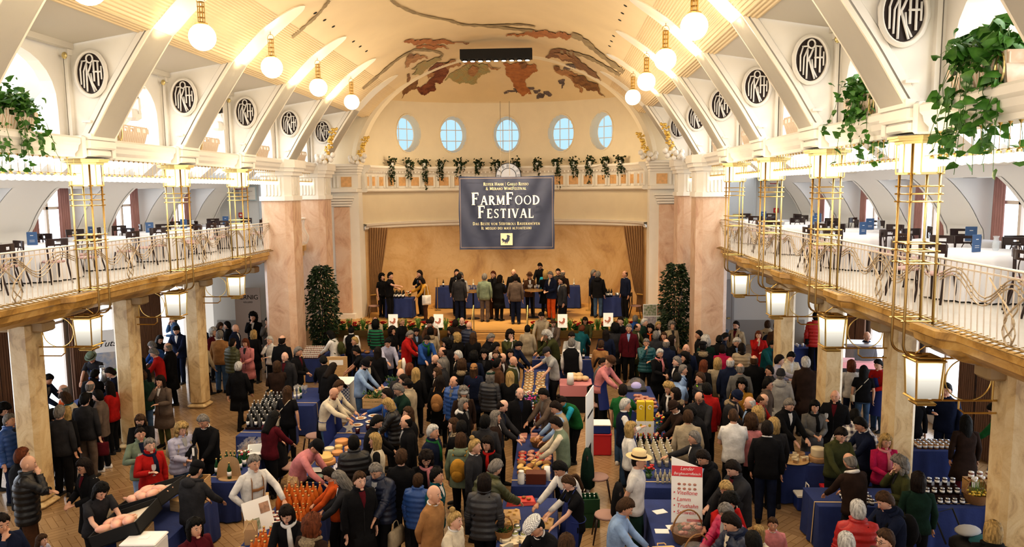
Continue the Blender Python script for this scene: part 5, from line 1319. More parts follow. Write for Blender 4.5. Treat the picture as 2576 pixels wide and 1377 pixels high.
def scarfmesh(pk, fat=.03, ends=True):
    k = skel(pk); b = MB(); pts = []
    for j in range(21):
        a = 2 * pi * j / 20; q = 1 if ends or fat > .02 else .84; p = k.pt(.088 * q * math.cos(a), .080 * q * math.sin(a) + .005, (1.475 if q == 1 else 1.505) - .02 * math.sin(a)); pts.append(fl(p))
    b.tube(pts, fat, 8)
    if ends: b.tube([fl(k.pt(.03, .10, 1.46)), fl(k.pt(.05, .15, 1.32)), fl(k.pt(.06, .155, 1.12))], [.03, .04, .045], 8, flat=.35, up=(0, 1, 0))
    return b
def hoodmesh(pk):
    k = skel(pk); b = MB(); c = k.pt(0, -.10, 1.44); b.ell(fl(c), .13, .075, .075, 14, 7); pts = [fl(k.pt(.11 * math.cos(a), .03 - .13 * math.sin(a), 1.475 + .02 * math.sin(a))) for a in [-.3 + (pi + .6) * i / 12 for i in range(13)]]; b.tube(pts, .03, 8); return b
def apronmesh(pk, sex, bib=True):
    k = skel(pk); b = MB(); rg = []
    lv = [(.42, .215, .18), (.60, .21, .165), (.80, .205, .15), (.93, .20, .142), (1.02, .19, .138)] + ([(1.12, .15, .15), (1.24, .12, .158), (1.34, .10, .15)] if bib else [])
    for h, w, d in lv:
        A = 1.35 if h < 1.05 else .8; rg.append([fl(k.pt(math.sin(-A + 2 * A * i / 12) * w, math.cos(-A + 2 * A * i / 12) * (d + .012), h)) for i in range(13)])
    b.loft(rg, caps=False, closed=False); b.tube([fl(k.pt(.2 * math.cos(a), .145 * math.sin(a), 1.0)) for a in [2 * pi * i / 20 for i in range(21)]], .008, 4)
    if bib: b.tube([fl(k.pt(-.1, .15, 1.34)), fl(k.pt(-.09, .0, 1.50)), fl(k.pt(0, -.09, 1.5)), fl(k.pt(.09, .0, 1.50)), fl(k.pt(.1, .15, 1.34))], .007, 4)
    return b
def bagmesh(ty, pk):
    k = skel(pk); b = MB()
    if ty == 'tote':
        x = .27; b.loft([[(x - .04 * q, -.17 + 0, z), (x + .035 * q, -.17, z), (x + .035 * q, .17, z), (x - .04 * q, .17, z)] for z, q in ((.66, .5), (.72, 1), (.95, 1), (1.04, .6))])
        for y in (-.08, .08): b.tube(pathpts([(x, y, 1.03), (x - .02, y * .7, 1.25), (x - .07, y * .3, 1.46), (x - .0, -y * .2, 1.25)][:3]), .010, 4)
    if ty == 'back':
        c = k.pt(0, -.24, 1.16); b.ell(fl(c), .155, .11, .22, 16, 9); c2 = k.pt(0, -.33, 1.08); b.ell(fl(c2), .11, .05, .11, 12, 6)
        for q in (-1, 1): b.tube([fl(k.pt(q * .11, -.15, 1.40)), fl(k.pt(q * .12, 0, 1.475)), fl(k.pt(q * .13, .145, 1.36)), fl(k.pt(q * .15, .13, 1.15)), fl(k.pt(q * .16, -.10, 1.02))], .016, 6)
    if ty == 'xb':
        b.loft([[(.20, -.10, z), (.29, -.10, z), (.29, .10, z), (.20, .10, z)] for z in (.84, .86, .98, 1.0)]); b.tube([fl(k.pt(.24, .0, 1.0)), fl(k.pt(.14, .15, 1.2)), fl(k.pt(-.10, .10, 1.45)), fl(k.pt(-.10, -.09, 1.46)), fl(k.pt(.12, -.15, 1.2)), fl(k.pt(.24, 0, 1.0))], .010, 5)
    if ty == 'hand': b.loft([[(.27 - a, -.16, z), (.27 + a, -.16, z), (.27 + a, .16, z), (.27 - a, .16, z)] for z, a in ((.42, .05), (.46, .06), (.66, .05), (.70, .02))]); b.tube(pathpts([(.27, -.08, .69), (.26, -.05, .80), (.26, .05, .80), (.27, .08, .69)]), .008, 5)
    return b
KW = dict(j='jacket', c='long coat', p='quilted jacket', s='sweater', t='T-shirt', w='shirt', v='vest over a white shirt', d='dress')
PW = dict(A='standing', H='holding hands together', E='eating', G='holding out a hand', L='leaning forward', R='bending and reaching', W='walking', F='with folded arms', P='pointing ahead', K='hands behind back', N='hand on hip', B='bent over', Q='hands in pockets', U='arm stretched out', T='looking down')
PPL = []
RECT = []   # table footprints to keep clear: filled by the stalls
COLP = [(s * 8.06, YK(k) - .05, .5) for s in (-1, 1) for k in range(-1, 4)] + [(s * 6.72, y, .78) for s in (-1, 1) for y in (23.45, 26.8)] + [(-5.98, 24.9, .45), (5.98, 24.9, .45)]
def parse(txt, base=0):
    for ln in txt.strip().split('\n'):
        if not ln.strip(): continue
        a = ln.split(); px, py, fc, pk, hr, gm, pc = a[:7]; ex = dict((e.split(':') + [None])[:2] for e in a[7:])
        sex = 0 if hr[0] == 'M' else 1; H = float(ex.get('H') or (1.77 if sex == 0 else 1.66)) * (1 + R.uniform(-.018, .018)); sc = H / 1.72
        k = skel(pk); yaw = math.radians(float(ex.get('yaw') or 0)); fc = math.radians(float(fc)); hd = Vector(fl(k.head)) * sc
        p = at(float(px), float(py), z=base + hd.z); rot = Matrix.Rotation(fc, 3, 'Z'); off = rot @ Vector((hd.x, hd.y, 0))
        PPL.append(dict(px=float(px), py=float(py), x=p.x - off.x, y=p.y - off.y, fc=fc, pk=pk, hr=hr, gm=gm, pc=pc, ex=ex, sex=sex, sc=sc, yaw=yaw, base=base, hx=off.x, hy=off.y))
STR = [(-4.6, 28.35, -3.55, 29.0), (-3.0, 30.7, 3.0, 31.35), (3.8, 28.55, 4.65, 29.15), (-1.4, 28.0, -.9, 28.5), (.9, 28.25, 1.4, 28.75)]
def relax(n=70):
    for a in PPL: a['x0'], a['y0'] = a['x'], a['y']
    for it in range(n):
        for i, a in enumerate(PPL):
            for b in PPL[i + 1:]:
                if a['base'] != b['base']: continue
                dx, dy = b['x'] - a['x'], b['y'] - a['y']; 
                if abs(dx) > .5 or abs(dy) > .5: continue
                d = math.hypot(dx, dy); mn = .46 * min(a['sc'], b['sc'])
                if d < mn:
                    push = (mn - d) * .5; s = 1 if dy >= 0 else -1
                    for q, sg in ((a, -s), (b, s)):
                        rx, ry = q['x'] - CAM.x, q['y']; L = math.hypot(rx, ry); q['x'] += sg * push * rx / L; q['y'] += sg * push * ry / L
        for a in PPL:
            a['x'] += (a['x0'] - a['x']) * .02; a['y'] += (a['y0'] - a['y']) * .02
            for (x0, y0, x1, y1) in (STR if a['base'] else RECT):
                m = .20
                if x0 - m < a['x'] < x1 + m and y0 - m < a['y'] < y1 + m:
                    c = [(a['x'] - (x0 - m), 'x', x0 - m), ((x1 + m) - a['x'], 'x', x1 + m), (a['y'] - (y0 - m), 'y', y0 - m), ((y1 + m) - a['y'], 'y', y1 + m)]
                    e = min(c, key=lambda q: q[0]); a[e[1]] += (e[2] - a[e[1]]) * .7
            if a['base']: continue
            for (x, y, r) in COLP:
                d = math.hypot(a['x'] - x, a['y'] - y)
                if d < r: a['x'] += (a['x'] - x) / (d + 1e-3) * (r - d); a['y'] += (a['y'] - y) / (d + 1e-3) * (r - d)
            a['x'] = max(-10.85, min(10.85, a['x']))
            if a['y'] > 25.55 and abs(a['x']) < 7 and a['base'] == 0: a['y'] = 25.55
            if abs(a['x']) < 1.2 and a['y'] > 24.3: a['y'] = 24.3
            a['y'] = min(a['y'], 28.3)
def slotmat(o, i, m): o.material_slots[i].link = 'OBJECT'; o.material_slots[i].material = m
def build_person(a):
    pk, sex, ex, sc = a['pk'], a['sex'], a['ex'], a['sc']; k = skel(pk); rr = random.Random(int(a['px'] * 31 + a['py']))
    o = link('person', body(pk, a['yaw']), None, (a['x'], a['y'], a['base']), a['fc']); o.scale = (sc, sc, sc); slotmat(o, 0, SKN[rr.choice((0, 0, 1, 2, 1))] if 'skin' not in ex else SKN[3]); a['o'] = o; o['category'] = 'person'
    M = HM(k, a['yaw'])
    def ch(name, me, m, mtx=None):
        c = link(name, me, o)
        if mtx is not None: c.matrix_local = mtx
        if m is not None: slotmat(c, 0, m)
        return c
    hr = a['hr']; hats = [h for h in ('beanie', 'cap', 'flat', 'straw', 'fedora', 'felt', 'earband') if h in ex]
    st, hc = hr[1], hr[2] if len(hr) > 2 else 'd'
    if st != 'b': ch('hair', cached(('hair', st if not (hats and st in 's') else 'x'), lambda: hairmesh(st if not (hats and st == 's') else 'x'), hm_('d')), hm_(hc), M)
    for h in hats:
        col = ex[h] or 'cream'; ch('hat' if h not in ('cap', 'beanie') else h, cached((h,), lambda: hatmesh(h), cm_('black')), mat('straw', (.72, .55, .30), .7, bump=.4) if h == 'straw' else (checkm() if col == 'check' else cm_(col)), M)
        if h in ('straw', 'fedora'): ch('hat_band', cached(('hat_band',), lambda: MB().lathe([(.088, .06), (.089, .062), (.088, .085), (.086, .087)], n=24, sy=1.2, caps=False), cm_('dkbrown')), None, M)
    if 'glasses' in ex:
        def gl():
            b = MB()
            for q in (-1, 1): b.tube([(q * .031 + .02 * math.cos(2 * pi * i / 12), -.092, .012 + .016 * math.sin(2 * pi * i / 12)) for i in range(13)], .0022, 4); b.tube([(q * .05, -.09, .016), (q * .076, 0, .012)], .002, 4)
            b.tube([(-.011, -.093, .015), (.011, -.093, .015)], .002, 4); return b
        ch('glasses', cached(('glasses',), gl, DARK), None, M)
    if 'beard' in ex:
        ch('beard', cached(('beard',), lambda: MB().ell((0, -.05, -.085), .052, .045, .045, 14, 7), hm_('d')), hm_(hc if hc != 'w' else 'g'), M)
    ty, col = a['gm'].split(':')[0], a['gm'].split(':')[1].split('+')[0]; ext = a['gm'].split('+')[1:]
    kind = 'puffer' if ty == 'p' else 'leather' if 'lea' in ext else 'cloth'
    nm = {'j': 'jacket', 'c': 'coat', 'p': 'quilted_jacket', 's': 'sweater', 't': 't_shirt', 'w': 'shirt', 'v': 'vest', 'd': 'dress'}[ty]
    if ty == 'v': ch('shirt', cached(('shirt', pk, sex, 'w'), lambda: garment(pk, sex, 'w'), cm_('white')), cm_(ex.get('shirt') or 'white'))
    ch(nm, cached((nm, pk, sex, ty), lambda: garment(pk, sex, ty), cm_('black')), stripem() if col == 'striped' else cm_(col, kind))
    ch('trousers' if ty != 'd' else 'tights', cached(('trousers', pk, sex, ty == 'd' or sex), lambda: trousers(pk, sex, ty == 'd' or sex == 1), cm_('black')), cm_(a['pc']))
    for sd in (-1, 1): p = legpath(k, sd)[4]; ch('shoe', cached(('shoe',), lambda: SHM, DARK), cm_(ex['shoes']) if 'shoes' in ex else DARK, Matrix.Translation((p.x, -p.y, 0)))
    if 'h' in ext: ch('hood', cached(('hood', pk), lambda: hoodmesh(pk), cm_('black')), cm_(ex.get('hood') or col))
    if 'f' in ext: ch('fur_collar', cached(('fur_collar', pk), lambda: hoodmesh(pk), cm_('beige')), mat('fur', (.35, .27, .17), .9, noise=.5, nscale=40, bump=1, bscale=70))
    if 'scarf' in ex: ch('scarf', cached(('scarf', pk), lambda: scarfmesh(pk), cm_('black')), cm_(ex['scarf']))
    if ty in 'jcp' and 'scarf' not in ex:
        ic = rr.choice(('white', 'ltgrey', 'black', 'grey', 'cream', 'ltblue', 'navy', 'burgundy', 'white', 'charcoal')); dd = {'j': .136, 'c': .140, 'p': .158}[ty]
        def vee():
            b = MB(); dz = .0
            for q in (-1, 1):
                b.add([fl(k.pt(0, dd + .014, 1.24)), fl(k.pt(q * .028, dd + .012, 1.34)), fl(k.pt(q * .045, dd - .018, 1.42)), fl(k.pt(q * .05, dd - .055, 1.485)), fl(k.pt(0, dd - .035, 1.485)), fl(k.pt(0, dd + .0, 1.40)), fl(k.pt(0, dd + .016, 1.32))], [(0, 1, 6), (1, 2, 5, 6), (2, 3, 4, 5)])
            return b
        ch('inner_top', cached(('inner_top', pk, ty), vee, cm_('white')), cm_(ic))
        ch('zip', cached(('zip', pk, ty), lambda: MB().tube([fl(k.pt(0, dd + (.006 if h > .9 else -.002 if ty != 'c' else .008), h)) for h in (1.24, 1.12, 1.0, .9, .82)], .005, 4), DARK), cm_('charcoal' if 'black' in a['gm'] else 'black'))
    if ty in 's' and 'scarf' not in ex and rr.random() < .35 and 'h' not in ext: ch('shirt_collar', cached(('shirt_collar', pk), lambda: scarfmesh(pk, .012, False), cm_('white')), cm_('white'))
    if 'apron' in ex: ch('apron', cached(('apron', pk, ex.get('apron') != 'waist'), lambda: apronmesh(pk, sex, True), cm_('blue')), mat('apron_blue', (.015, .03, .16), .8))
    if 'braces' in ex:
        def brc():
            b = MB()
            for q in (-1, 1): b.tube([fl(k.pt(q * .09, .125, 1.0)), fl(k.pt(q * .10, .15, 1.22)), fl(k.pt(q * .095, .13, 1.38)), fl(k.pt(q * .085, .02, 1.485)), fl(k.pt(q * .06, -.12, 1.36)), fl(k.pt(0, -.14, 1.15)), fl(k.pt(0, -.125, 1.0))], .016, 5, flat=.35, up=(1, 0, 0))
            b.tube([fl(k.pt(-.10, .152, 1.24)), fl(k.pt(0, .155, 1.225)), fl(k.pt(.10, .152, 1.24))], .025, 6, flat=.3, up=(0, 1, 0)); return b
        ch('braces', brc().mesh('braces', mat('tan_leather', (.24, .11, .04), .5)), None)
    if 'pearls' in ex:
        b = MB()
        for j in range(24): a_ = 2 * pi * j / 24; b.ell(fl(k.pt(.085 * math.cos(a_), .085 * math.sin(a_) + .01, 1.475 - .05 * max(0, math.sin(a_)))), .011, .011, .011, 6, 4)
        ch('pearls', b.mesh('pearls', mat('pearl', (.85, .82, .76), .3), True), None)
    # carried things stay top-level
    for bt, nm2, cat in (('tote', 'tote_bag', 'bag'), ('back', 'backpack', 'backpack'), ('xb', 'crossbody_bag', 'bag'), ('bag', 'hand_bag', 'bag')):
        if bt in ex:
            c = ex[bt] or {'tote': 'cream', 'back': 'black', 'xb': 'black', 'bag': 'burgundy'}[bt]
            g = link(nm2, cached((nm2, pk), lambda: bagmesh('hand' if bt == 'bag' else bt, pk), cm_('black')), None, (a['x'], a['y'], a['base']), a['fc']); g.scale = (sc, sc, sc); slotmat(g, 0, cm_(c)); g['category'] = cat; a.setdefault('carry', []).append((g, c, nm2.replace('_', ' ')))
    if 'glass' in ex:
        T = k.arms[0][2] + (k.arms[0][2] - k.arms[0][1]).normalized() * .09; p = o.matrix_basis @ Vector(fl(T)); p = Vector((a['x'], a['y'], a['base'])) + Matrix.Rotation(a['fc'], 3, 'Z') @ (Vector(fl(T)) * sc)
        g = thing('wine_glass', 'x', 'glass', p - Vector((0, 0, .06))); link('bowl', WG[0], g); link('stem', WG[1], g); a.setdefault('carry', []).append((g, '', 'wine glass'))
WG = (MB().lathe([(.004, .08), (.03, .10), (.038, .14), (.034, .19)], n=12, caps=False).mesh('bowl', glassm('glass_bowl', (.9, .9, .9), .35), True), MB().lathe([(.032, 0), (.004, .006), (.004, .08)], n=10).mesh('stem', glassm('glass_bowl', ''), True))
def checkm():
    m = mat('check_cloth', (.8, .8, .8), .8); n, l = m.node_tree.nodes, m.node_tree.links
    if 'Checker Texture' not in n:
        tc = n.new('ShaderNodeTexCoord'); t = n.new('ShaderNodeTexChecker'); t.inputs['Scale'].default_value = 70; t.inputs[1].default_value = (.8, .78, .75, 1); t.inputs[2].default_value = (.2, .2, .22, 1); l.new(tc.outputs['Object'], t.inputs[0]); l.new(t.outputs[0], n['Principled BSDF'].inputs['Base Color'])
    return m
def stripem():
    m = mat('green_stripe', (.02, .2, .08), .85); n, l = m.node_tree.nodes, m.node_tree.links
    if 'Wave Texture' not in n:
        tc = n.new('ShaderNodeTexCoord'); t = n.new('ShaderNodeTexWave'); t.bands_direction = 'Z'; t.inputs['Scale'].default_value = 3.2; r = n.new('ShaderNodeValToRGB'); r.color_ramp.interpolation = 'CONSTANT'; r.color_ramp.elements[1].position = .5
        r.color_ramp.elements[0].color = (.01, .012, .012, 1); r.color_ramp.elements[1].color = (.01, .17, .07, 1); l.new(tc.outputs['Object'], t.inputs[0]); l.new(t.outputs['Fac'], r.inputs[0]); l.new(r.outputs[0], n['Principled BSDF'].inputs['Base Color'])
    return m
CW = dict(ltblue='light blue', dkgreen='dark green', ltgrey='light grey', dkbrown='dark brown', striped='green and black striped', plaid='dark and white plaid')
def cw(c): return CW.get(c, c)
def facing(a):
    d = math.degrees(a['fc'] + a['yaw']) % 360
    return 'facing us' if d < 40 or d > 320 else 'facing right' if d < 140 else 'seen from behind' if d < 220 else 'facing left'
def desc(a, full=False):
    ty, col = a['gm'].split(':')[0], a['gm'].split(':')[1].split('+')[0]; ext = a['gm'].split('+')[1:]; ex = a['ex']
    s = f"{cw(col)} {'leather ' if 'lea' in ext else ''}{'fur-collared ' if 'f' in ext else ''}{'hooded ' if 'h' in ext else ''}{KW[ty]}"
    for h in ('beanie', 'cap', 'flat', 'straw', 'fedora', 'felt'):
        if h in ex: s += f" and {cw(ex[h]) + ' ' if ex[h] and ex[h] != 'check' else 'checked ' if ex[h] == 'check' else ''}{dict(beanie='beanie', cap='cap', flat='flat cap', straw='straw hat', fedora='trilby hat', felt='felt hat')[h]}"; break
    else:
        if 'scarf' in ex: s += f" and {cw(ex['scarf'])} scarf"
        elif 'apron' in ex: s += ' and blue apron'
        elif 'braces' in ex: s += ' with leather braces'
        elif 'glasses' in ex: s += ' and glasses'
        elif 'back' in ex: s += f" with {cw(ex['back']) if ex['back'] else 'black'} backpack"
        elif 'tote' in ex: s += ' with tote bag'
    return s
def label_people():
    from collections import Counter
    pf = lambda a: 'on the stage ' if a['base'] else ''
    for a in PPL: a['d'] = desc(a)
    cnt = Counter(a['d'] for a in PPL); used = {}
    uniq = [a for a in PPL if cnt[a['d']] == 1]
    for a in PPL:
        h = 'child' if 'child' in a['ex'] else 'person'
        base = f"{h} in {a['d']}"
        if cnt[a['d']] == 1: a['lab'] = f"{base}, {facing(a)}, {PW[a['pk']]}"; used[a['lab']] = 1; continue
        done = False
        for e in sorted([u for u in uniq if u is not a and u['base'] == a['base']], key=lambda u: (u['px'] - a['px']) ** 2 + (u['py'] - a['py']) ** 2)[:12]:
            dx, dy = a['px'] - e['px'], a['py'] - e['py']
            rel = ('just left of' if dx < 0 else 'just right of') if abs(dx) > abs(dy) * 1.2 else ('just behind' if dy < 0 else 'just in front of')
            for l in (f"{base}, {rel} the one in {e['d']}", f"{base}, {facing(a)}, {rel} the one in {e['d']}"):
                if len(l.split()) <= 16 and l not in used: a['lab'] = l; used[l] = 1; done = True; break
            if done: break
        if not done: a['lab'] = f"{base}, {facing(a)}, {PW[a['pk']]}, {'left' if a['px']<1300 else 'right'} part of the crowd"
    seen = {}
    for a in PPL:
        a['o']['label'] = ' '.join(a['lab'].split()[:16])
        for g, c, nm in a.get('carry', []):
            who = a['lab'].replace(' with tote bag', '').replace(f" with {cw(a['ex'].get('back') or 'black')} backpack", '')
            if cnt[a['d']] == 1: who = who.split(',')[0]
            hd_ = ('wine glass held by the ' if nm == 'wine glass' else f"{cw(c)} {nm} carried by the "); l = hd_ + who
            if len(l.split()) > 16 or l in seen: l = hd_ + 'person ' + who.split(', ')[-1]
            if len(l.split()) > 16: l = ' '.join(l.replace('carried by', 'of').split()[:16])
            g['label'] = l
            seen[g['label']] = 1
# ================= STALLS =================
TZ = .76
RIB = mat('gold_ribbon', (.62, .47, .26), .5)
def drape(x0, y0, x1, y1, label, base=0, ribbon=True, h=TZ, clothm=None, noclear=False):
    w, d = x1 - x0, y1 - y0; cx, cy = (x0 + x1) / 2, (y0 + y1) / 2
    if not base and not noclear: RECT.append((x0, y0, x1, y1))
    t = thing('trestle_table', 'trestle table ' + label, 'table', (cx, cy, base)); MB().box(-w / 2 + .02, -d / 2 + .02, h - .04, w / 2 - .02, d / 2 - .02, h - .006).obj('tabletop', WOOD, t)
    for a in (-1, 1):
        for b in (-1, 1): MB().tube([(a * (w / 2 - .08), b * (d / 2 - .08), 0), (a * (w / 2 - .08), b * (d / 2 - .08), h - .04)], .018, 6).obj('leg', DARK, t)
    m = MB(); n = max(8, int((w + d) * 2 / .045)); per = 2 * (w + d)
    def P(s_, off):
        s_ = s_ % per
        if s_ < w: return (-w / 2 + s_, -d / 2 - off)
        if s_ < w + d: return (w / 2 + off, -d / 2 + s_ - w)
        if s_ < 2 * w + d: return (w / 2 - (s_ - w - d), d / 2 + off)
        return (-w / 2 - off, d / 2 - (s_ - 2 * w - d))
    rg = []
    for z, o in ((h, -.01), (h - .005, .006), (h * .6, .02), (h * .3, .03), (.03, .04)):
        f = (h - z) / h; rg.append([P(per * j / n, o + .022 * f * math.sin(2 * pi * per * j / n / .33) + .012 * f * math.sin(2 * pi * per * j / n / .19)) + (z,) for j in range(n)])
    m.loft(rg, caps=False); m.add([(-w / 2, -d / 2, h), (w / 2, -d / 2, h), (w / 2, d / 2, h), (-w / 2, d / 2, h)], [(0, 1, 2, 3)])
    m.v = [(x + cx, y + cy, z + base) for x, y, z in m.v]
    c = m.obj('tablecloth', clothm or BLUEC, None, 'auto'); tag(c, 'blue tablecloth over the table ' + label, 'tablecloth')
    if ribbon:
        r = MB(); y = cy - d / 2 + min(.25, d * .2); r.add([(cx - w / 2 - .05, y, base + .05), (cx - w / 2 - .012, y, base + h + .004), (cx + w / 2 + .012, y, base + h + .004), (cx + w / 2 + .05, y, base + .05), (cx - w / 2 - .05, y + .035, base + .05), (cx - w / 2 - .012, y + .035, base + h + .004), (cx + w / 2 + .012, y + .035, base + h + .004), (cx + w / 2 + .05, y + .035, base + .05)], [(0, 1, 5, 4), (1, 2, 6, 5), (2, 3, 7, 6)])
        r.v = [(x - cx, y_ - cy, z - base) for x, y_, z in r.v]; rb = r.obj('ribbon', RIB, c); rb.matrix_local = Matrix.Translation((cx, cy, base))
    return base + h
# product prototypes: lists of (part name, mesh)
def L_(prof, m, nme, n=12, c=(0, 0, 0)): return (nme, MB().lathe(prof, c, n).mesh(nme, m, True))
def bottle(col, cap, h=.30, r=.038, label=PAPER, nm='glass_body'):
    body_ = L_([(r * .6, 0), (r, .01), (r, h * .58), (r * .42, h * .78), (r * .36, h * .94)], col, nm); c = L_([(r * .42, h * .92), (r * .42, h)], cap, 'cap'); out = [body_, c]
    if label: out.append(L_([(r * 1.03, h * .18), (r * 1.03, h * .45)], label, 'paper_label'))
    return out
MO = lambda n, c, r=.5, **k: mat(n, c, r, **k)
OJ = MO('orange_juice', (.62, .17, .03), .2); GG_ = MO('green_glass', (.01, .07, .025), .12); WG_ = MO('dark_wine_glass', (.012, .012, .010), .1); RG_ = MO('red_brown_glass', (.17, .035, .015), .12); GLD = MO('gold_cap', (.55, .38, .15), .35, metal=.6); WCAP = MO('white_cap', (.8, .78, .74), .4)
PALEB = MO('pale_bottle', (.55, .50, .36), .15); CHS = MO('cheese_yellow', (.72, .48, .17), .5, noise=.12); CHO = MO('cheese_orange', (.66, .32, .12), .5, noise=.15); CHW = MO('cheese_white', (.74, .64, .46), .5, noise=.1); RIND = MO('cheese_rind', (.50, .30, .15), .6, noise=.25); BREAD = MO('bread_crust', (.42, .20, .07), .7, noise=.3, nscale=14); MEAT = MO('cured_meat', (.34, .09, .06), .45, c2=(.55, .32, .24), nscale=18); CHK = MO('raw_chicken', (.75, .47, .32), .4, c2=(.70, .34, .26), nscale=7)
JD = MO('dark_jam', (.035, .018, .012), .15); JP = MO('pink_spread', (.55, .12, .10), .4); LIDW = MO('white_lid', (.8, .76, .68), .4); LIDR = MO('red_lid', (.55, .05, .04), .4); HONEY = MO('honey_jar', (.40, .17, .03), .15); STEEL = MO('steel', (.55, .55, .55), .3, metal=.9); WICK = MO('wicker', (.34, .17, .06), .7, bump=1, bscale=90); CEL = glassm('cellophane', (.95, .93, .92), .10, .1)
def jar(col, lid, r=.036, h=.085): return [L_([(r, 0), (r, h * .85), (r * .85, h * .9)], col, 'jar_body'), L_([(r * .95, h * .88), (r * .95, h)], lid, 'lid'), L_([(r * 1.02, h * .25), (r * 1.02, h * .65)], PAPER, 'paper_label')]
def bx1(nme, a, b, c, m, bev=.006): return (nme, MB().box(-a / 2, -b / 2, 0, a / 2, b / 2, c, bev).mesh(nme, m))
def ellp(nme, a, b, c, m): return (nme, MB().ell((0, 0, c), a, b, c, 14, 8).mesh(nme, m, True))
def wedge(a, h, m, m2): return [('wedge_body', MB().prism([(0, 0), (a, -a * .3), (a * 1.02, 0), (a, a * .3)], 0, h, 'z').mesh('wedge_body', m)), ('rind', MB().prism([(a, -a * .3), (a * 1.05, 0), (a, a * .3), (a * 1.02, 0)], 0, h, 'z').mesh('rind', m2))]
def crate(a, b, c, m=WOOD, slats=4):
    q = MB(); sh = c / slats
    for i in range(slats):
        z0, z1 = i * sh + .006, (i + 1) * sh - .008
        q.box(-a / 2, -b / 2, z0, a / 2, -b / 2 + .012, z1); q.box(-a / 2, b / 2 - .012, z0, a / 2, b / 2, z1); q.box(-a / 2, -b / 2, z0, -a / 2 + .012, b / 2, z1); q.box(a / 2 - .012, -b / 2, z0, a / 2, b / 2, z1)
    p = MB()
    for x in (-1, 1):
        for y in (-1, 1): p.box(x * (a / 2 - .025) - .012, y * (b / 2 - .025) - .012, 0, x * (a / 2 - .025) + .012, y * (b / 2 - .025) + .012, c)
    return [('side_slats', q.mesh('side_slats', m)), ('corner_post', p.mesh('corner_post', m)), ('bottom_board', MB().box(-a / 2 + .01, -b / 2 + .01, .005, a / 2 - .01, b / 2 - .01, .02).mesh('bottom_board', m))]
def basket(r, h, handle=True):
    q = MB().lathe([(.01, .01), (r * .75, .0), (r * .8, .01), (r, h), (r * 1.05, h + .015), (r * .98, h + .01), (r * .78, .03), (.01, .03)], n=24); o = [('basket_body', q.mesh('basket_body', WICK, True))]
    if handle: o.append(('handle', MB().tube([(r * math.cos(a), 0, h + r * 1.35 * math.sin(a)) for a in [pi * i / 14 for i in range(15)]], .012, 6).mesh('handle', WICK, True)))
    return o
def bouquet(seed, cols, r=.12, h=.22, pot=None):
    rr = random.Random(seed); g = MB(); f = MB()
    for _ in range(45): a = rr.uniform(0, 2 * pi); leaf(g, (rr.gauss(0, r * .3), rr.gauss(0, r * .3), rr.uniform(h * .3, h)), (math.cos(a), math.sin(a), rr.uniform(0, 1)), .07, rr, .25)
    for i in range(14):
        f.mi = i % len(cols); a = rr.uniform(0, 2 * pi); q = rr.uniform(.2, 1) * r; f.ell((q * math.cos(a), q * math.sin(a), h * rr.uniform(.85, 1.2)), .026, .026, .02, 7, 4)
    return [('green_leaves', g.mesh('green_leaves', GREEN)), ('blossoms', f.mesh('blossoms', cols)), L_([(.045, 0), (.06, h * .4), (.05, h * .42)], pot or WICK, 'pot')]
def scale():
    return [('scale_body', MB().loft([[(-.19, -.16, 0), (.19, -.16, 0), (.19, .18, 0), (-.19, .18, 0)], [(-.19, -.16, .06), (.19, -.16, .06), (.19, .18, .10), (-.19, .18, .10)], [(-.15, -.08, .13), (.15, -.08, .13), (.16, .16, .14), (-.16, .16, .14)]]).mesh('scale_body', DARK)), ('weighing_plate', MB().box(-.15, -.06, .14, .15, .16, .155, .01).mesh('weighing_plate', STEEL)), ('display', MB().add([(-.1, -.155, .075), (.1, -.155, .075), (.1, -.10, .12), (-.1, -.10, .12)], [(0, 1, 2, 3)]).mesh('display', mat('lcd', (.2, .28, .25), .3)))]
def wrapped(seed):
    rr = random.Random(seed); b = MB(); b.loft([[(x * w, y * w * .6, z) for x, y in ((-1, -1), (1, -1), (1, 1), (-1, 1))] for z, w in ((0, .035), (.10, .042), (.15, .015), (.20, .04))])
    g = MB(); [g.ell((rr.uniform(-.025, .025), rr.uniform(-.015, .015), rr.uniform(.01, .1)), .013, .013, .013, 6, 4) for _ in range(9)]
    return [('cellophane', b.mesh('cellophane', CEL)), ('biscuits', g.mesh('biscuits', BREAD))]
PROTO = {}
def put(key, mk, nme, cat, x, y, z, rz=0, label='', group=None):
    if key not in PROTO: PROTO[key] = mk()
    parts = PROTO[key]; t = thing(nme, label, cat, (x, y, z), rz, group)
    for n, me in parts: link(n, me, t)
    return t
RS = random.Random(21)
def grid(key, mk, nme, cat, x0, y0, x1, y1, nx, ny, z, label, jit=.008, rz=0, dz=0, rj=.0):
    for j in range(ny):
        for i in range(nx):
            put(key, mk, nme, cat, x0 + (x1 - x0) * (i / max(1, nx - 1)) + RS.uniform(-jit, jit), y0 + (y1 - y0) * (j / max(1, ny - 1)) + RS.uniform(-jit, jit), z + dz * j, rz + RS.uniform(-rj, rj), label, label if nx * ny > 1 else None)
# tables
z = drape(-4.85, 9.6, -3.95, 12.2, 'of the black poultry crates at bottom left')
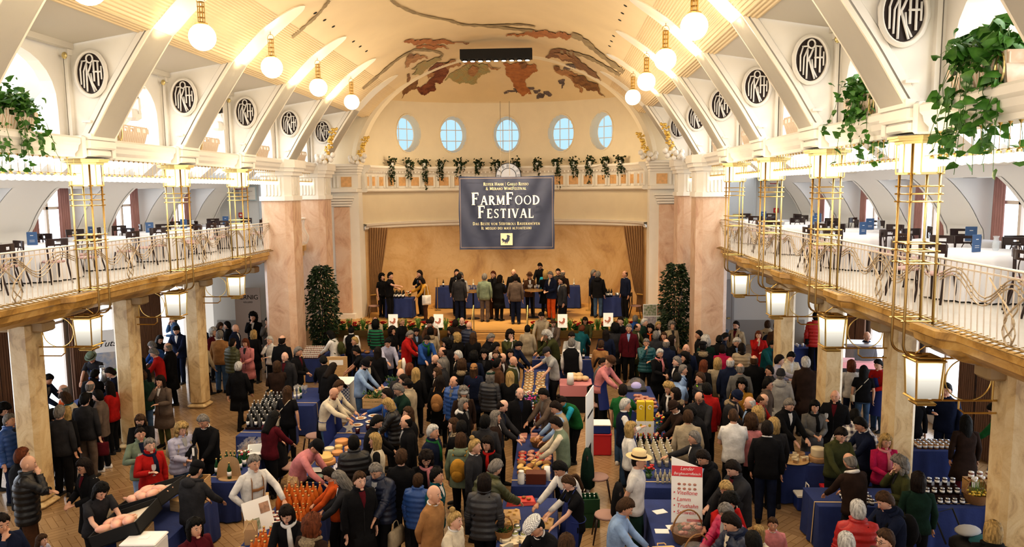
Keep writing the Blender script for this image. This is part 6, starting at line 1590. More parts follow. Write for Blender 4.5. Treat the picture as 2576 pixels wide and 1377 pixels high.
# poultry crates, tilted towards the aisle
for (x, y, rz, n, w) in ((-4.50, 10.45, .15, 5, 'nearer'), (-4.62, 11.45, -.05, 7, 'farther')):
    q = MB(); a, b, c = .36, .44, .20
    for bx_ in ((-a, -b, 0, a, b, .02), (-a, -b, 0, -a + .02, b, c), (a - .02, -b, 0, a, b, c), (-a, -b, 0, a, -b + .02, c), (-a, b - .02, 0, a, b, c)): q.box(*bx_)
    t = thing('black_crate', f'black crate of raw chickens on the bottom left stall, {w} one', 'crate', (x, y, z + .20), rz); t.rotation_euler = (0, -.30, rz); q.obj('crate_body', DARK, t); MB().box(-a + .03, -b + .03, .02, a - .03, b - .03, .12).obj('lining', MO('butcher_paper', (.7, .62, .5)), t)
    RM = Matrix.Rotation(rz, 3, 'Z') @ Matrix.Rotation(-.30, 3, 'Y')
    for i in range(n):
        p = RM @ Vector((-.18 + .18 * (i % 3), -.28 + .2 * (i // 3), .17)); o = put('chk', lambda: [ellp('carcass', .13, .085, .06, CHK), ('drumstick', MB().tube([(.09, .05, .05), (.16, .07, .05), (.19, .08, .05)], [.03, .018, .01], 7).tube([(.09, -.05, .05), (.16, -.07, .05), (.19, -.08, .05)], [.03, .018, .01], 7).mesh('drumstick', CHK, True))], 'raw_chicken', 'poultry', x + p.x, y + p.y, z + .20 + p.z - .02, RS.uniform(0, 3), f'plucked raw chicken in the {w} black crate', f'raw chickens in the {w} black crate')
put('boxw', lambda: [bx1('block_body', .34, .55, .19, WOOD)], 'wooden_riser', 'box', -4.40, 10.45, z, .15, 'pale wooden riser under the nearer black crate')
put('boxw', None, 'wooden_riser', 'box', -4.20, 11.75, z, -.3, 'pale wooden riser on the blue cloth beside the farther black crate')
p = at(420, 1345, z=z); put('coolbox', lambda: [bx1('box_body', .50, .42, .30, WHITEP, .02), ('lid', MB().box(-.26, -.22, .30, .26, .22, .34, .015).mesh('lid', WHITEP)), ('booklet', MB().box(-.06, -.05, .34, .07, .05, .347).mesh('booklet', PAPER))], 'cool_box', 'box', p.x + .05, 10.0, z - .05, .05, 'white cool box with a booklet on its lid at the bottom edge')
for i in range(3): put('crw', lambda: crate(.40, .32, .22, WOOD, 2), 'wooden_crate', 'crate', -4.42, 12.42, .32 + .225 * i if i else .32, .05, f'slatted wooden crate under the black fan, {["lowest","middle","topmost"][i]} of its stack')
put('crl', lambda: crate(.42, .34, .31, WOOD, 2), 'wooden_crate', 'crate', -4.42, 12.42, 0, .05, 'slatted wooden crate standing on the floor under the fan stack')
put('fan', lambda: [L_([(.12, 0), (.12, .02), (.03, .03)], DARK, 'base'), ('tower', MB().box(-.035, -.035, .02, .035, .035, .55, .01).mesh('tower', DARK)), ('screen', MB().box(-.02, -.04, .40, .02, -.036, .54).mesh('screen', PAPER))], 'tower_fan', 'fan', -4.42, 12.42, .995, 0, 'slim black tower fan standing on the stacked wooden crates')
RECT.append((-4.65, 12.2, -4.2, 12.6))
z = drape(-4.45, 12.75, -3.85, 15.0, 'with the green bottles, left aisle')
grid('gb', lambda: bottle(GG_, GLD, .31), 'green_bottle', 'bottle', -4.38, 13.15, -4.02, 13.55, 5, 3, z, 'green glass bottle in the cluster beside the cardboard stand', 0.01)
p = (-4.05, 12.92); put('cdst', lambda: [('curved_card', MB().strip([(-.24 * math.cos(a), .10 * math.sin(a), 0) for a in [pi * i / 14 for i in range(15)]], [(-.20 * math.cos(a), .10 * math.sin(a), .26 + .14 * math.sin(a)) for a in [pi * i / 14 for i in range(15)]]).mesh('curved_card', KRAFT)), ('foot', MB().lathe([(.2, 0), (.2, .015)], n=20, sy=.6).mesh('foot', KRAFT))], 'cardboard_stand', 'stand', p[0], p[1], z, 0, 'curved kraft cardboard stand at the corner of the left blue table')
put('gb', None, 'green_bottle', 'bottle', p[0] + .02, p[1] - .02, z + .016, 0, 'green glass bottle with white label standing in the cardboard stand')
put('till', lambda: [bx1('till_body', .30, .34, .12, DARK, .02), ('screen', MB().add([(-.13, -.14, .13), (.13, -.14, .13), (.13, .13, .24), (-.13, .13, .24)], [(0, 1, 2, 3)]).mesh('screen', MO('till_screen', (.5, .52, .52), .3))), ('housing', MB().prism([(-.16, .125), (.155, .24), (.155, .12), (-.16, .12)], -.15, .15, 'x').mesh('housing', PAPER))], 'till_scale', 'scale', -3.98, 14.0, z, .3, 'white till scale with slanted screen on the left aisle table')
put('bq1', lambda: bouquet(1, [MO('petal_red', (.45, .03, .05)), PAPER, MO('petal_pink', (.65, .25, .3))]), 'flower_vase', 'flowers', -4.08, 13.72, z, 0, 'small vase of red and white flowers beside the till scale')
for i in range(34): put('wr%d' % (i % 3), lambda: wrapped(i), 'biscuit_bag', 'bag', -4.37 + .10 * (i % 5) + RS.uniform(-.02, .02), 14.15 + .085 * (i // 5) + .0, z, RS.uniform(-.5, .5), 'small clear bag of brown biscuits on the left aisle table', 'clear bags of biscuits on the left aisle table')
z = drape(-4.95, 15.3, -4.25, 17.2, 'of the slanted wine racks, left aisle')
def wrack():
    q = MB(); [q.box(-.30, -.02 + .1 * i, 0, .30, .02 + .1 * i, .06 + .05 * i, .004) for i in range(5)]; return [('stepped_rack', q.mesh('stepped_rack', DWOOD))]
put('wrk', wrack, 'bottle_rack', 'rack', -4.62, 15.75, z, 0, 'dark stepped rack full of wine bottles'); put('wrk', None, 'bottle_rack', 'rack', -4.62, 16.45, z, 0, 'second dark stepped rack of wine bottles farther along')
for r_, yy in ((0, 15.75), (1, 16.45)):
    for i in range(5):
        for j in range(6): o = put('wb%d' % ((i + j) % 2), (lambda: bottle(WG_, STEEL, .30, .034)) if (i + j) % 2 == 0 else (lambda: bottle(MO('grey_wrap', (.12, .12, .12), .4), WCAP, .30, .034, None)), 'wine_bottle', 'bottle', -4.86 + .09 * j, yy - .0 + .1 * i, z + .06 + .05 * i, 0, f'dark wine bottle standing in the {"nearer" if r_ == 0 else "farther"} stepped rack', f'wine bottles in the {"nearer" if r_ == 0 else "farther"} stepped rack')
put('bigb', lambda: bottle(WG_, GLD, .55, .07, MO('red_label', (.4, .03, .03))), 'magnum_bottle', 'bottle', -4.80, 17.02, z, 0, 'extra large dark bottle with red label at the end of the wine racks')
z = drape(-4.95, 17.6, -4.0, 19.3, 'with wine glasses, far end of the left aisle row')
put('gb', None, 'green_bottle', 'bottle', -4.55, 18.3, z, 0, 'green bottle on the far blue table of the left row')
for i in range(5): put('lw', lambda: bottle(PALEB, WCAP, .30, .034, PAPER), 'white_wine_bottle', 'bottle', -4.88 + .08 * i, 18.0 + .05 * i, z, 0, 'pale white wine bottle in the short row on the far left blue table', 'white wine bottles on the far left blue table')
for i in range(9): t = thing('wine_glass', 'empty wine glass standing on the far left blue table', 'glass', (-4.85 + .09 * (i % 4), 18.75 + .1 * (i // 4), z), 0, 'wine glasses on the far left blue table'); link('bowl', WG[0], t); link('stem', WG[1], t)
# row of orange juice and cheese
z = drape(-2.75, 9.6, -2.0, 12.25, 'of the orange juice bottles, lower left')
OB = lambda: bottle(OJ, GLD, .30, .043, None, 'juice_body')
grid('ob', OB, 'juice_bottle', 'bottle', -2.62, 11.55, -2.10, 12.1, 6, 4, z, 'orange juice bottle in the big group on the lower left table', .012)
grid('ob2', lambda: bottle(OJ, GLD, .22, .033, None, 'juice_body'), 'juice_bottle', 'bottle', -2.30, 11.1, -2.08, 11.4, 4, 3, z, 'small orange juice bottle in front of the big group', .01)
grid('pj', lambda: jar(MO('fruit_jam', (.35, .06, .03), .2), LIDW), 'jam_jar', 'jar', -2.66, 11.0, -2.38, 11.4, 4, 4, z, 'jam jar with white lid in front of the orange bottles', .008)
grid('pj', None, 'jam_jar', 'jar', -2.12, 10.65, -2.06, 11.0, 2, 4, z, 'jam jar with white lid in the short double line', .006)
grid('ob', OB, 'juice_bottle', 'bottle', -2.40, 9.95, -2.12, 10.4, 4, 4, z, 'orange juice bottle in the lower group beside the paper gift bag', .012)
def gift(): return [('bag_body', MB().loft([[(-.09, -.05, 0), (.09, -.05, 0), (.09, .05, 0), (-.09, .05, 0)], [(-.09, -.05, .24), (.09, -.05, .24), (.09, .05, .24), (-.09, .05, .24)], [(-.09, -.004, .36), (.09, -.004, .36), (.09, .004, .36), (-.09, .004, .36)]]).mesh('bag_body', KRAFT)), ('raffia_bow', MB().tube(pathpts([(-.1, -.06, .2), (-.02, -.02, .34), (.02, -.02, .34), (.08, -.06, .22)]), .005, 4).tube(pathpts([(0, -.02, .34), (-.05, -.05, .40), (.0, -.03, .33), (.05, -.05, .41), (0, -.02, .34)]), .005, 4).mesh('raffia_bow', RIB))]
put('gift', gift, 'gift_bag', 'bag', -2.62, 10.45, z, .2, 'brown paper gift bag with raffia bow, nearer the bottom edge'); put('gift', None, 'gift_bag', 'bag', -2.58, 12.17, z, -.2, 'brown paper gift bag behind the orange juice bottles')
t = thing('photo_easel', 'white photo board leaning beside the orange juice bottles', 'poster', (-2.62, 10.85, z), 0); t.rotation_euler = (-.35, 0, .9); MB().box(-.23, -.01, 0, .23, .01, .50).obj('board', PAPER, t); MB().box(-.2, -.014, .05, .0, -.011, .22).obj('photograph', PHM[0], t); MB().box(.04, -.014, .26, .2, -.011, .42).obj('photograph', PHM[1], t)
grid('ck', lambda: [L_([(.12, 0), (.125, .02), (.12, .07), (.02, .075)], CHS, 'wheel_body', 20)], 'cheese_round', 'cheese', -2.66, 9.75, -2.66, 10.1, 1, 2, z, 'pale cheese round at the bottom end of the juice table')
z = drape(-2.75, 12.8, -2.0, 15.15, 'of the cheese stall, left of centre')
put('scl', scale, 'kitchen_scale', 'scale', -2.40, 13.0, z, .1, 'black weighing scale at the near end of the cheese stall')
CWm = lambda r, h, m: (lambda: [L_([(r * .98, 0), (r, h * .15), (r, h * .85), (r * .97, h), (.01, h)], m, 'wheel_body', 24)])
for i, (x, y, r, h, m, zz) in enumerate(((-2.50, 13.75, .19, .08, CHO, 0), (-2.50, 13.75, .14, .07, CHS, .08), (-2.62, 14.1, .12, .08, CHS, 0), (-2.42, 14.25, .11, .07, CHO, 0), (-2.64, 14.45, .10, .07, CHW, 0), (-2.22, 14.45, .11, .09, CHO, 0), (-2.5, 14.85, .14, .10, CHO, 0), (-2.2, 14.8, .12, .09, CHS, 0), (-2.48, 14.56, .08, .08, CHS, 0))):
    put('cw%d' % i, CWm(r, h, m), 'cheese_round', 'cheese', x, y, z + zz, 0, f'{"orange" if m is CHO else "yellow" if m is CHS else "whitish"} cheese wheel on the left stall, {ordn(i)} from its near end')
grid('pk', lambda: [bx1('packet_body', .075, .14, .035, MO('packet_print', (.75, .73, .72), .6, c2=(.2, .22, .4), nscale=30), .01)], 'cheese_packet', 'packet', -2.24, 13.4, -2.05, 14.3, 3, 9, z, 'small printed cheese packet in neat rows on the left stall', .01, .3, 0, .15)
z = drape(-2.8, 15.3, -2.05, 17.0, 'with the star and candles, left of centre')
def star(): return [('star_body', MB().prism([((.13 if i % 2 == 0 else .055) * math.sin(pi * i / 5), (.13 if i % 2 == 0 else .055) * math.cos(pi * i / 5) + .11) for i in range(10)], -.012, .012, 'y').mesh('star_body', MO('star_felt', (.62, .58, .50)))), bx1('foot', .12, .08, .012, WOOD)]
put('star', star, 'table_star', 'decoration', -2.55, 15.6, z, .3, 'pale star decoration standing on the blue table'); put('cdl', lambda: [L_([(.045, 0), (.055, .11)], MO('dark_red_glass', (.06, .01, .01), .1), 'cup'), L_([(.035, .1), (.03, .115)], LIDW, 'wax')], 'candle_cup', 'candle', -2.35, 15.55, z, 0, 'dark candle cup beside the pale star'); put('cdl', None, 'candle_cup', 'candle', -2.18, 15.8, z, 0, 'dark candle cup farther from the pale star')
for i, (x, y) in enumerate(((-2.5, 16.1), (-2.25, 16.35), (-2.55, 16.6), (-2.3, 16.8))): put('plt', lambda: [L_([(.06, 0), (.13, .012), (.135, .018), (.06, .01)], PAPER, 'plate'), ellp('bread_slices', .08, .06, .015, BREAD)], 'sample_plate', 'plate', x, y, z, 0, f'white plate of bread samples on the star table, {ordn(i)} along')
z = drape(-2.75, 17.3, -2.0, 20.4, 'of the herbs and flowers, left of centre')
put('crt2', lambda: crate(.60, .36, .26, WOOD, 3), 'herb_crate', 'crate', -2.42, 17.55, z, 0, 'slatted wooden crate of green herbs')
def herb(seed):
    rr = random.Random(seed); g = MB()
    for _ in range(160): a = rr.uniform(0, 2 * pi); r = rr.uniform(0, .24); leaf(g, (r * math.cos(a) * 1.2, r * math.sin(a) * .6, rr.uniform(0, .28)), (math.cos(a), math.sin(a), rr.uniform(.2, 1.4)), .08, rr, .18)
    return [('foliage', g.mesh('foliage', GREEN))]
put('hb', lambda: herb(2), 'herb_bunch', 'plant', -2.42, 17.55, z + .08, 0, 'bushy green herbs growing out of the wooden crate')
put('hb3', lambda: herb(3), 'herb_bunch', 'plant', -2.3, 19.4, z, 0, 'grey green leafy herbs behind the white tubs')
grid('tub', lambda: [L_([(.05, 0), (.06, .12)], LIDW, 'tub_body'), L_([(.063, .12), (.063, .13)], PAPER, 'lid')], 'white_tub', 'tub', -2.62, 18.5, -2.2, 18.9, 4, 3, z, 'white lidded tub in the group on the herb table', .01)
put('bq3', lambda: bouquet(3, [MO('petal_violet', (.35, .08, .4)), MO('petal_yellow', (.7, .5, .08))]), 'flower_vase', 'flowers', -2.55, 18.15, z, 0, 'small pot of violet and yellow flowers on the herb table')
put('tree', lambda: [('stacked_board', MB().box(-.04, -.12, 0, .04, .12, .55, .01).mesh('stacked_board', WOOD)), ('cups', MB().lathe([(.05, .0), (.06, .5), (.03, .62)], (.1, 0, 0), 12).mesh('cups', LIDW, True))], 'cup_tower', 'display', -2.35, 20.15, z, 0, 'wooden post with a tall stack of cream cups')
# gingham covered counter
t = thing('gingham_counter', 'tall counter covered by a blue and white checked cloth', 'counter', (-3.62, 19.0, 0)); RECT.append((-3.85, 18.6, -3.35, 19.4))
MB().box(-.24, -.38, 0, .24, .38, 1.02, .02).obj('counter_body', PAPER, t)
gm = MO('gingham', (.6, .62, .68)); n_, l_ = gm.node_tree.nodes, gm.node_tree.links; ck_ = n_.new('ShaderNodeTexChecker'); ck_.inputs['Scale'].default_value = 22; ck_.inputs[1].default_value = (.65, .66, .7, 1); ck_.inputs[2].default_value = (.09, .12, .22, 1); tc_ = n_.new('ShaderNodeTexCoord'); l_.new(tc_.outputs['Object'], ck_.inputs[0]); l_.new(ck_.outputs[0], n_['Principled BSDF'].inputs['Base Color'])
MB().box(-.25, -.395, .55, .25, -.385, 1.03).box(-.255, -.39, .60, -.245, .39, 1.03).obj('checked_cloth', gm, t); MB().box(-.26, -.4, 1.025, .26, .4, 1.04).obj('counter_top', PAPER, t)
# centre row
z = drape(1.05, 9.6, 1.95, 12.25, 'of the cheese tasting, bottom centre')
for i, (x, y, rz) in enumerate(((1.22, 11.55, .1), (1.22, 11.15, .0), (1.75, 11.25, -.1))): put('cb', lambda: [bx1('board', .28, .40, .02, WOOD, .01), ('cheese_cubes', MB().box(-.08, -.12, .02, -.04, -.08, .05).box(.02, -.05, .02, .06, -.01, .05).box(-.05, .05, .02, 0, .09, .05).box(.06, .1, .02, .1, .14, .05).mesh('cheese_cubes', CHS))], 'cutting_board', 'board', x, y, z, rz, f'wooden cutting board with cheese pieces, {ordn(i)} of three at bottom centre')
put('rcl', lambda: [('folded_cloth', MB().loft([[(-.26, -.12, 0), (.26, -.12, .01), (.24, .12, .03), (-.22, .12, .0)], [(-.22, -.10, .07), (.23, -.09, .06), (.20, .10, .09), (-.18, .09, .08)]]).mesh('folded_cloth', LIDR)), ('spread_rolls', MB().ell((-.1, 0, .1), .04, .03, .02, 8, 5).ell((.05, .02, .1), .04, .03, .02, 8, 5).ell((.13, -.03, .09), .04, .03, .02, 8, 5).mesh('spread_rolls', BREAD))], 'bread_basket', 'basket', 1.35, 12.02, z, .1, 'basket of rolls under a bright red cloth, bottom centre')
grid('gj', lambda: jar(MO('pickle_jar', (.35, .36, .14), .15), STEEL, .05, .12), 'pickle_jar', 'jar', 1.32, 10.75, 1.6, 10.95, 3, 2, z, 'glass jar of pickles with steel lid, bottom centre', .02)
grid('ch1', lambda: wedge(.14, .06, CHW, RIND), 'cheese_wedge', 'cheese', 1.15, 9.95, 1.75, 10.6, 6, 5, z, 'pale cheese piece in the spread at bottom centre', .04, 0, 0, 3)
grid('ch2', CWm(.065, .05, CHW), 'small_cheese', 'cheese', 1.2, 10.62, 1.6, 10.7, 4, 2, z + .002, 'small round goat cheese, bottom centre', .03)
grid('yog', lambda: [L_([(.03, 0), (.038, .08)], PAPER, 'cup'), L_([(.04, .08), (.04, .085)], LIDR, 'lid'), L_([(.036, .03), (.038, .06)], MO('berry_print', (.6, .12, .1)), 'printed_band')], 'yogurt_cup', 'cup', 1.45, 9.72, 1.78, 9.86, 5, 2, z, 'small yogurt cup with red lid at the bottom edge', .01)
put('bsk', lambda: basket(.15, .14), 'wicker_basket', 'basket', 1.14, 10.75, z, .4, 'small handled wicker basket with moss at the left end of the cheese table'); put('hbs', lambda: herb(8)[:1], 'moss_bunch', 'plant', 1.14, 10.75, z + .06, 0, 'green moss filling the small handled basket').scale = (.45, .7, .4)
z = drape(1.15, 12.75, 1.85, 15.6, 'of breads and cold cuts, centre row')
put('mc', lambda: [L_([(.06, 0), (.065, .02), (.065, .16), (.045, .20), (.05, .22), (.05, .24), (.01, .245)], WHITEP, 'can_body'), ('handle', MB().tube([(.04, 0, .2), (.09, 0, .17), (.065, 0, .1)], .006, 5).mesh('handle', WHITEP))], 'milk_can', 'can', 1.32, 12.86, z, 0, 'white enamel milk can at the near end of the bread table')
put('box3', lambda: [bx1('case_body', .36, .22, .20, MO('chestnut_case', (.12, .03, .015), .4))], 'wooden_case', 'box', 1.58, 12.93, z, 0, 'dark chestnut wooden case beside the white milk can')
for i in range(16): put('brd%d' % (i % 3), (lambda: [ellp('loaf', .10, .075, .05, BREAD)]) if i % 3 == 0 else ((lambda: wedge(.16, .08, CHS, RIND)) if i % 3 == 1 else (lambda: [ellp('loaf', .13, .06, .04, CHS)])), ['bread_loaf', 'cheese_wedge', 'cheese_loaf'][i % 3], ['bread', 'cheese', 'cheese'][i % 3], 1.28 + .16 * (i % 4) + RS.uniform(-.02, .02), 13.25 + .17 * (i // 4), z, RS.uniform(0, 3), ['round brown loaf among the cheeses of the centre row', 'yellow cheese wedge among the loaves of the centre row', 'long yellow cheese loaf on the centre row'][i % 3], ['round loaves of the centre row', 'cheese wedges of the centre row', 'cheese loaves of the centre row'][i % 3])
for i in range(12): put('mt%d' % (i % 2), (lambda: [ellp('ham_body', .10, .06, .035, MEAT)]) if i % 2 else (lambda: [bx1('tray', .16, .13, .03, LIDR, .01), ellp('sliced_meat', .06, .05, .03, MEAT)]), ['meat_tray', 'cured_ham'][i % 2], 'meat', 1.28 + .17 * (i % 4), 14.0 + .2 * (i // 4), z, RS.uniform(0, 3), ['red tray of sliced meat on the centre row', 'piece of cured ham on the centre row'][i % 2], ['red meat trays of the centre row', 'cured hams of the centre row'][i % 2])
put('bgb', lambda: basket(.2, .12, False), 'bread_basket', 'basket', 1.62, 14.85, z, 0, 'round wicker basket of rolls in the centre row')
for i in range(7): put('rol', lambda: [ellp('roll', .06, .05, .04, BREAD)], 'bread_roll', 'bread', 1.62 + .09 * math.cos(i * .9), 14.85 + .09 * math.sin(i * .9), z + .09 + (.05 if i == 6 else 0), i, 'crusty roll in the round wicker basket of the centre row', 'rolls in the round wicker basket')
put('twl', lambda: [L_([(.055, 0), (.055, .25)], PAPER, 'paper_roll', 16)], 'paper_towel', 'paper towel', 1.78, 13.05, z, 0, 'white paper towel roll standing on the centre row')
grid('cb2', lambda: [bx1('lid_body', .15, .12, .05, MO('salmon_packet', (.6, .3, .25)), .01)], 'meat_packet', 'packet', 1.25, 15.1, 1.5, 15.5, 2, 3, z, 'pink meat packet stacked on the centre row', .02)
z = drape(1.15, 15.8, 1.75, 18.3, 'of the swing top bottles, centre row')
grid('rb', lambda: bottle(RG_, WCAP, .32, .038, PAPER), 'syrup_bottle', 'bottle', 1.20, 15.95, 1.55, 16.9, 4, 5, z, 'red brown bottle with white swing top in the centre row', .02)
for i, (x, y) in enumerate(((1.25, 17.4), (1.45, 17.55), (1.3, 17.9), (1.55, 18.0))): put('bqc%d' % i, lambda: bouquet(10 + i, [[MO('petal_magenta', (.5, .03, .25)), MO('petal_violet', '')], [RED, MO('petal_magenta', '')], [PAPER, MO('petal_pink', '')], [MO('petal_yellow', ''), MO('petal_pink', '')]][i], .15, .24), 'flower_pot', 'flowers', x, y, z, 0, f'pot of {["magenta and violet", "red and magenta", "white and pink", "yellow and pink"][i]} flowers in the centre row')
z = drape(1.05, 18.6, 1.75, 21.4, 'of the far cheese stall, centre row')
grid('tr2', lambda: [bx1('wood_tray', .26, .18, .03, WOOD), ('tray_goods', MB().ell((-.05, 0, .05), .05, .04, .02, 8, 4).ell((.06, .02, .05), .05, .04, .025, 8, 4).mesh('tray_goods', CHW, True))], 'sample_tray', 'tray', 1.22, 18.8, 1.55, 20.9, 2, 8, z, 'small wooden tray of samples on the far centre stall', .02)
put('lampw', lambda: [L_([(.1, .0), (.08, .3), (.075, .3)], PAPER, 'shade', 18)], 'table_lamp', 'lamp', 2.35, 19.7, .78, 0, 'white conical shade on the pink topped stand')
t = thing('pink_stand', 'low stand under a pink cloth right of the centre row', 'stand', (2.5, 20.0, 0)); MB().box(-.42, -.35, 0, .42, .35, .74).obj('stand_body', DARK, t); MB().box(-.44, -.37, .45, .44, .37, .765, .01).obj('pink_cloth', MO('pink_gingham', (.6, .25, .27)), t); RECT.append((2.05, 19.6, 2.95, 20.4))
for i in range(5): put('brb', lambda: [ellp('loaf', .13, .11, .07, MO('pale_loaf', (.62, .45, .25)))], 'pale_loaf', 'bread', 2.5 + .16 * (i % 3 - 1) + .1, 20.1 + .13 * (i // 3), .77 + (.06 if i > 2 else 0), i, 'pale round loaf on the pink cloth', 'pale loaves on the pink cloth')
# beer crates and coats behind the centre
put('bcr', lambda: [('crate_body', MB().box(-.2, -.15, 0, .2, .15, .03).box(-.2, -.15, 0, -.18, .15, .26).box(.18, -.15, 0, .2, .15, .26).box(-.2, -.15, 0, .2, -.13, .26).box(-.2, .13, 0, .2, .15, .26).mesh('crate_body', MO('green_plastic', (.01, .06, .025), .4)))], 'bottle_crate', 'crate', 2.5, 12.9, 0, .1, 'dark green plastic crate of bottles, lowest of the pair'); put('bcr', None, 'bottle_crate', 'crate', 2.5, 12.9, .265, .1, 'dark green plastic crate of bottles, upper of the pair')
grid('bcb', lambda: bottle(GG_, WCAP, .26, .03), 'crate_bottle', 'bottle', 2.38, 12.85, 2.62, 12.97, 4, 2, .30, 'bottle standing in the upper green crate', .003); RECT.append((2.28, 12.7, 2.72, 13.1))
p = at(1465, 1130, z=1.0); t = thing('roll_up_banner', 'tall white roll-up banner seen edge on beside the green coat', 'banner', (2.62, 14.6, 0), 0); t.rotation_euler = (0, 0, 1.35)
MB().box(-.42, -.01, .08, .42, .01, 2.0).obj('printed_sheet', PAPER, t); MB().box(-.43, -.06, 0, .43, .06, .08, .01).obj('cassette', STEEL, t); MB().box(-.3, -.014, 1.5, .3, -.011, 1.55).box(-.3, -.014, .5, .1, -.011, .9).obj('print', DARK, t)
# right row
z = drape(3.4, 9.6, 4.15, 12.25, 'of the meat baskets, lower right')
def gb_(seed):
    rr = random.Random(seed); q = MB(); [q.ell((rr.uniform(-.16, .16), rr.uniform(-.11, .11), .16 + rr.uniform(0, .08)), rr.uniform(.04, .08), .035, .03, 9, 5) for _ in range(14)]
    return basket(.24, .16) + [('wrapped_meats', q.mesh('wrapped_meats', MEAT, True)), ('cellophane', MB().ell((0, 0, .2), .25, .25, .15, 16, 7).mesh('cellophane', CEL, True))]
put('gba', lambda: gb_(1), 'gift_basket', 'basket', 3.86, 9.95, z, .5, 'wicker gift basket of cured meats nearest the bottom edge'); put('gbb', lambda: gb_(2), 'gift_basket', 'basket', 3.88, 10.75, z, .3, 'wicker gift basket of cured meats below the price sign')
for i in range(4): put('hbb', lambda: herb(14), 'herb_sprig', 'plant', 3.80 + .12 * (i % 2), 10.0 + .75 * (i // 2), z + .15, i, 'green herb sprig on a cured meat basket', 'herb sprigs on the meat baskets').scale = (.3, .3, .3)
t = thing('price_sign', 'tall white and red price sign leaning behind the meat baskets', 'sign', (3.98, 11.35, z)); t.rotation_euler = (-.22, 0, -.12)
MB().prism([(-.24, 0), (.24, 0), (.24, .86), (-.24, 1.02)], -.012, 0, 'y').obj('board', PAPER, t); MB().box(-.235, -.016, .72, .235, -.013, .88).obj('header_band', MATS['sign_red'], t); MB().box(-.0, -.016, .03, .235, -.013, .07).obj('footer_band', MATS['sign_red'], t)
def txt(body_, size, x, zz, m, par, y=-.018, ital=0, al='LEFT', nme='lettering'):
    c = bpy.data.curves.new(nme, 'FONT'); c.body = body_; c.size = size; c.shear = ital; c.align_x = al; c.extrude = .0005; c.materials.append(m); o = bpy.data.objects.new(nme, c); COL.objects.link(o); me = bpy.data.meshes.new_from_object(o.evaluated_get(bpy.context.evaluated_depsgraph_get())); bpy.data.objects.remove(o); o = link(nme, me); o.parent = par; o.location = (x, y, zz); o.rotation_euler = (pi / 2, 0, 0); return o
SR = MATS['sign_red']
txt('Lander', .075, 0, .815, PAPER, t, ital=.3, al='CENTER'); txt('Bergbauernfleisch', .058, 0, .745, PAPER, t, ital=.3, al='CENTER')
for i, w in enumerate(('Vitellone', 'Lamm', 'Truthahn', 'Schwein')): txt('• ' + w, .088, -.215, .44 - .10 * i, SR, t, ital=.2)
q = MB(); [q.ell((-.12 + .08 * (i % 4), -.016, .60 - .07 * (i // 4)), .028, .004, .02, 9, 4) for i in range(8)]; q.obj('meat_pictures', MEAT, t)
put('wcs', lambda: [bx1('case_body', .36, .30, .10, MO('tan_case', (.62, .42, .20), .6), .02), ('handle', MB().tube([(-.06, .16, .1), (-.05, .21, .1), (.05, .21, .1), (.06, .16, .1)], .01, 5).mesh('handle', MATS['tan_case']))], 'wooden_case', 'case', 3.45, 10.05, z, .1, 'pale flat case with handle in front of the light blue shirt'); put('wcs', None, 'wooden_case', 'case', 3.45, 10.05, z + .10, .15, 'pale flat case lying on another case, lower right')
for i, (x, y) in enumerate(((3.55, 11.05), (3.75, 11.2), (3.62, 11.75))): put('ppr', lambda: [bx1('sheets', .21, .15, .01, PAPER, .001)], 'paper_pad', 'paper', x, y, z, .2 * i, f'white sheets of paper on the right stall, {ordn(i)} from the cases')
z = drape(3.5, 12.75, 4.25, 15.2, 'of the bottle rows, right of centre')
grid('yb', lambda: bottle(PALEB, WCAP, .29, .036, MO('cream_label', (.7, .6, .45))), 'liqueur_bottle', 'bottle', 3.62, 13.75, 4.15, 14.6, 5, 7, z, 'pale golden bottle in the rows right of centre', .01)
grid('yb2', lambda: bottle(WG_, LIDR, .26, .034, MO('cream_label', '')), 'dark_bottle', 'bottle', 3.62, 14.7, 4.15, 14.95, 6, 3, z, 'dark bottle with red cap behind the golden bottles', .01)
grid('smb', lambda: bottle(PALEB, WCAP, .16, .025, None), 'small_bottle', 'bottle', 3.75, 12.95, 4.15, 13.2, 6, 2, z, 'small pale bottle in front of the flower glass', .01)
put('vs', lambda: bouquet(30, [RED, LIDR], .12, .2, MO('leafy_glass', (.12, .2, .08), .1)), 'flower_glass', 'flowers', 3.62, 13.2, z, 0, 'glass of red flowers and leaves at the near end of the bottle table')
def ybox(): return [bx1('box_body', .16, .14, .42, MO('yellow_box', (.66, .47, .03), .4)), ('emblem', MB().tube([(.035 * math.cos(a), -.072, .30 + .04 * math.sin(a)) for a in [2 * pi * i / 16 for i in range(14)]], .006, 4).mesh('emblem', PAPER))]
def wbox(): return [bx1('box_body', .18, .14, .20, PAPER), ('emblem', MB().ell((0, -.071, .11), .03, .003, .035, 10, 5).mesh('emblem', MO('yellow_box', '')))]
for i, (x, y, k_, dz) in enumerate(((3.72, 15.35, 0, .40), (3.72, 15.35, 1, 0), (3.9, 15.35, 1, 0), (3.9, 15.35, 1, .2), (3.72, 15.35, 1, .2), (3.9, 15.35, 0, .40))): put('yw%d' % k_, [ybox, wbox][k_], ['yellow_box', 'white_box'][k_], 'box', x, y, TZ + dz, 0, f'{["tall yellow box", "white box with yellow emblem"][k_]} in the stack by the shirt sleeves, {["left top","left bottom","right bottom","right middle","left middle","right top"][i]}')
drape(3.6, 15.25, 4.3, 16.6, 'under the yellow boxes, right of centre', ribbon=False)
put('ffv', lambda: bouquet(44, [MO('petal_yellow', ''), RED, MO('petal_yellow', '')], .2, .42, GG_), 'flower_arrangement', 'flowers', 4.12, 15.45, TZ, 0, 'tall yellow and red flower arrangement beside the yellow boxes')
z = drape(3.7, 17.3, 4.45, 19.6, 'of smoked meats, right of centre')
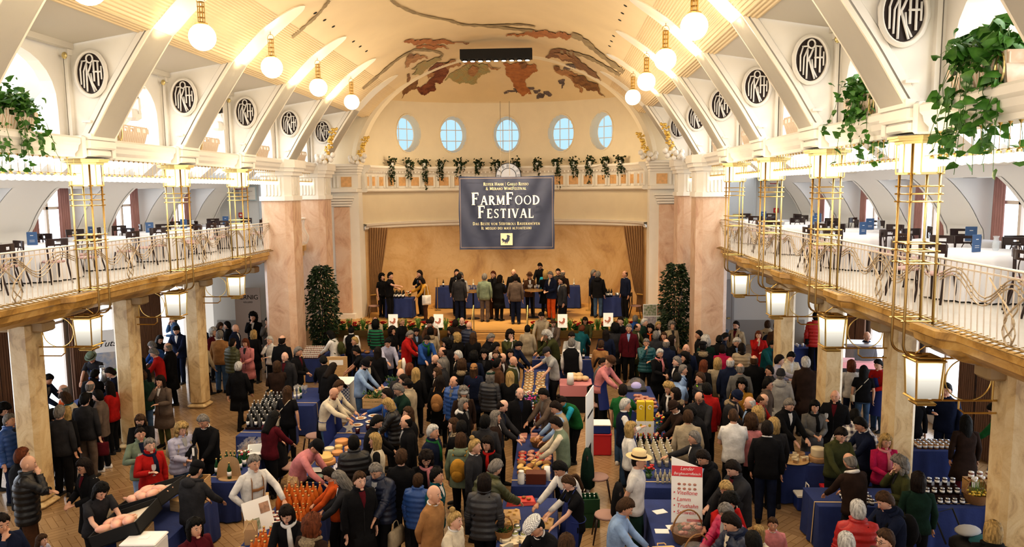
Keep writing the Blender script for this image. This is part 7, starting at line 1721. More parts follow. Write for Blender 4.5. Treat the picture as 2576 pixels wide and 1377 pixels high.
for i in range(16): put('spk', lambda: [bx1('ham_slab', .22, .12, .06, MEAT, .02)], 'smoked_ham', 'meat', 4.0 + .14 * (i % 3), 17.6 + .15 * (i // 3), z + (.06 if i % 2 else .0), RS.uniform(-.3, .3), 'slab of smoked ham piled on the right stall', 'smoked hams piled on the right stall')
put('vit', lambda: [('glass_dome', MB().ell((0, 0, .0), .28, .22, .34, 18, 8).mesh('glass_dome', CEL, True)), bx1('heated_base', .5, .4, .06, DARK), ('hanging_goods', MB().ell((0, 0, .12), .14, .1, .1, 10, 5).mesh('hanging_goods', MO('violet_lit', (.4, .35, .6), emit=.4), True))], 'display_dome', 'display case', 4.05, 19.2, z, 0, 'domed glass display with violet light')
# red and blue boxes behind the right stalls
for i, (px, py, zz, c, w, lb) in enumerate(((1505, 1060, .0, 'sign_red', .5, 'big red plastic box behind the right stalls'), (1500, 1020, .5, 'blue_plastic', .46, 'blue plastic box standing on the red box'))):
    put('pb%d' % i, lambda: [bx1('box_body', w, .4, .48 if i == 0 else .2, MO('blue_plastic', (.02, .05, .25), .4) if i else MATS['sign_red'], .02), ('lid', MB().box(-w / 2 - .01, -.21, .46 if i == 0 else .19, w / 2 + .01, .21, .5 if i == 0 else .22, .01).mesh('lid', PAPER if i else MATS['sign_red']))], 'storage_box', 'box', 2.95, 16.6, zz, 0, lb)
RECT.append((2.65, 16.35, 3.25, 16.85))
# right stalls: cheese wheels, jars
z = drape(6.2, 13.9, 7.4, 14.65, 'of the big cheese wheels, right side')
for i, (x, y, r, h, m, zz) in enumerate(((6.95, 14.15, .13, .16, CHW, .1), (6.95, 14.15, .17, .1, RIND, 0), (7.25, 14.4, .1, .08, CHW, 0), (7.2, 14.05, .12, .07, CHO, 0), (6.7, 14.42, .1, .07, RIND, 0))): put('rw%d' % i, CWm(r, h, m), 'cheese_round', 'cheese', x, y, z + zz, 0, f'{["tall pale wheel on top of a brown wheel","broad brown wheel at the base","small white wheel","low orange wheel","small brown wheel"][i]} on the right cheese table')
put('ovt', lambda: [L_([(.2, 0), (.3, .02), (.29, .03)], WOOD, 'platter', 24)], 'wooden_platter', 'platter', 6.48, 14.15, z, 0, 'round wooden platter of cheese pieces on the right cheese table')
for i in range(11): put('ch1', None, 'cheese_wedge', 'cheese', 6.48 + .15 * math.cos(i * 1.3), 14.15 + .13 * math.sin(i * 1.3), z + .03, i, 'cheese piece lying on the round wooden platter', 'cheese pieces on the round platter')
z = drape(7.9, 14.75, 10.1, 15.45, 'of the preserves near the right wall', ribbon=False)
grid('hj', lambda: jar(HONEY, STEEL, .045, .11), 'honey_jar', 'jar', 9.2, 14.9, 9.85, 15.15, 7, 3, z, 'honey brown jar with steel lid near the right wall', .01)
put('wpk', lambda: [('bag_body', MB().loft([[(-.13, -.1, 0), (.13, -.1, 0), (.13, .1, 0), (-.13, .1, 0)], [(-.13, -.1, .14), (.13, -.1, .14), (.13, .1, .14), (-.13, .1, .14)], [(-.03, -.02, .2), (.03, -.02, .2), (.03, .02, .2), (-.03, .02, .2)], [(-.02, -.02, .28), (.02, -.02, .28), (.02, .02, .28), (-.02, .02, .28)]]).mesh('bag_body', PAPER))], 'white_packet', 'packet', 8.7, 15.1, z + .12, 0, 'white tied packet on the wooden box by the right wall'); put('wbx', lambda: [bx1('box_body', .5, .3, .12, OAK)], 'wooden_box', 'box', 8.7, 15.05, z, 0, 'brown wooden box under the white tied packet')
grid('cf', lambda: [bx1('box_body', .10, .08, .09, MO('amber_box', (.35, .2, .1)))], 'preserve_box', 'box', 8.05, 14.9, 8.35, 15.2, 4, 3, z, 'small amber preserve box near the right wall', .01)
put('tab', lambda: [('screen', MB().add([(-.12, -.08, .02), (.12, -.08, .02), (.12, .06, .12), (-.12, .06, .12)], [(0, 1, 2, 3)]).mesh('screen', MO('tablet_glow', (.4, .42, .7), .2, emit=.5))), bx1('stand', .24, .14, .02, DARK)], 'tablet_till', 'tablet', 8.12, 14.78 + .08, z + .0, 0, 'lit tablet till on the preserve table')
z = drape(6.25, 12.05, 9.45, 12.85, 'of the dark jam jars, lower right')
grid('dj', lambda: jar(JD, STEEL, .038, .10), 'jam_jar', 'jar', 6.75, 12.15, 7.15, 12.45, 5, 3, z, 'dark jam jar in the loose group at the left end of the jar table', .02)
for tr in range(3): grid('dj', None, 'jam_jar', 'jar', 8.15 - .02 * tr, 12.22 + .16 * tr, 8.62, 12.22 + .16 * tr, 5, 1, z + .11 * tr, f'dark jam jar in the stepped display, {["front low", "middle", "back raised"][tr]} row', .004)
put('stp', lambda: [('step_board', MB().box(-.3, .08, 0, .3, .24, .105).box(-.3, .24, 0, .3, .42, .215).mesh('step_board', DWOOD))], 'jar_steps', 'display stand', 8.36, 12.22, z, 0, 'dark stepped stand under the jam jars')
put('dbk', lambda: basket(.20, .16), 'flower_basket', 'basket', 8.88, 12.3, z, .2, 'handled wicker basket of daffodils on the jar table')
def daff():
    rr = random.Random(8); g = MB(); f = MB(); f2 = MB()
    for _ in range(24): a = rr.uniform(0, 6.28); r = rr.uniform(.02, .14); g.tube([(r * .5 * math.cos(a), r * .5 * math.sin(a), 0), (r * math.cos(a), r * math.sin(a), rr.uniform(.2, .42))], [.008, .002], 4)
    for _ in range(5): f.ell((rr.uniform(-.12, .08), rr.uniform(-.08, .08), rr.uniform(.3, .42)), .032, .02, .03, 8, 4)
    for _ in range(26): f2.ell((rr.uniform(-.14, .16), rr.uniform(-.12, .05), rr.uniform(.08, .16)), .025, .025, .018, 7, 4)
    return [('leaves', g.mesh('leaves', GRASS)), ('white_blossoms', f.mesh('white_blossoms', PAPER, True)), ('yellow_blossoms', f2.mesh('yellow_blossoms', MATS['petal_yellow'], True))]
put('dfd', daff, 'daffodils', 'flowers', 8.88, 12.3, z + .05, 0, 'white daffodils and yellow primroses in the handled basket')
put('shl', lambda: [('shelf_board', MB().box(-.3, -.1, .27, .3, .1, .29).box(-.3, -.1, 0, .3, .1, .015).mesh('shelf_board', OAK)), ('side_board', MB().box(-.3, -.1, 0, -.285, .1, .28).box(.285, -.1, 0, .3, .1, .28).box(-.01, -.1, 0, .01, .1, .28).mesh('side_board', OAK))], 'jar_shelf', 'shelf', 9.28 - .12, 12.6, z, 0, 'small oak shelf of jars at the right end of the jar table')
grid('cj', lambda: jar(RG_, LIDW, .045, .12), 'spread_jar', 'jar', 8.95, 12.6, 9.38, 12.6, 4, 1, z + .29, 'brown spread jar on top of the small oak shelf', .003); grid('cj', None, 'spread_jar', 'jar', 8.95, 12.58, 9.38, 12.58, 5, 1, z + .016, 'brown spread jar inside the small oak shelf', .003)
put('bcd', lambda: [bx1('card_sheet', .17, .03, .24, MO('night_card', (.012, .015, .03), .5), .002)], 'price_card', 'card', 9.1, 12.25, z, 0, 'dark standing price card in front of the oak shelf')
put('cbx', lambda: [bx1('box_body', .42, .26, .26, MO('blue_plastic', (.02, .05, .25), .4), .02), ('lid', MB().box(-.22, -.14, .26, .22, .14, .31, .01).mesh('lid', PAPER)), ('handle', MB().tube([(0, -.1, .31), (0, -.08, .48), (0, .08, .48), (0, .1, .31)], .012, 5).mesh('handle', PAPER))], 'cooler', 'cooler', 6.62, 13.7, 0, 0, 'blue cooler with white lid under the cheese table'); put('rbx', lambda: [bx1('crate_body', .46, .3, .42, MATS['sign_red'], .01), ('rim', MB().box(-.24, -.16, .4, .24, .16, .44).mesh('rim', MATS['sign_red']))], 'red_crate', 'crate', 7.12, 13.68, 0, 0, 'red plastic crate beside the blue cooler'); RECT.append((6.35, 13.5, 7.4, 13.9))
# stroller bottom right
p = at(2370, 1330, z=.7); t = thing('stroller', 'dark stroller loaded with grey, red and blue blankets', 'stroller', (8.2, 11.05, 0), .5); RECT.append((7.95, 10.8, 8.5, 11.3))
MB().ell((0, .05, .55), .24, .34, .16, 14, 7).obj('seat_shell', DARK, t, True); MB().tube([(-.22, .3, .55), (-.22, .52, .95), (.22, .52, .95), (.22, .3, .55)], .014, 6).tube([(-.24, -.35, .12), (-.22, .2, .6)], .014, 6).tube([(.24, -.35, .12), (.22, .2, .6)], .014, 6).obj('push_frame', DARK, t)
for x in (-.25, .25):
    for y in (-.35, .32): MB().tube([(x, y + .1 * math.cos(a), .11 + .1 * math.sin(a)) for a in [2 * pi * i / 16 for i in range(17)]], .018, 6).obj('wheel', DARK, t)
for i, (c, zz, y) in enumerate((('teal', .74, -.1), ('ltgrey', .80, .12), ('red', .70, -.18), ('blue', .66, -.26))): MB().ell((0, y, zz), .22, .16, .06, 12, 6).obj('blanket', mat('blanket_' + c, CN[c], .9), t, True)
# left wall coffee stall and far stalls
z = drape(-10.3, 17.6, -9.6, 19.6, 'of the milk cans by the left wall', ribbon=False)
for i, (x, y) in enumerate(((-10.1, 18.9), (-9.85, 19.3))): put('mcs', lambda: [L_([(.09, 0), (.10, .02), (.10, .26), (.06, .32), (.07, .35), (.06, .38), (.01, .38)], STEEL, 'can_body', 18), ('handle', MB().tube([(-.06, 0, .34), (-.08, 0, .42), (.08, 0, .42), (.06, 0, .34)], .006, 5).mesh('handle', STEEL))], 'steel_can', 'can', x, y, z + .25, 0, f'big steel milk can on the left wall stall, {["left", "right"][i]} one')
put('blk', lambda: [bx1('stand_body', .55, .8, .25, DARK)], 'black_plinth', 'plinth', -9.95, 19.05, z, 0, 'black plinth under the two steel milk cans')
put('tra', lambda: crate(.34, .28, .16, MO('clear_blue_plastic', (.3, .38, .45), .3), 1), 'plastic_tray', 'tray', -9.8, 18.0, z, 0, 'clear bluish plastic tray on the left wall stall')
t = thing('roll_up_poster', 'tall poster with mountain picture beside the left wall window', 'poster', (-10.9, 20.55, 0), .55); MB().box(-.4, -.01, .1, .4, .01, 2.1).obj('printed_sheet', PAPER, t); MB().box(-.38, -.015, .95, .38, -.011, 1.45).obj('mountain_picture', mat('mountain_print', (.25, .32, .45), .6, c2=(.55, .5, .45), nscale=5), t); MB().box(-.38, -.015, .75, .38, -.011, .95).obj('meadow_picture', mat('meadow_print', (.16, .35, .06), .6), t); txt('Tutsa', .26, 0, 1.62, cm_('charcoal'), t, y=-.016, ital=.4, al='CENTER')
for i in range(5): MB().box(-.3, -.015, .62 - .07 * i, .3 - .07 * (i % 3), -.012, .635 - .07 * i).obj('text_line', mat('text_grey', (.5, .5, .5)), t)
t = thing('roll_up_poster', 'tall taupe poster with lettering beside the left marble pier', 'poster', (-9.85, 27.9, 0)); MB().box(-.5, -.05, 0, .5, .05, .08, .01).obj('cassette', STEEL, t); MB().box(-.5, -.01, .08, .5, .01, 2.35).obj('printed_sheet', mat('taupe_poster', (.38, .30, .25), .7), t); txt('HERNIG', .25, -.02, 1.9, cm_('dkbrown'), t, y=-.016, al='CENTER'); txt('KELLEREI', .09, .02, 1.76, cm_('dkbrown'), t, y=-.016, al='CENTER')
z = drape(-6.2, 22.7, -5.45, 24.3, 'of the small jars beside the left ficus', ribbon=False)
put('tjs', lambda: [('step_board', MB().add([], []).box(-.32, 0, 0, .32, .06, .004).box(-.32, .07, 0, .32, .20, .034).box(-.32, .21, 0, .32, .34, .069).box(-.32, .35, 0, .32, .48, .104).box(-.32, .49, 0, .32, .62, .139).box(-.32, .63, 0, .32, .78, .174).mesh('step_board', DWOOD))], 'jar_terrace', 'display stand', -5.825, 22.73, z, 0, 'dark terraced stand under the tiny jars beside the left ficus')
grid('tj', lambda: jar(MO('mixed_jam', (.22, .05, .03), .2), LIDW, .034, .08), 'tiny_jar', 'jar', -6.1, 22.8, -5.55, 23.5, 9, 6, z, 'tiny jam jar in the terraces beside the left ficus', .004, 0, .035)
z = drape(-5.2, 23.3, -1.9, 24.0, 'of breads below the stage, left half', ribbon=False)
for i in range(14): put('brd0', lambda: [ellp('loaf', .10, .075, .05, BREAD)], 'bread_loaf', 'bread', -5.0 + .22 * i, 23.5 + .12 * (i % 2), z, i, 'brown loaf on the far left bread table below the stage', 'loaves on the far left bread table')
t = thing('wooden_sign', 'orange wooden display board with a white notice beside the dark tent', 'board', (-4.35, 20.9, 0), .1); MB().box(-.30, -.02, .25, .30, .02, 1.25, .01).obj('board', WOOD, t); MB().box(-.22, -.026, 1.0, .18, -.021, 1.15).obj('notice', PAPER, t); MB().tube([(-.25, 0, 0), (-.25, 0, .3)], .02, 5).tube([(.25, 0, 0), (.25, 0, .3)], .02, 5).obj('leg', WOOD, t); RECT.append((-4.7, 20.8, -4.0, 21.0))
put('twr', lambda: [L_([(.13, 0), (.12, .35), (.15, .5), (.07, .62), (.10, .75), (.03, .9)], WOOD, 'carved_body', 14)], 'carved_figure', 'sculpture', -5.5, 21.1, 0, 0, 'pale carved wooden bust beside the left marble pier').scale = (1, 1, 1.5); RECT.append((-5.7, 20.9, -5.3, 21.3))
z = drape(1.25, 22.6, 3.3, 23.2, 'of the far centre stall below the stage')
for i in range(8): put('fb%d' % (i % 2), [lambda: bottle(WG_, GLD), lambda: jar(HONEY, LIDW, .05, .12)][i % 2], ['dark_bottle', 'honey_jar'][i % 2], ['bottle', 'jar'][i % 2], 1.45 + .23 * i, 22.85, z, 0, ['dark bottle on the far centre stall below the stage', 'honey jar on the far centre stall below the stage'][i % 2], ['dark bottles on the far centre stall', 'honey jars on the far centre stall'][i % 2])
z = drape(9.6, 24.4, 10.9, 25.0, 'in the far right corner', ribbon=False)
grid('cup', lambda: [L_([(.03, 0), (.04, .1)], PAPER, 'cup')], 'paper_cup', 'cup', 9.75, 24.6, 10.4, 24.7, 5, 2, z, 'white paper cup on the far right corner table', .02)
t = thing('refrigerated_counter', 'lit glass meat counter by the right windows', 'display case', (10.55, 21.6, 0), -.15); RECT.append((10.0, 20.9, 11.1, 22.2))
MB().box(-.6, -.35, 0, .6, .35, .85, .02).obj('counter_base', MO('charcoal_counter', (.05, .05, .06)), t); MB().box(-.6, -.35, .85, .6, .3, 1.02).obj('meat_shelf', MO('lit_pink_meat', (.75, .35, .38), .5, emit=.35), t); MB().box(-.6, -.35, 1.02, -.58, .3, 1.5).box(.58, -.35, 1.02, .6, .3, 1.5).box(-.6, -.36, 1.02, .6, -.35, 1.5).obj('glass_front', CEL, t); MB().box(-.62, -.36, 1.5, .62, .32, 1.56, .01).obj('counter_top', STEEL, t)
# stage tables
z = drape(-4.6, 28.35, -3.55, 29.0, 'at the left end of the stage', 1.08, False)
grid('sb', lambda: bottle(WG_, GLD, .32, .038, PAPER), 'wine_bottle', 'bottle', -4.45, 28.5, -3.95, 28.8, 5, 3, z, 'dark wine bottle on the left stage table', .02)
put('bq9', lambda: bouquet(9, [LIDW, RED], .14, .2), 'flower_vase', 'flowers', -3.72, 28.75, z, 0, 'small flower vase on the left stage table')
z = drape(-3.0, 30.7, 3.0, 31.35, 'along the back of the stage', 1.08, False, .9)
for i in range(14): put(['sb', 'lw'][i % 2], [lambda: bottle(WG_, GLD, .32, .038, PAPER), lambda: bottle(PALEB, WCAP, .30, .034, PAPER)][i % 2], ['dark_bottle', 'pale_bottle'][i % 2], 'bottle', -2.7 + .42 * i, 30.9 + .1 * (i % 3), z, 0, ['dark', 'pale'][i % 2] + ' wine bottle on the long back stage table', ['dark', 'pale'][i % 2] + ' bottles on the long back stage table')
z = drape(3.8, 28.55, 4.65, 29.15, 'at the right end of the stage', 1.08, False)
grid('sb', None, 'wine_bottle', 'bottle', 3.95, 28.75, 4.15, 28.95, 3, 2, z, 'dark wine bottle on the right stage table', .02)
put('ice', lambda: [L_([(.1, 0), (.13, .16), (.12, .16)], STEEL, 'bucket')], 'ice_bucket', 'bucket', 4.4, 28.8, z, 0, 'steel ice bucket on the right stage table')
for i, (x, y) in enumerate(((-1.16, 28.25), (1.15, 28.5))):
    t = thing('bistro_table', f'high round bistro table on the stage, {["left", "right"][i]} of centre', 'table', (x, y, 1.08)); MB().lathe([(.36, 1.04), (.37, 1.06), (.36, 1.08)], n=28).obj('tabletop', OAK, t); MB().lathe([(.24, 0), (.24, .02), (.035, .04), (.03, 1.04)], n=16).obj('pedestal', BLACK, t)
    for j in range(7): g = thing('wine_glass', f'wine glass on the {["left", "right"][i]} bistro table', 'glass', (x + .2 * math.cos(j), y + .2 * math.sin(j), 2.16), 0, f'wine glasses on the {["left", "right"][i]} bistro table'); link('bowl', WG[0], g); link('stem', WG[1], g)
for i, x in enumerate((-2.85, 3.35)): t = thing('post_sign', f'slim brass post with a small notice at the {["left", "right"][i]} end of the back stage table', 'post', (x, 30.2, 1.08)); MB().tube([(0, 0, .02), (0, 0, 1.35)], .018, 6).lathe([(.14, 0), (.14, .02)], n=16).obj('post', PALEGOLD, t); MB().box(-.1, -.01, .98, .1, .01, 1.30).obj('notice', WOOD, t)
chair(-5.1, 28.6, 1.08, -1.2, 'dark bentwood chair at the left end of the stage'); chair(5.05, 28.5, 1.08, 1.2, 'dark bentwood chair at the right end of the stage')
chair(-9.0, 16.9, 0, 2.6, 'dark bentwood chair with papers on its seat by the left windows'); chair(3.05, 18.9, 0, 1.0, 'dark chair behind the smoked meat stall')
for i, (x, y, c, zz) in enumerate(((-3.55, 16.3, 'black', 0), (2.75, 14.0, 'dkgreen', 0), (2.8, 12.3, 'black', 0), (-3.45, 14.4, 'black', 0))):
    chair(x, y, 0, pi / 2 * (1 if i % 2 else -1), ['dark bentwood chair under a black coat behind the star table', 'dark bentwood chair under a green coat by the roll-up banner', 'dark bentwood chair under a black coat behind the bottle crates', 'dark bentwood chair under a black coat behind the cheese stall'][i]); RECT.append((x - .2, y - .25, x + .2, y + .25))
    q = MB(); n = 20; q.loft([[(w * math.cos(2 * pi * j / n) * (1 + .12 * math.sin(6 * 2 * pi * j / n + h)), d * math.sin(2 * pi * j / n), h) for j in range(n)] for h, w, d in ((.30, .26, .14), (.6, .24, .13), (.85, .22, .10), (.99, .14, .06), (1.02, .05, .03))]); o = q.obj('draped_coat', cm_(c), None, True); o.location = (x + (-.2 if i % 2 else .2), y, 0); o.rotation_euler = (0, 0, pi / 2)
    tag(o, ['black coat hung over the chair behind the star table', 'dark green coat hung over the chair by the roll-up banner', 'long black coat hung over the chair behind the bottle crates', 'black coat hung over the chair behind the cheese stall'][i], 'coat')
for i, (x, y) in enumerate(((-3.75, 12.95), (-3.6, 13.2))): put('ktn', lambda: [bx1('carton_body', .3, .24, .34, KRAFT), ('tape', MB().box(-.02, -.122, 0, .02, .122, .342).mesh('tape', RIB))], 'cardboard_box', 'box', x, y, 0, .3 * i, f'brown cardboard box on the floor beside the left bottle table, {["nearer", "farther"][i]}')
RECT.append((-3.95, 12.8, -3.45, 13.35))
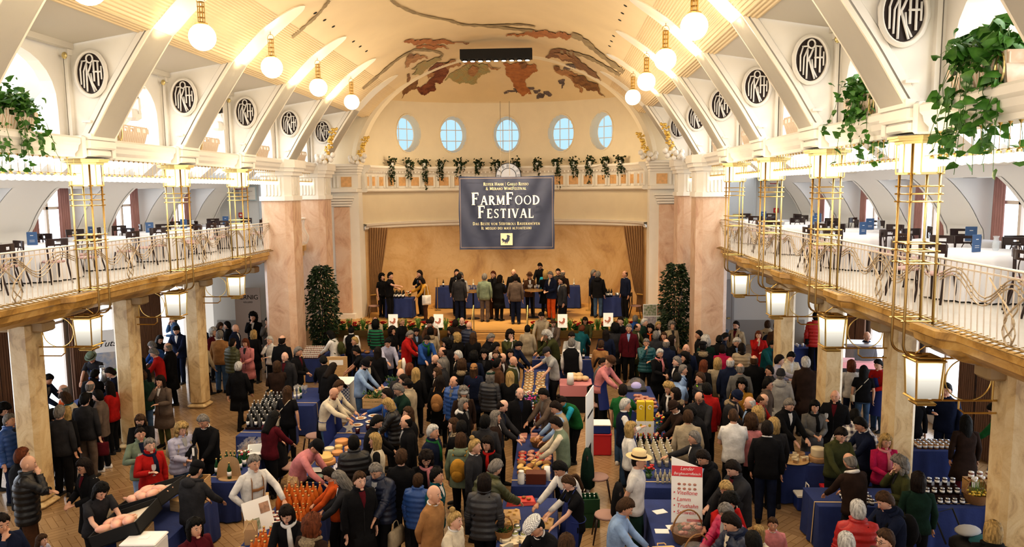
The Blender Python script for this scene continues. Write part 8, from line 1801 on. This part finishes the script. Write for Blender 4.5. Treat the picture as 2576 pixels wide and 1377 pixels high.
CROWD = '''
5 1035 90 T Mck j:black black
24 1061 90 A Msg p:blue navy
120 957 90 L Msk j:navy black
160 984 -60 A Mrg j:orange black glasses
165 1004 -80 T Fon v:cream black scarf:teal
227 974 180 A Mrg s:black black
238 945 180 L Msk j:black black
253 902 10 L Msk t:charcoal black fedora:sage apron
279 940 -60 T Msd s:navy black
275 977 -90 A Fld s:red black
214 1010 180 A Msk s:charcoal taupe H:1.82
247 1008 -70 Q Msk j:taupe black yaw:-15 beard bag:burgundy shoes:white
148 1031 180 A Msg s:charcoal black H:1.8
167 1040 170 A Fly j:black black H:1.6
125 1050 150 T Fck s:yellow navy
100 1036 180 A Fln j:dkbrown black H:1.6
353 1060 20 T Fln j:black black
404 962 -15 E Fod c:taupe olive shoes:black
352 952 -150 A Fnn j:dkgreen denim
388 890 -70 T Msg s:red black
423 876 -80 Q Mrg c:black black glasses
384 872 -100 L Msg s:blue black
402 855 60 T Flk s:black black
444 833 0 T Msk j:navy navy H:1.84
411 804 -60 E Msd w:denim blue H:1.9
357 915 170 A Flk j:black black +
511 826 180 A Msg j:navy black
536 838 80 A Fcw j:burgundy black
553 822 80 T Fln j:navy black
513 868 150 W Flk j:beige dkbrown
553 845 180 A Msg s:camel denim H:1.84 shoes:black
572 821 -80 A Msk j:black black
592 828 90 A Mbg j:navy black
585 865 150 A Msd p:olive navy
618 865 -10 H Foa c:pink black
638 843 170 A Foy c:black black
637 800 0 E Mck j:black black H:1.9
674 811 0 E Fsk j:grey navy xb:navy H:1.8
679 858 -20 E Fsw w:white black
710 858 170 A Mrd c:black black H:1.88
718 900 -10 A Mbg j:charcoal black
718 924 -170 E Fon c:dkbrown taupe
750 887 80 H Msg j:black black
600 925 175 W Fsw c:black black shoes:black
790 911 -150 L Msk s:black denim shoes:white
815 926 150 L Fld j:black denim shoes:white
723 988 170 A Fln t:black black xb:cream
642 1051 150 T Flk s:burgundy black
512 1062 -10 T Msg s:black black
832 844 -100 T Fok j:white olive+ back:olive
893 826 180 A Fnk v:black black
893 860 -60 A Fsy s:black black
897 885 -80 T Fnk t:black black skin
938 823 175 A Fck s:striped grey
944 808 10 L Mrd s:beige black
928 916 80 T Msk s:ltblue denim beanie:black beard
945 914 60 T Msk j:black black
976 864 30 R Msk s:lilac navy
977 886 170 A Fld j:black black
987 834 70 A Fcd j:black black
1011 812 60 A Fpy s:black denim glasses
1031 844 80 T Msg j:red black
1047 836 40 T Flk j:charcoal black
854 975 90 T Msn s:cream denim apron
871 990 75 R Mba s:cream denim apron beard
974 985 -80 P Msd j:blue black glasses scarf:grey
978 1014 -80 T Foy p:black black
1003 982 -60 T Msg s:dkgreen black
1026 978 -100 A Msd c:beige black earband:black
1008 948 170 A Mbg j:charcoal black
1016 960 -90 A Msd p:charcoal black
1030 930 170 A Foa j:black black
1046 941 170 A Fly j:black black tote
1027 1042 -60 A Fln j:black black
1022 1064 -70 A Mrk j:black black
947 1065 100 T Msk j:black black
666 1168 50 N Msg w:white brown braces
793 1126 80 B Msd w:pink black cap:black
890 1118 -160 A Msk p:black black
944 1112 -80 A Foy v:cream black shirt:black
946 1188 -20 T Msg p:navy black bag:beige
905 1212 40 A Msn c:black charcoal
855 1200 -80 T Flg j:charcoal black
829 1203 -80 T Msd s:orange black H:1.55
1010 1153 170 A Msn t:black charcoal
1052 1219 170 A Msn p:blue black H:1.5 child
722 1297 0 T Fod j:black black pearls scarf:white
785 1327 160 A Fca j:dkbrown black+f
473 1184 160 T Msk s:charcoal black+h cap:black H:1.8
490 1332 60 A Fok j:burgundy black
70 1171 120 E Mbg p:black brown H:1.85
55 1151 150 A Msa j:black black
213 1177 -30 H Fod c:black denim tote glasses
266 1238 60 L Fok t:charcoal black
353 1095 40 G Fnd j:sage ltblue glass H:1.7
377 1123 50 G Fsg c:red black scarf:navy glass
456 1084 60 H Fcy p:lilac denim back:beige
105 1362 90 U Fln w:lilac denim H:1.15 child
3 1322 60 E Msd j:navy black
1075 821 -20 T Msd j:brown black scarf:orange
1086 808 170 A Fsn j:white black
1086 832 -160 A Fok j:beige black+f
1074 856 30 L Msd s:blue charcoal tote scarf:green
1124 867 -90 G Mck j:black black
1114 887 -70 A Mrd s:grey black
1094 906 60 T Mbd s:black black beard
1134 832 -80 T Fld c:charcoal black
1150 852 -120 A Fcy j:black black
1146 816 170 A Msd j:dkbrown black
1166 806 0 A Mrn v:black black
1180 821 150 A Mbg p:navy black
1190 850 175 A Fln c:black black
1153 895 -80 A Msw c:black black
1162 922 175 A Fcn j:black black+f
1192 902 175 A Fck j:navy black
1192 930 175 A Fln c:navy black beanie:camel xb:red
1234 852 70 T Msg c:black black
1283 845 30 E Mcd j:olive black+h hood:white
1246 874 80 T Flk j:white black
1218 893 0 A Fck c:black black H:1.6
1246 896 20 A Msn j:black black scarf:red H:1.55
1263 902 60 T Mrd j:dkbrown black
1283 893 20 A Fok j:black black
1303 872 60 L Msk j:navy black
1251 917 130 A Msk j:brown black
1305 911 70 A Mba j:olive black scarf:ltgrey
1233 950 160 A Fog p:charcoal black flat:dkgreen
1283 950 165 A Fly j:black black
1142 963 -30 A Mrd p:blue charcoal xb H:1.8
1166 991 20 A Fcg j:dkbrown black+f glasses beanie:ltgrey
1166 1020 70 A Fog j:black black+h hood:white
1111 922 -90 A Msg j:charcoal black
1100 937 -80 A Fln j:dkbrown black
1107 961 170 A Fld c:black black back:camel
1308 991 20 A Mrg j:black black
1264 1028 80 T Mrd j:charcoal black
1246 1048 100 A Flg j:dkbrown black
1368 996 -60 T Msk j:taupe black
1397 1028 -80 T Msd v:beige black shirt:ltblue
1381 1068 -90 T Msd v:sage black shirt:cream
1414 1011 -60 B Fnd v:green black shirt:aqua
1375 887 -70 R Msd t:ltgrey black cap:charcoal
1438 865 170 A Msg v:black charcoal
1438 848 -10 T Msd s:ltgrey black
1362 797 -20 T Msk s:beige olive+h H:1.84
1327 830 175 A Fsk c:beige black
1392 815 -20 T Fsn j:taupe black
1378 837 -80 L Mcw c:olive black
1464 830 160 L Fsa c:teal black
1472 808 0 T Fld s:olive black
1514 841 175 A Fld j:navy black
1512 869 150 A Fsn j:camel black scarf:burgundy
1516 915 70 T Fpd t:grey black apron
1532 912 60 L Mbd s:pink black felt:brown apron
1545 824 170 A Flk c:black black
1161 1074 175 A Msk j:black black
1220 1065 175 A Msk j:charcoal black
1567 985 165 G Msd t:green denim shoes:white
1089 1090 70 A Msw j:navy black scarf:green
1072 1158 10 T Fcd j:black black scarf:pink
1098 1195 80 A Fsk j:teal black
1091 1247 70 K Mbg s:camel charcoal
1144 1312 70 G Fny s:cream beige
1159 1107 175 A Fon j:sage black+h back:mustard
1194 1121 80 A Mny s:charcoal black
1227 1125 -30 H Fod j:black black scarf:red
1251 1182 130 L Msg p:olive black+h
1248 1218 175 A Fod p:charcoal black xb
1353 1186 -60 L Msk w:white navy apron
1431 1212 -70 T Fpn t:black navy apron
1350 1320 -50 L Msk s:black black flat:check
1425 1376 170 A Fon s:taupe black
1142 1081 -80 A Fln j:beige black+f
1561 813 -20 A Msd s:black black
1550 824 170 A Fck c:charcoal black tote
1582 826 -10 A Msg j:burgundy black
1598 804 175 A Fsg j:blue black
1621 815 60 A Msw j:dkgreen black
1603 828 60 T Mrd c:olive olive
1636 828 -30 A Fck j:black black scarf:orange
1656 821 30 A Fsy j:black black
1690 821 20 A Fcg j:beige black
1670 848 -10 A Fln c:charcoal black
1650 847 175 A Msg j:charcoal black
1626 865 -5 E Fsg p:teal black
1660 891 30 H Fsw c:black black scarf:pink xb:camel
1676 867 160 A Mrg c:navy black
1690 857 100 A Fod j:black black tote
1726 880 -20 A Mbg j:navy navy beard
1724 902 -80 A Fck c:black black
1703 917 -80 A Msg j:black black beard
1718 928 80 A Fsg s:ltblue denim back:navy
1703 955 160 L Msk w:ltblue black
1759 845 -90 A Msk c:black black
1775 860 -170 A Mcw j:dkgreen black
1768 874 175 A Msk j:black black+f flat:black scarf:green
1770 920 130 A Fla s:black black
1762 954 -80 A Msn p:black charcoal scarf:lime
1810 861 160 L Msk c:black black
1823 850 90 T Fsk j:navy black
1818 819 -20 A Fod j:ltblue black
1852 821 -40 A Msd j:beige black glasses back:black beard
1853 861 20 T Msw j:black black
1818 882 160 A Fsd j:magenta black
1866 876 175 A Fld p:beige black
1908 845 -10 E Fla c:red black
1931 821 165 A Msn j:beige black+h back:navy
1954 821 170 A Msn j:brown black
1945 869 20 L Msk j:teal black
1805 917 170 A Foy c:beige black tote
1837 915 165 A Mrw c:navy black
1897 909 175 A Mrn c:black navy
1862 930 170 A Mrg s:grey black
1960 909 80 U Msd w:lilac black
1990 900 10 T Msk j:cream black
1936 935 -80 A Fsk s:charcoal black glasses
1964 946 160 A Msg c:ltgrey black+h beanie:charcoal
1931 970 70 A Msk j:taupe black glasses scarf:taupe
2027 915 175 A Msw c:dkbrown black H:1.86
1866 972 -20 A Fck c:mustard black xb:brown
1851 1000 60 T Msk j:charcoal black+f beanie:navy
1759 1000 -30 T Mrd j:charcoal black glasses
1778 985 -170 A Msk j:red black
1674 985 -60 H Fcy j:black black scarf:white
1700 989 -100 A Fod j:black black+f
1696 1026 -80 T Fsk s:dkbrown black beanie:dkbrown
1722 1052 170 A Msn s:beige charcoal
1737 1039 -100 L Msk j:black black
1886 1022 -90 A Mrw j:black black
1918 1009 60 T Mrn j:red black scarf:taupe
1845 1048 178 H Mxn t:white black H:1.84
1907 1043 160 A Fcy p:taupe black
1890 1070 175 A Fcn j:pink black beanie:magenta
1949 1065 -170 A Foy j:charcoal black
1986 1022 30 T Msg c:black black
2049 1026 0 H Fok c:grey black scarf:black
2045 795 175 A Msk p:red black xb:black H:1.95
1587 1022 90 G Msw v:navy denim
1592 1082 95 A Foy w:white black
1635 1162 75 K Msd t:white dkgreen straw H:1.82
1572 1280 80 T Msn w:ltblue black
1731 1105 -90 P Fsg c:charcoal black tote
1770 1155 -60 T Msd j:black black+h beard H:1.8
1845 1182 -70 T Msd j:charcoal black beard
1827 1240 -50 T Fsy j:black black+h
1821 1272 -60 T Fsg p:magenta black
1767 1275 20 R Fck s:red black tote
1840 1317 -80 T Msd p:navy black+h
1908 1345 -60 A Foy s:cream black H:1.3 child
1944 1322 -10 A Msn s:pink pink H:1.25 child
1895 1370 -170 A Msk j:dkbrown black
1930 1082 165 A Msd s:black navy shoes:black H:1.82
2142 922 175 A Foa s:white navy
2173 935 165 A Flk t:black denim xb:cream
2210 920 -60 H Msk s:red denim apron
2229 908 -70 A Fsk j:white black
2243 848 0 A Mbg s:navy black H:1.85
2125 1000 -30 G Mbg c:black black glass
2123 1058 175 N Msk w:plaid black
2167 1063 -90 T Msk s:navy black
2323 1018 -10 A Fpn s:black black
2391 989 -40 G Msk s:navy navy H:1.86
2396 911 -120 A Msg p:blue black
2430 1065 175 A Flk d:dkbrown burgundy
2502 1037 -140 T Msk s:green denim+h
2127 1107 10 T Msd w:olive black
2234 1118 0 H Foy s:magenta black scarf:pink
2138 1164 -160 T Mrg w:dkbrown black scarf:white
2264 1173 -90 E Fcg j:olive black
2310 1214 170 A Fod s:dkgreen black
2227 1264 -80 T Msn j:navy black+h back:black
2158 1288 175 A Msw p:red black xb:black
2129 1372 175 A Msw j:taupe black
2227 1364 -70 A Msn j:brown black glasses
2498 1343 160 A Foy c:black black+h
'''
STAGEP = '''
963 699 60 A Fck t:black black
988 692 75 U Msk t:black black
1056 690 -60 E Msd j:black black
1060 707 -70 R Fod j:mustard brown tote:white
1149 688 20 A Msk j:black black
1155 697 165 A Msk j:charcoal navy
1166 697 -20 A Msg v:charcoal black
1219 699 170 A Msg s:sage taupe
1241 694 -20 A Msa j:charcoal brown
1257 702 150 H Fod c:black black
1297 701 175 A Msd s:taupe navy
1292 687 -10 A Mbg s:black black
1332 698 10 H Fsa j:brown black felt:brown
1358 674 -20 T Msk s:black black H:1.8
1366 694 175 A Foy d:black black
1385 694 -40 H Msg j:navy orange
1404 686 -10 A Msk s:charcoal black
1416 690 150 A Mrg j:dkbrown black
1412 708 -70 A Msd j:charcoal+f black
1372 689 150 A Foy j:aqua black
1493 690 80 A Msg j:navy black
1507 692 165 A Msg j:black denim+h
1571 690 -60 A Mrn s:navy black
'''
CROWD = CROWD.replace(' +\n', '\n').replace('j:white olive+', 'j:white olive')
def fixplus(t):
    out = []
    for ln in t.split('\n'):
        a = ln.split()
        if len(a) > 6 and '+' in a[6]: c, *e = a[6].split('+'); a[6] = c; a[5] += ''.join('+' + x for x in e if x)
        out.append(' '.join(a))
    return '\n'.join(out)
parse(fixplus(CROWD)); parse(fixplus(STAGEP), 1.08)
relax()
for a in PPL: build_person(a)
label_people()
# ================= LIGHT =================
def area(name, loc, rot, sx, sy, e, c):
    d = bpy.data.lights.new(name, 'AREA'); d.shape = 'RECTANGLE'; d.size = sx; d.size_y = sy; d.energy = e; d.color = c
    o = link(name, d, None, loc); o.rotation_euler = rot; return o
def point(name, loc, e, c, r=.1):
    d = bpy.data.lights.new(name, 'POINT'); d.energy = e; d.color = c; d.shadow_soft_size = r; return link(name, d, None, loc)
def spot(name, loc, tgt, e, c, ang=1.2, blend=.6, r=.1):
    d = bpy.data.lights.new(name, 'SPOT'); d.energy = e; d.color = c; d.spot_size = ang; d.spot_blend = blend; d.shadow_soft_size = r
    o = link(name, d, None, loc); o.rotation_euler = (Vector(tgt) - Vector(loc)).to_track_quat('-Z', 'Y').to_euler(); return o
w = bpy.data.worlds.new('world'); S.world = w; w.use_nodes = True
w.node_tree.nodes['Background'].inputs[0].default_value = (1, .93, .84, 1); w.node_tree.nodes['Background'].inputs[1].default_value = .6
WARM = (1, .66, .34)
area('rear_fill', (0, -3.5, 7.6), (pi / 2 + .25, 0, 0), 9, 3, 420, (1, .93, .82))  # added fill behind the camera, tilted up to brighten ribs and ceiling
for s in (-1, 1):
    for k in range(-1, 4): point('post_lamp', (s * 5.95, YK(k) - .75, 6.2), 26, (1, .80, .52), .15)
    for k in range(0, 5): point('vault_glow', (s * 3.9, 13.46 + BAY * (k - 1) + 1.6, 8.7), 18, (1, .80, .52), .25)

# daylight falling in through skylights and ground-floor windows
for s in (-1, 1):
    for k in (-1, 1, 3):
        area('skylight_daylight', (s * 7.9, YK(k) + 1.7, 7.75), (0, s * .85, 0), 1.8, 5.5, 90, (1, .97, .93))
        area('window_daylight', (s * 11.2, YK(k) + 1.7, 1.9), (0, s * pi / 2, 0), 2.6, 5.5, 60, (.86, .92, 1))
for x in (-2.4, 2.4):
    for y in (10.5, 16, 21.5): point('hall_fill', (x, y, 7.2), 75, (1, .84, .62), .6)  # added fill points in mid-air without fixtures, lifting the rib soffits
# ceiling downlights over the hall
for x in (-2.4, 2.4):
    for y in (11, 15, 19, 23): spot('ceiling_downlight', (x, y, vz(x) - .15), (x, y, 0), 290, (1, .78, .52), 1.9, .8, .12)
# uplights on the ribs beside the globes
for s in (-1, 1):
    for k in range(-1, 4): spot('rib_uplight', (s * 5.0, 13.46 + BAY * (k - 0) - .15, 8.45), (s * 4.4, 13.46 + BAY * k, 9.7), 45, (1, .72, .36), 1.9, .8, .06)
# stage light from the truss
for x in (-1.0, 0, 1.0): spot('stage_spot', (x, 26.2, 10.2), (x * 2.6, 29.4, 1.5), 1500, (1, .74, .44), 1.0, .7, .15)
point('apse_glow', (-3.2, 29.3, 7.4), 75, (1, .78, .5), .3); point('apse_glow', (3.2, 29.3, 7.4), 75, (1, .78, .5), .3)
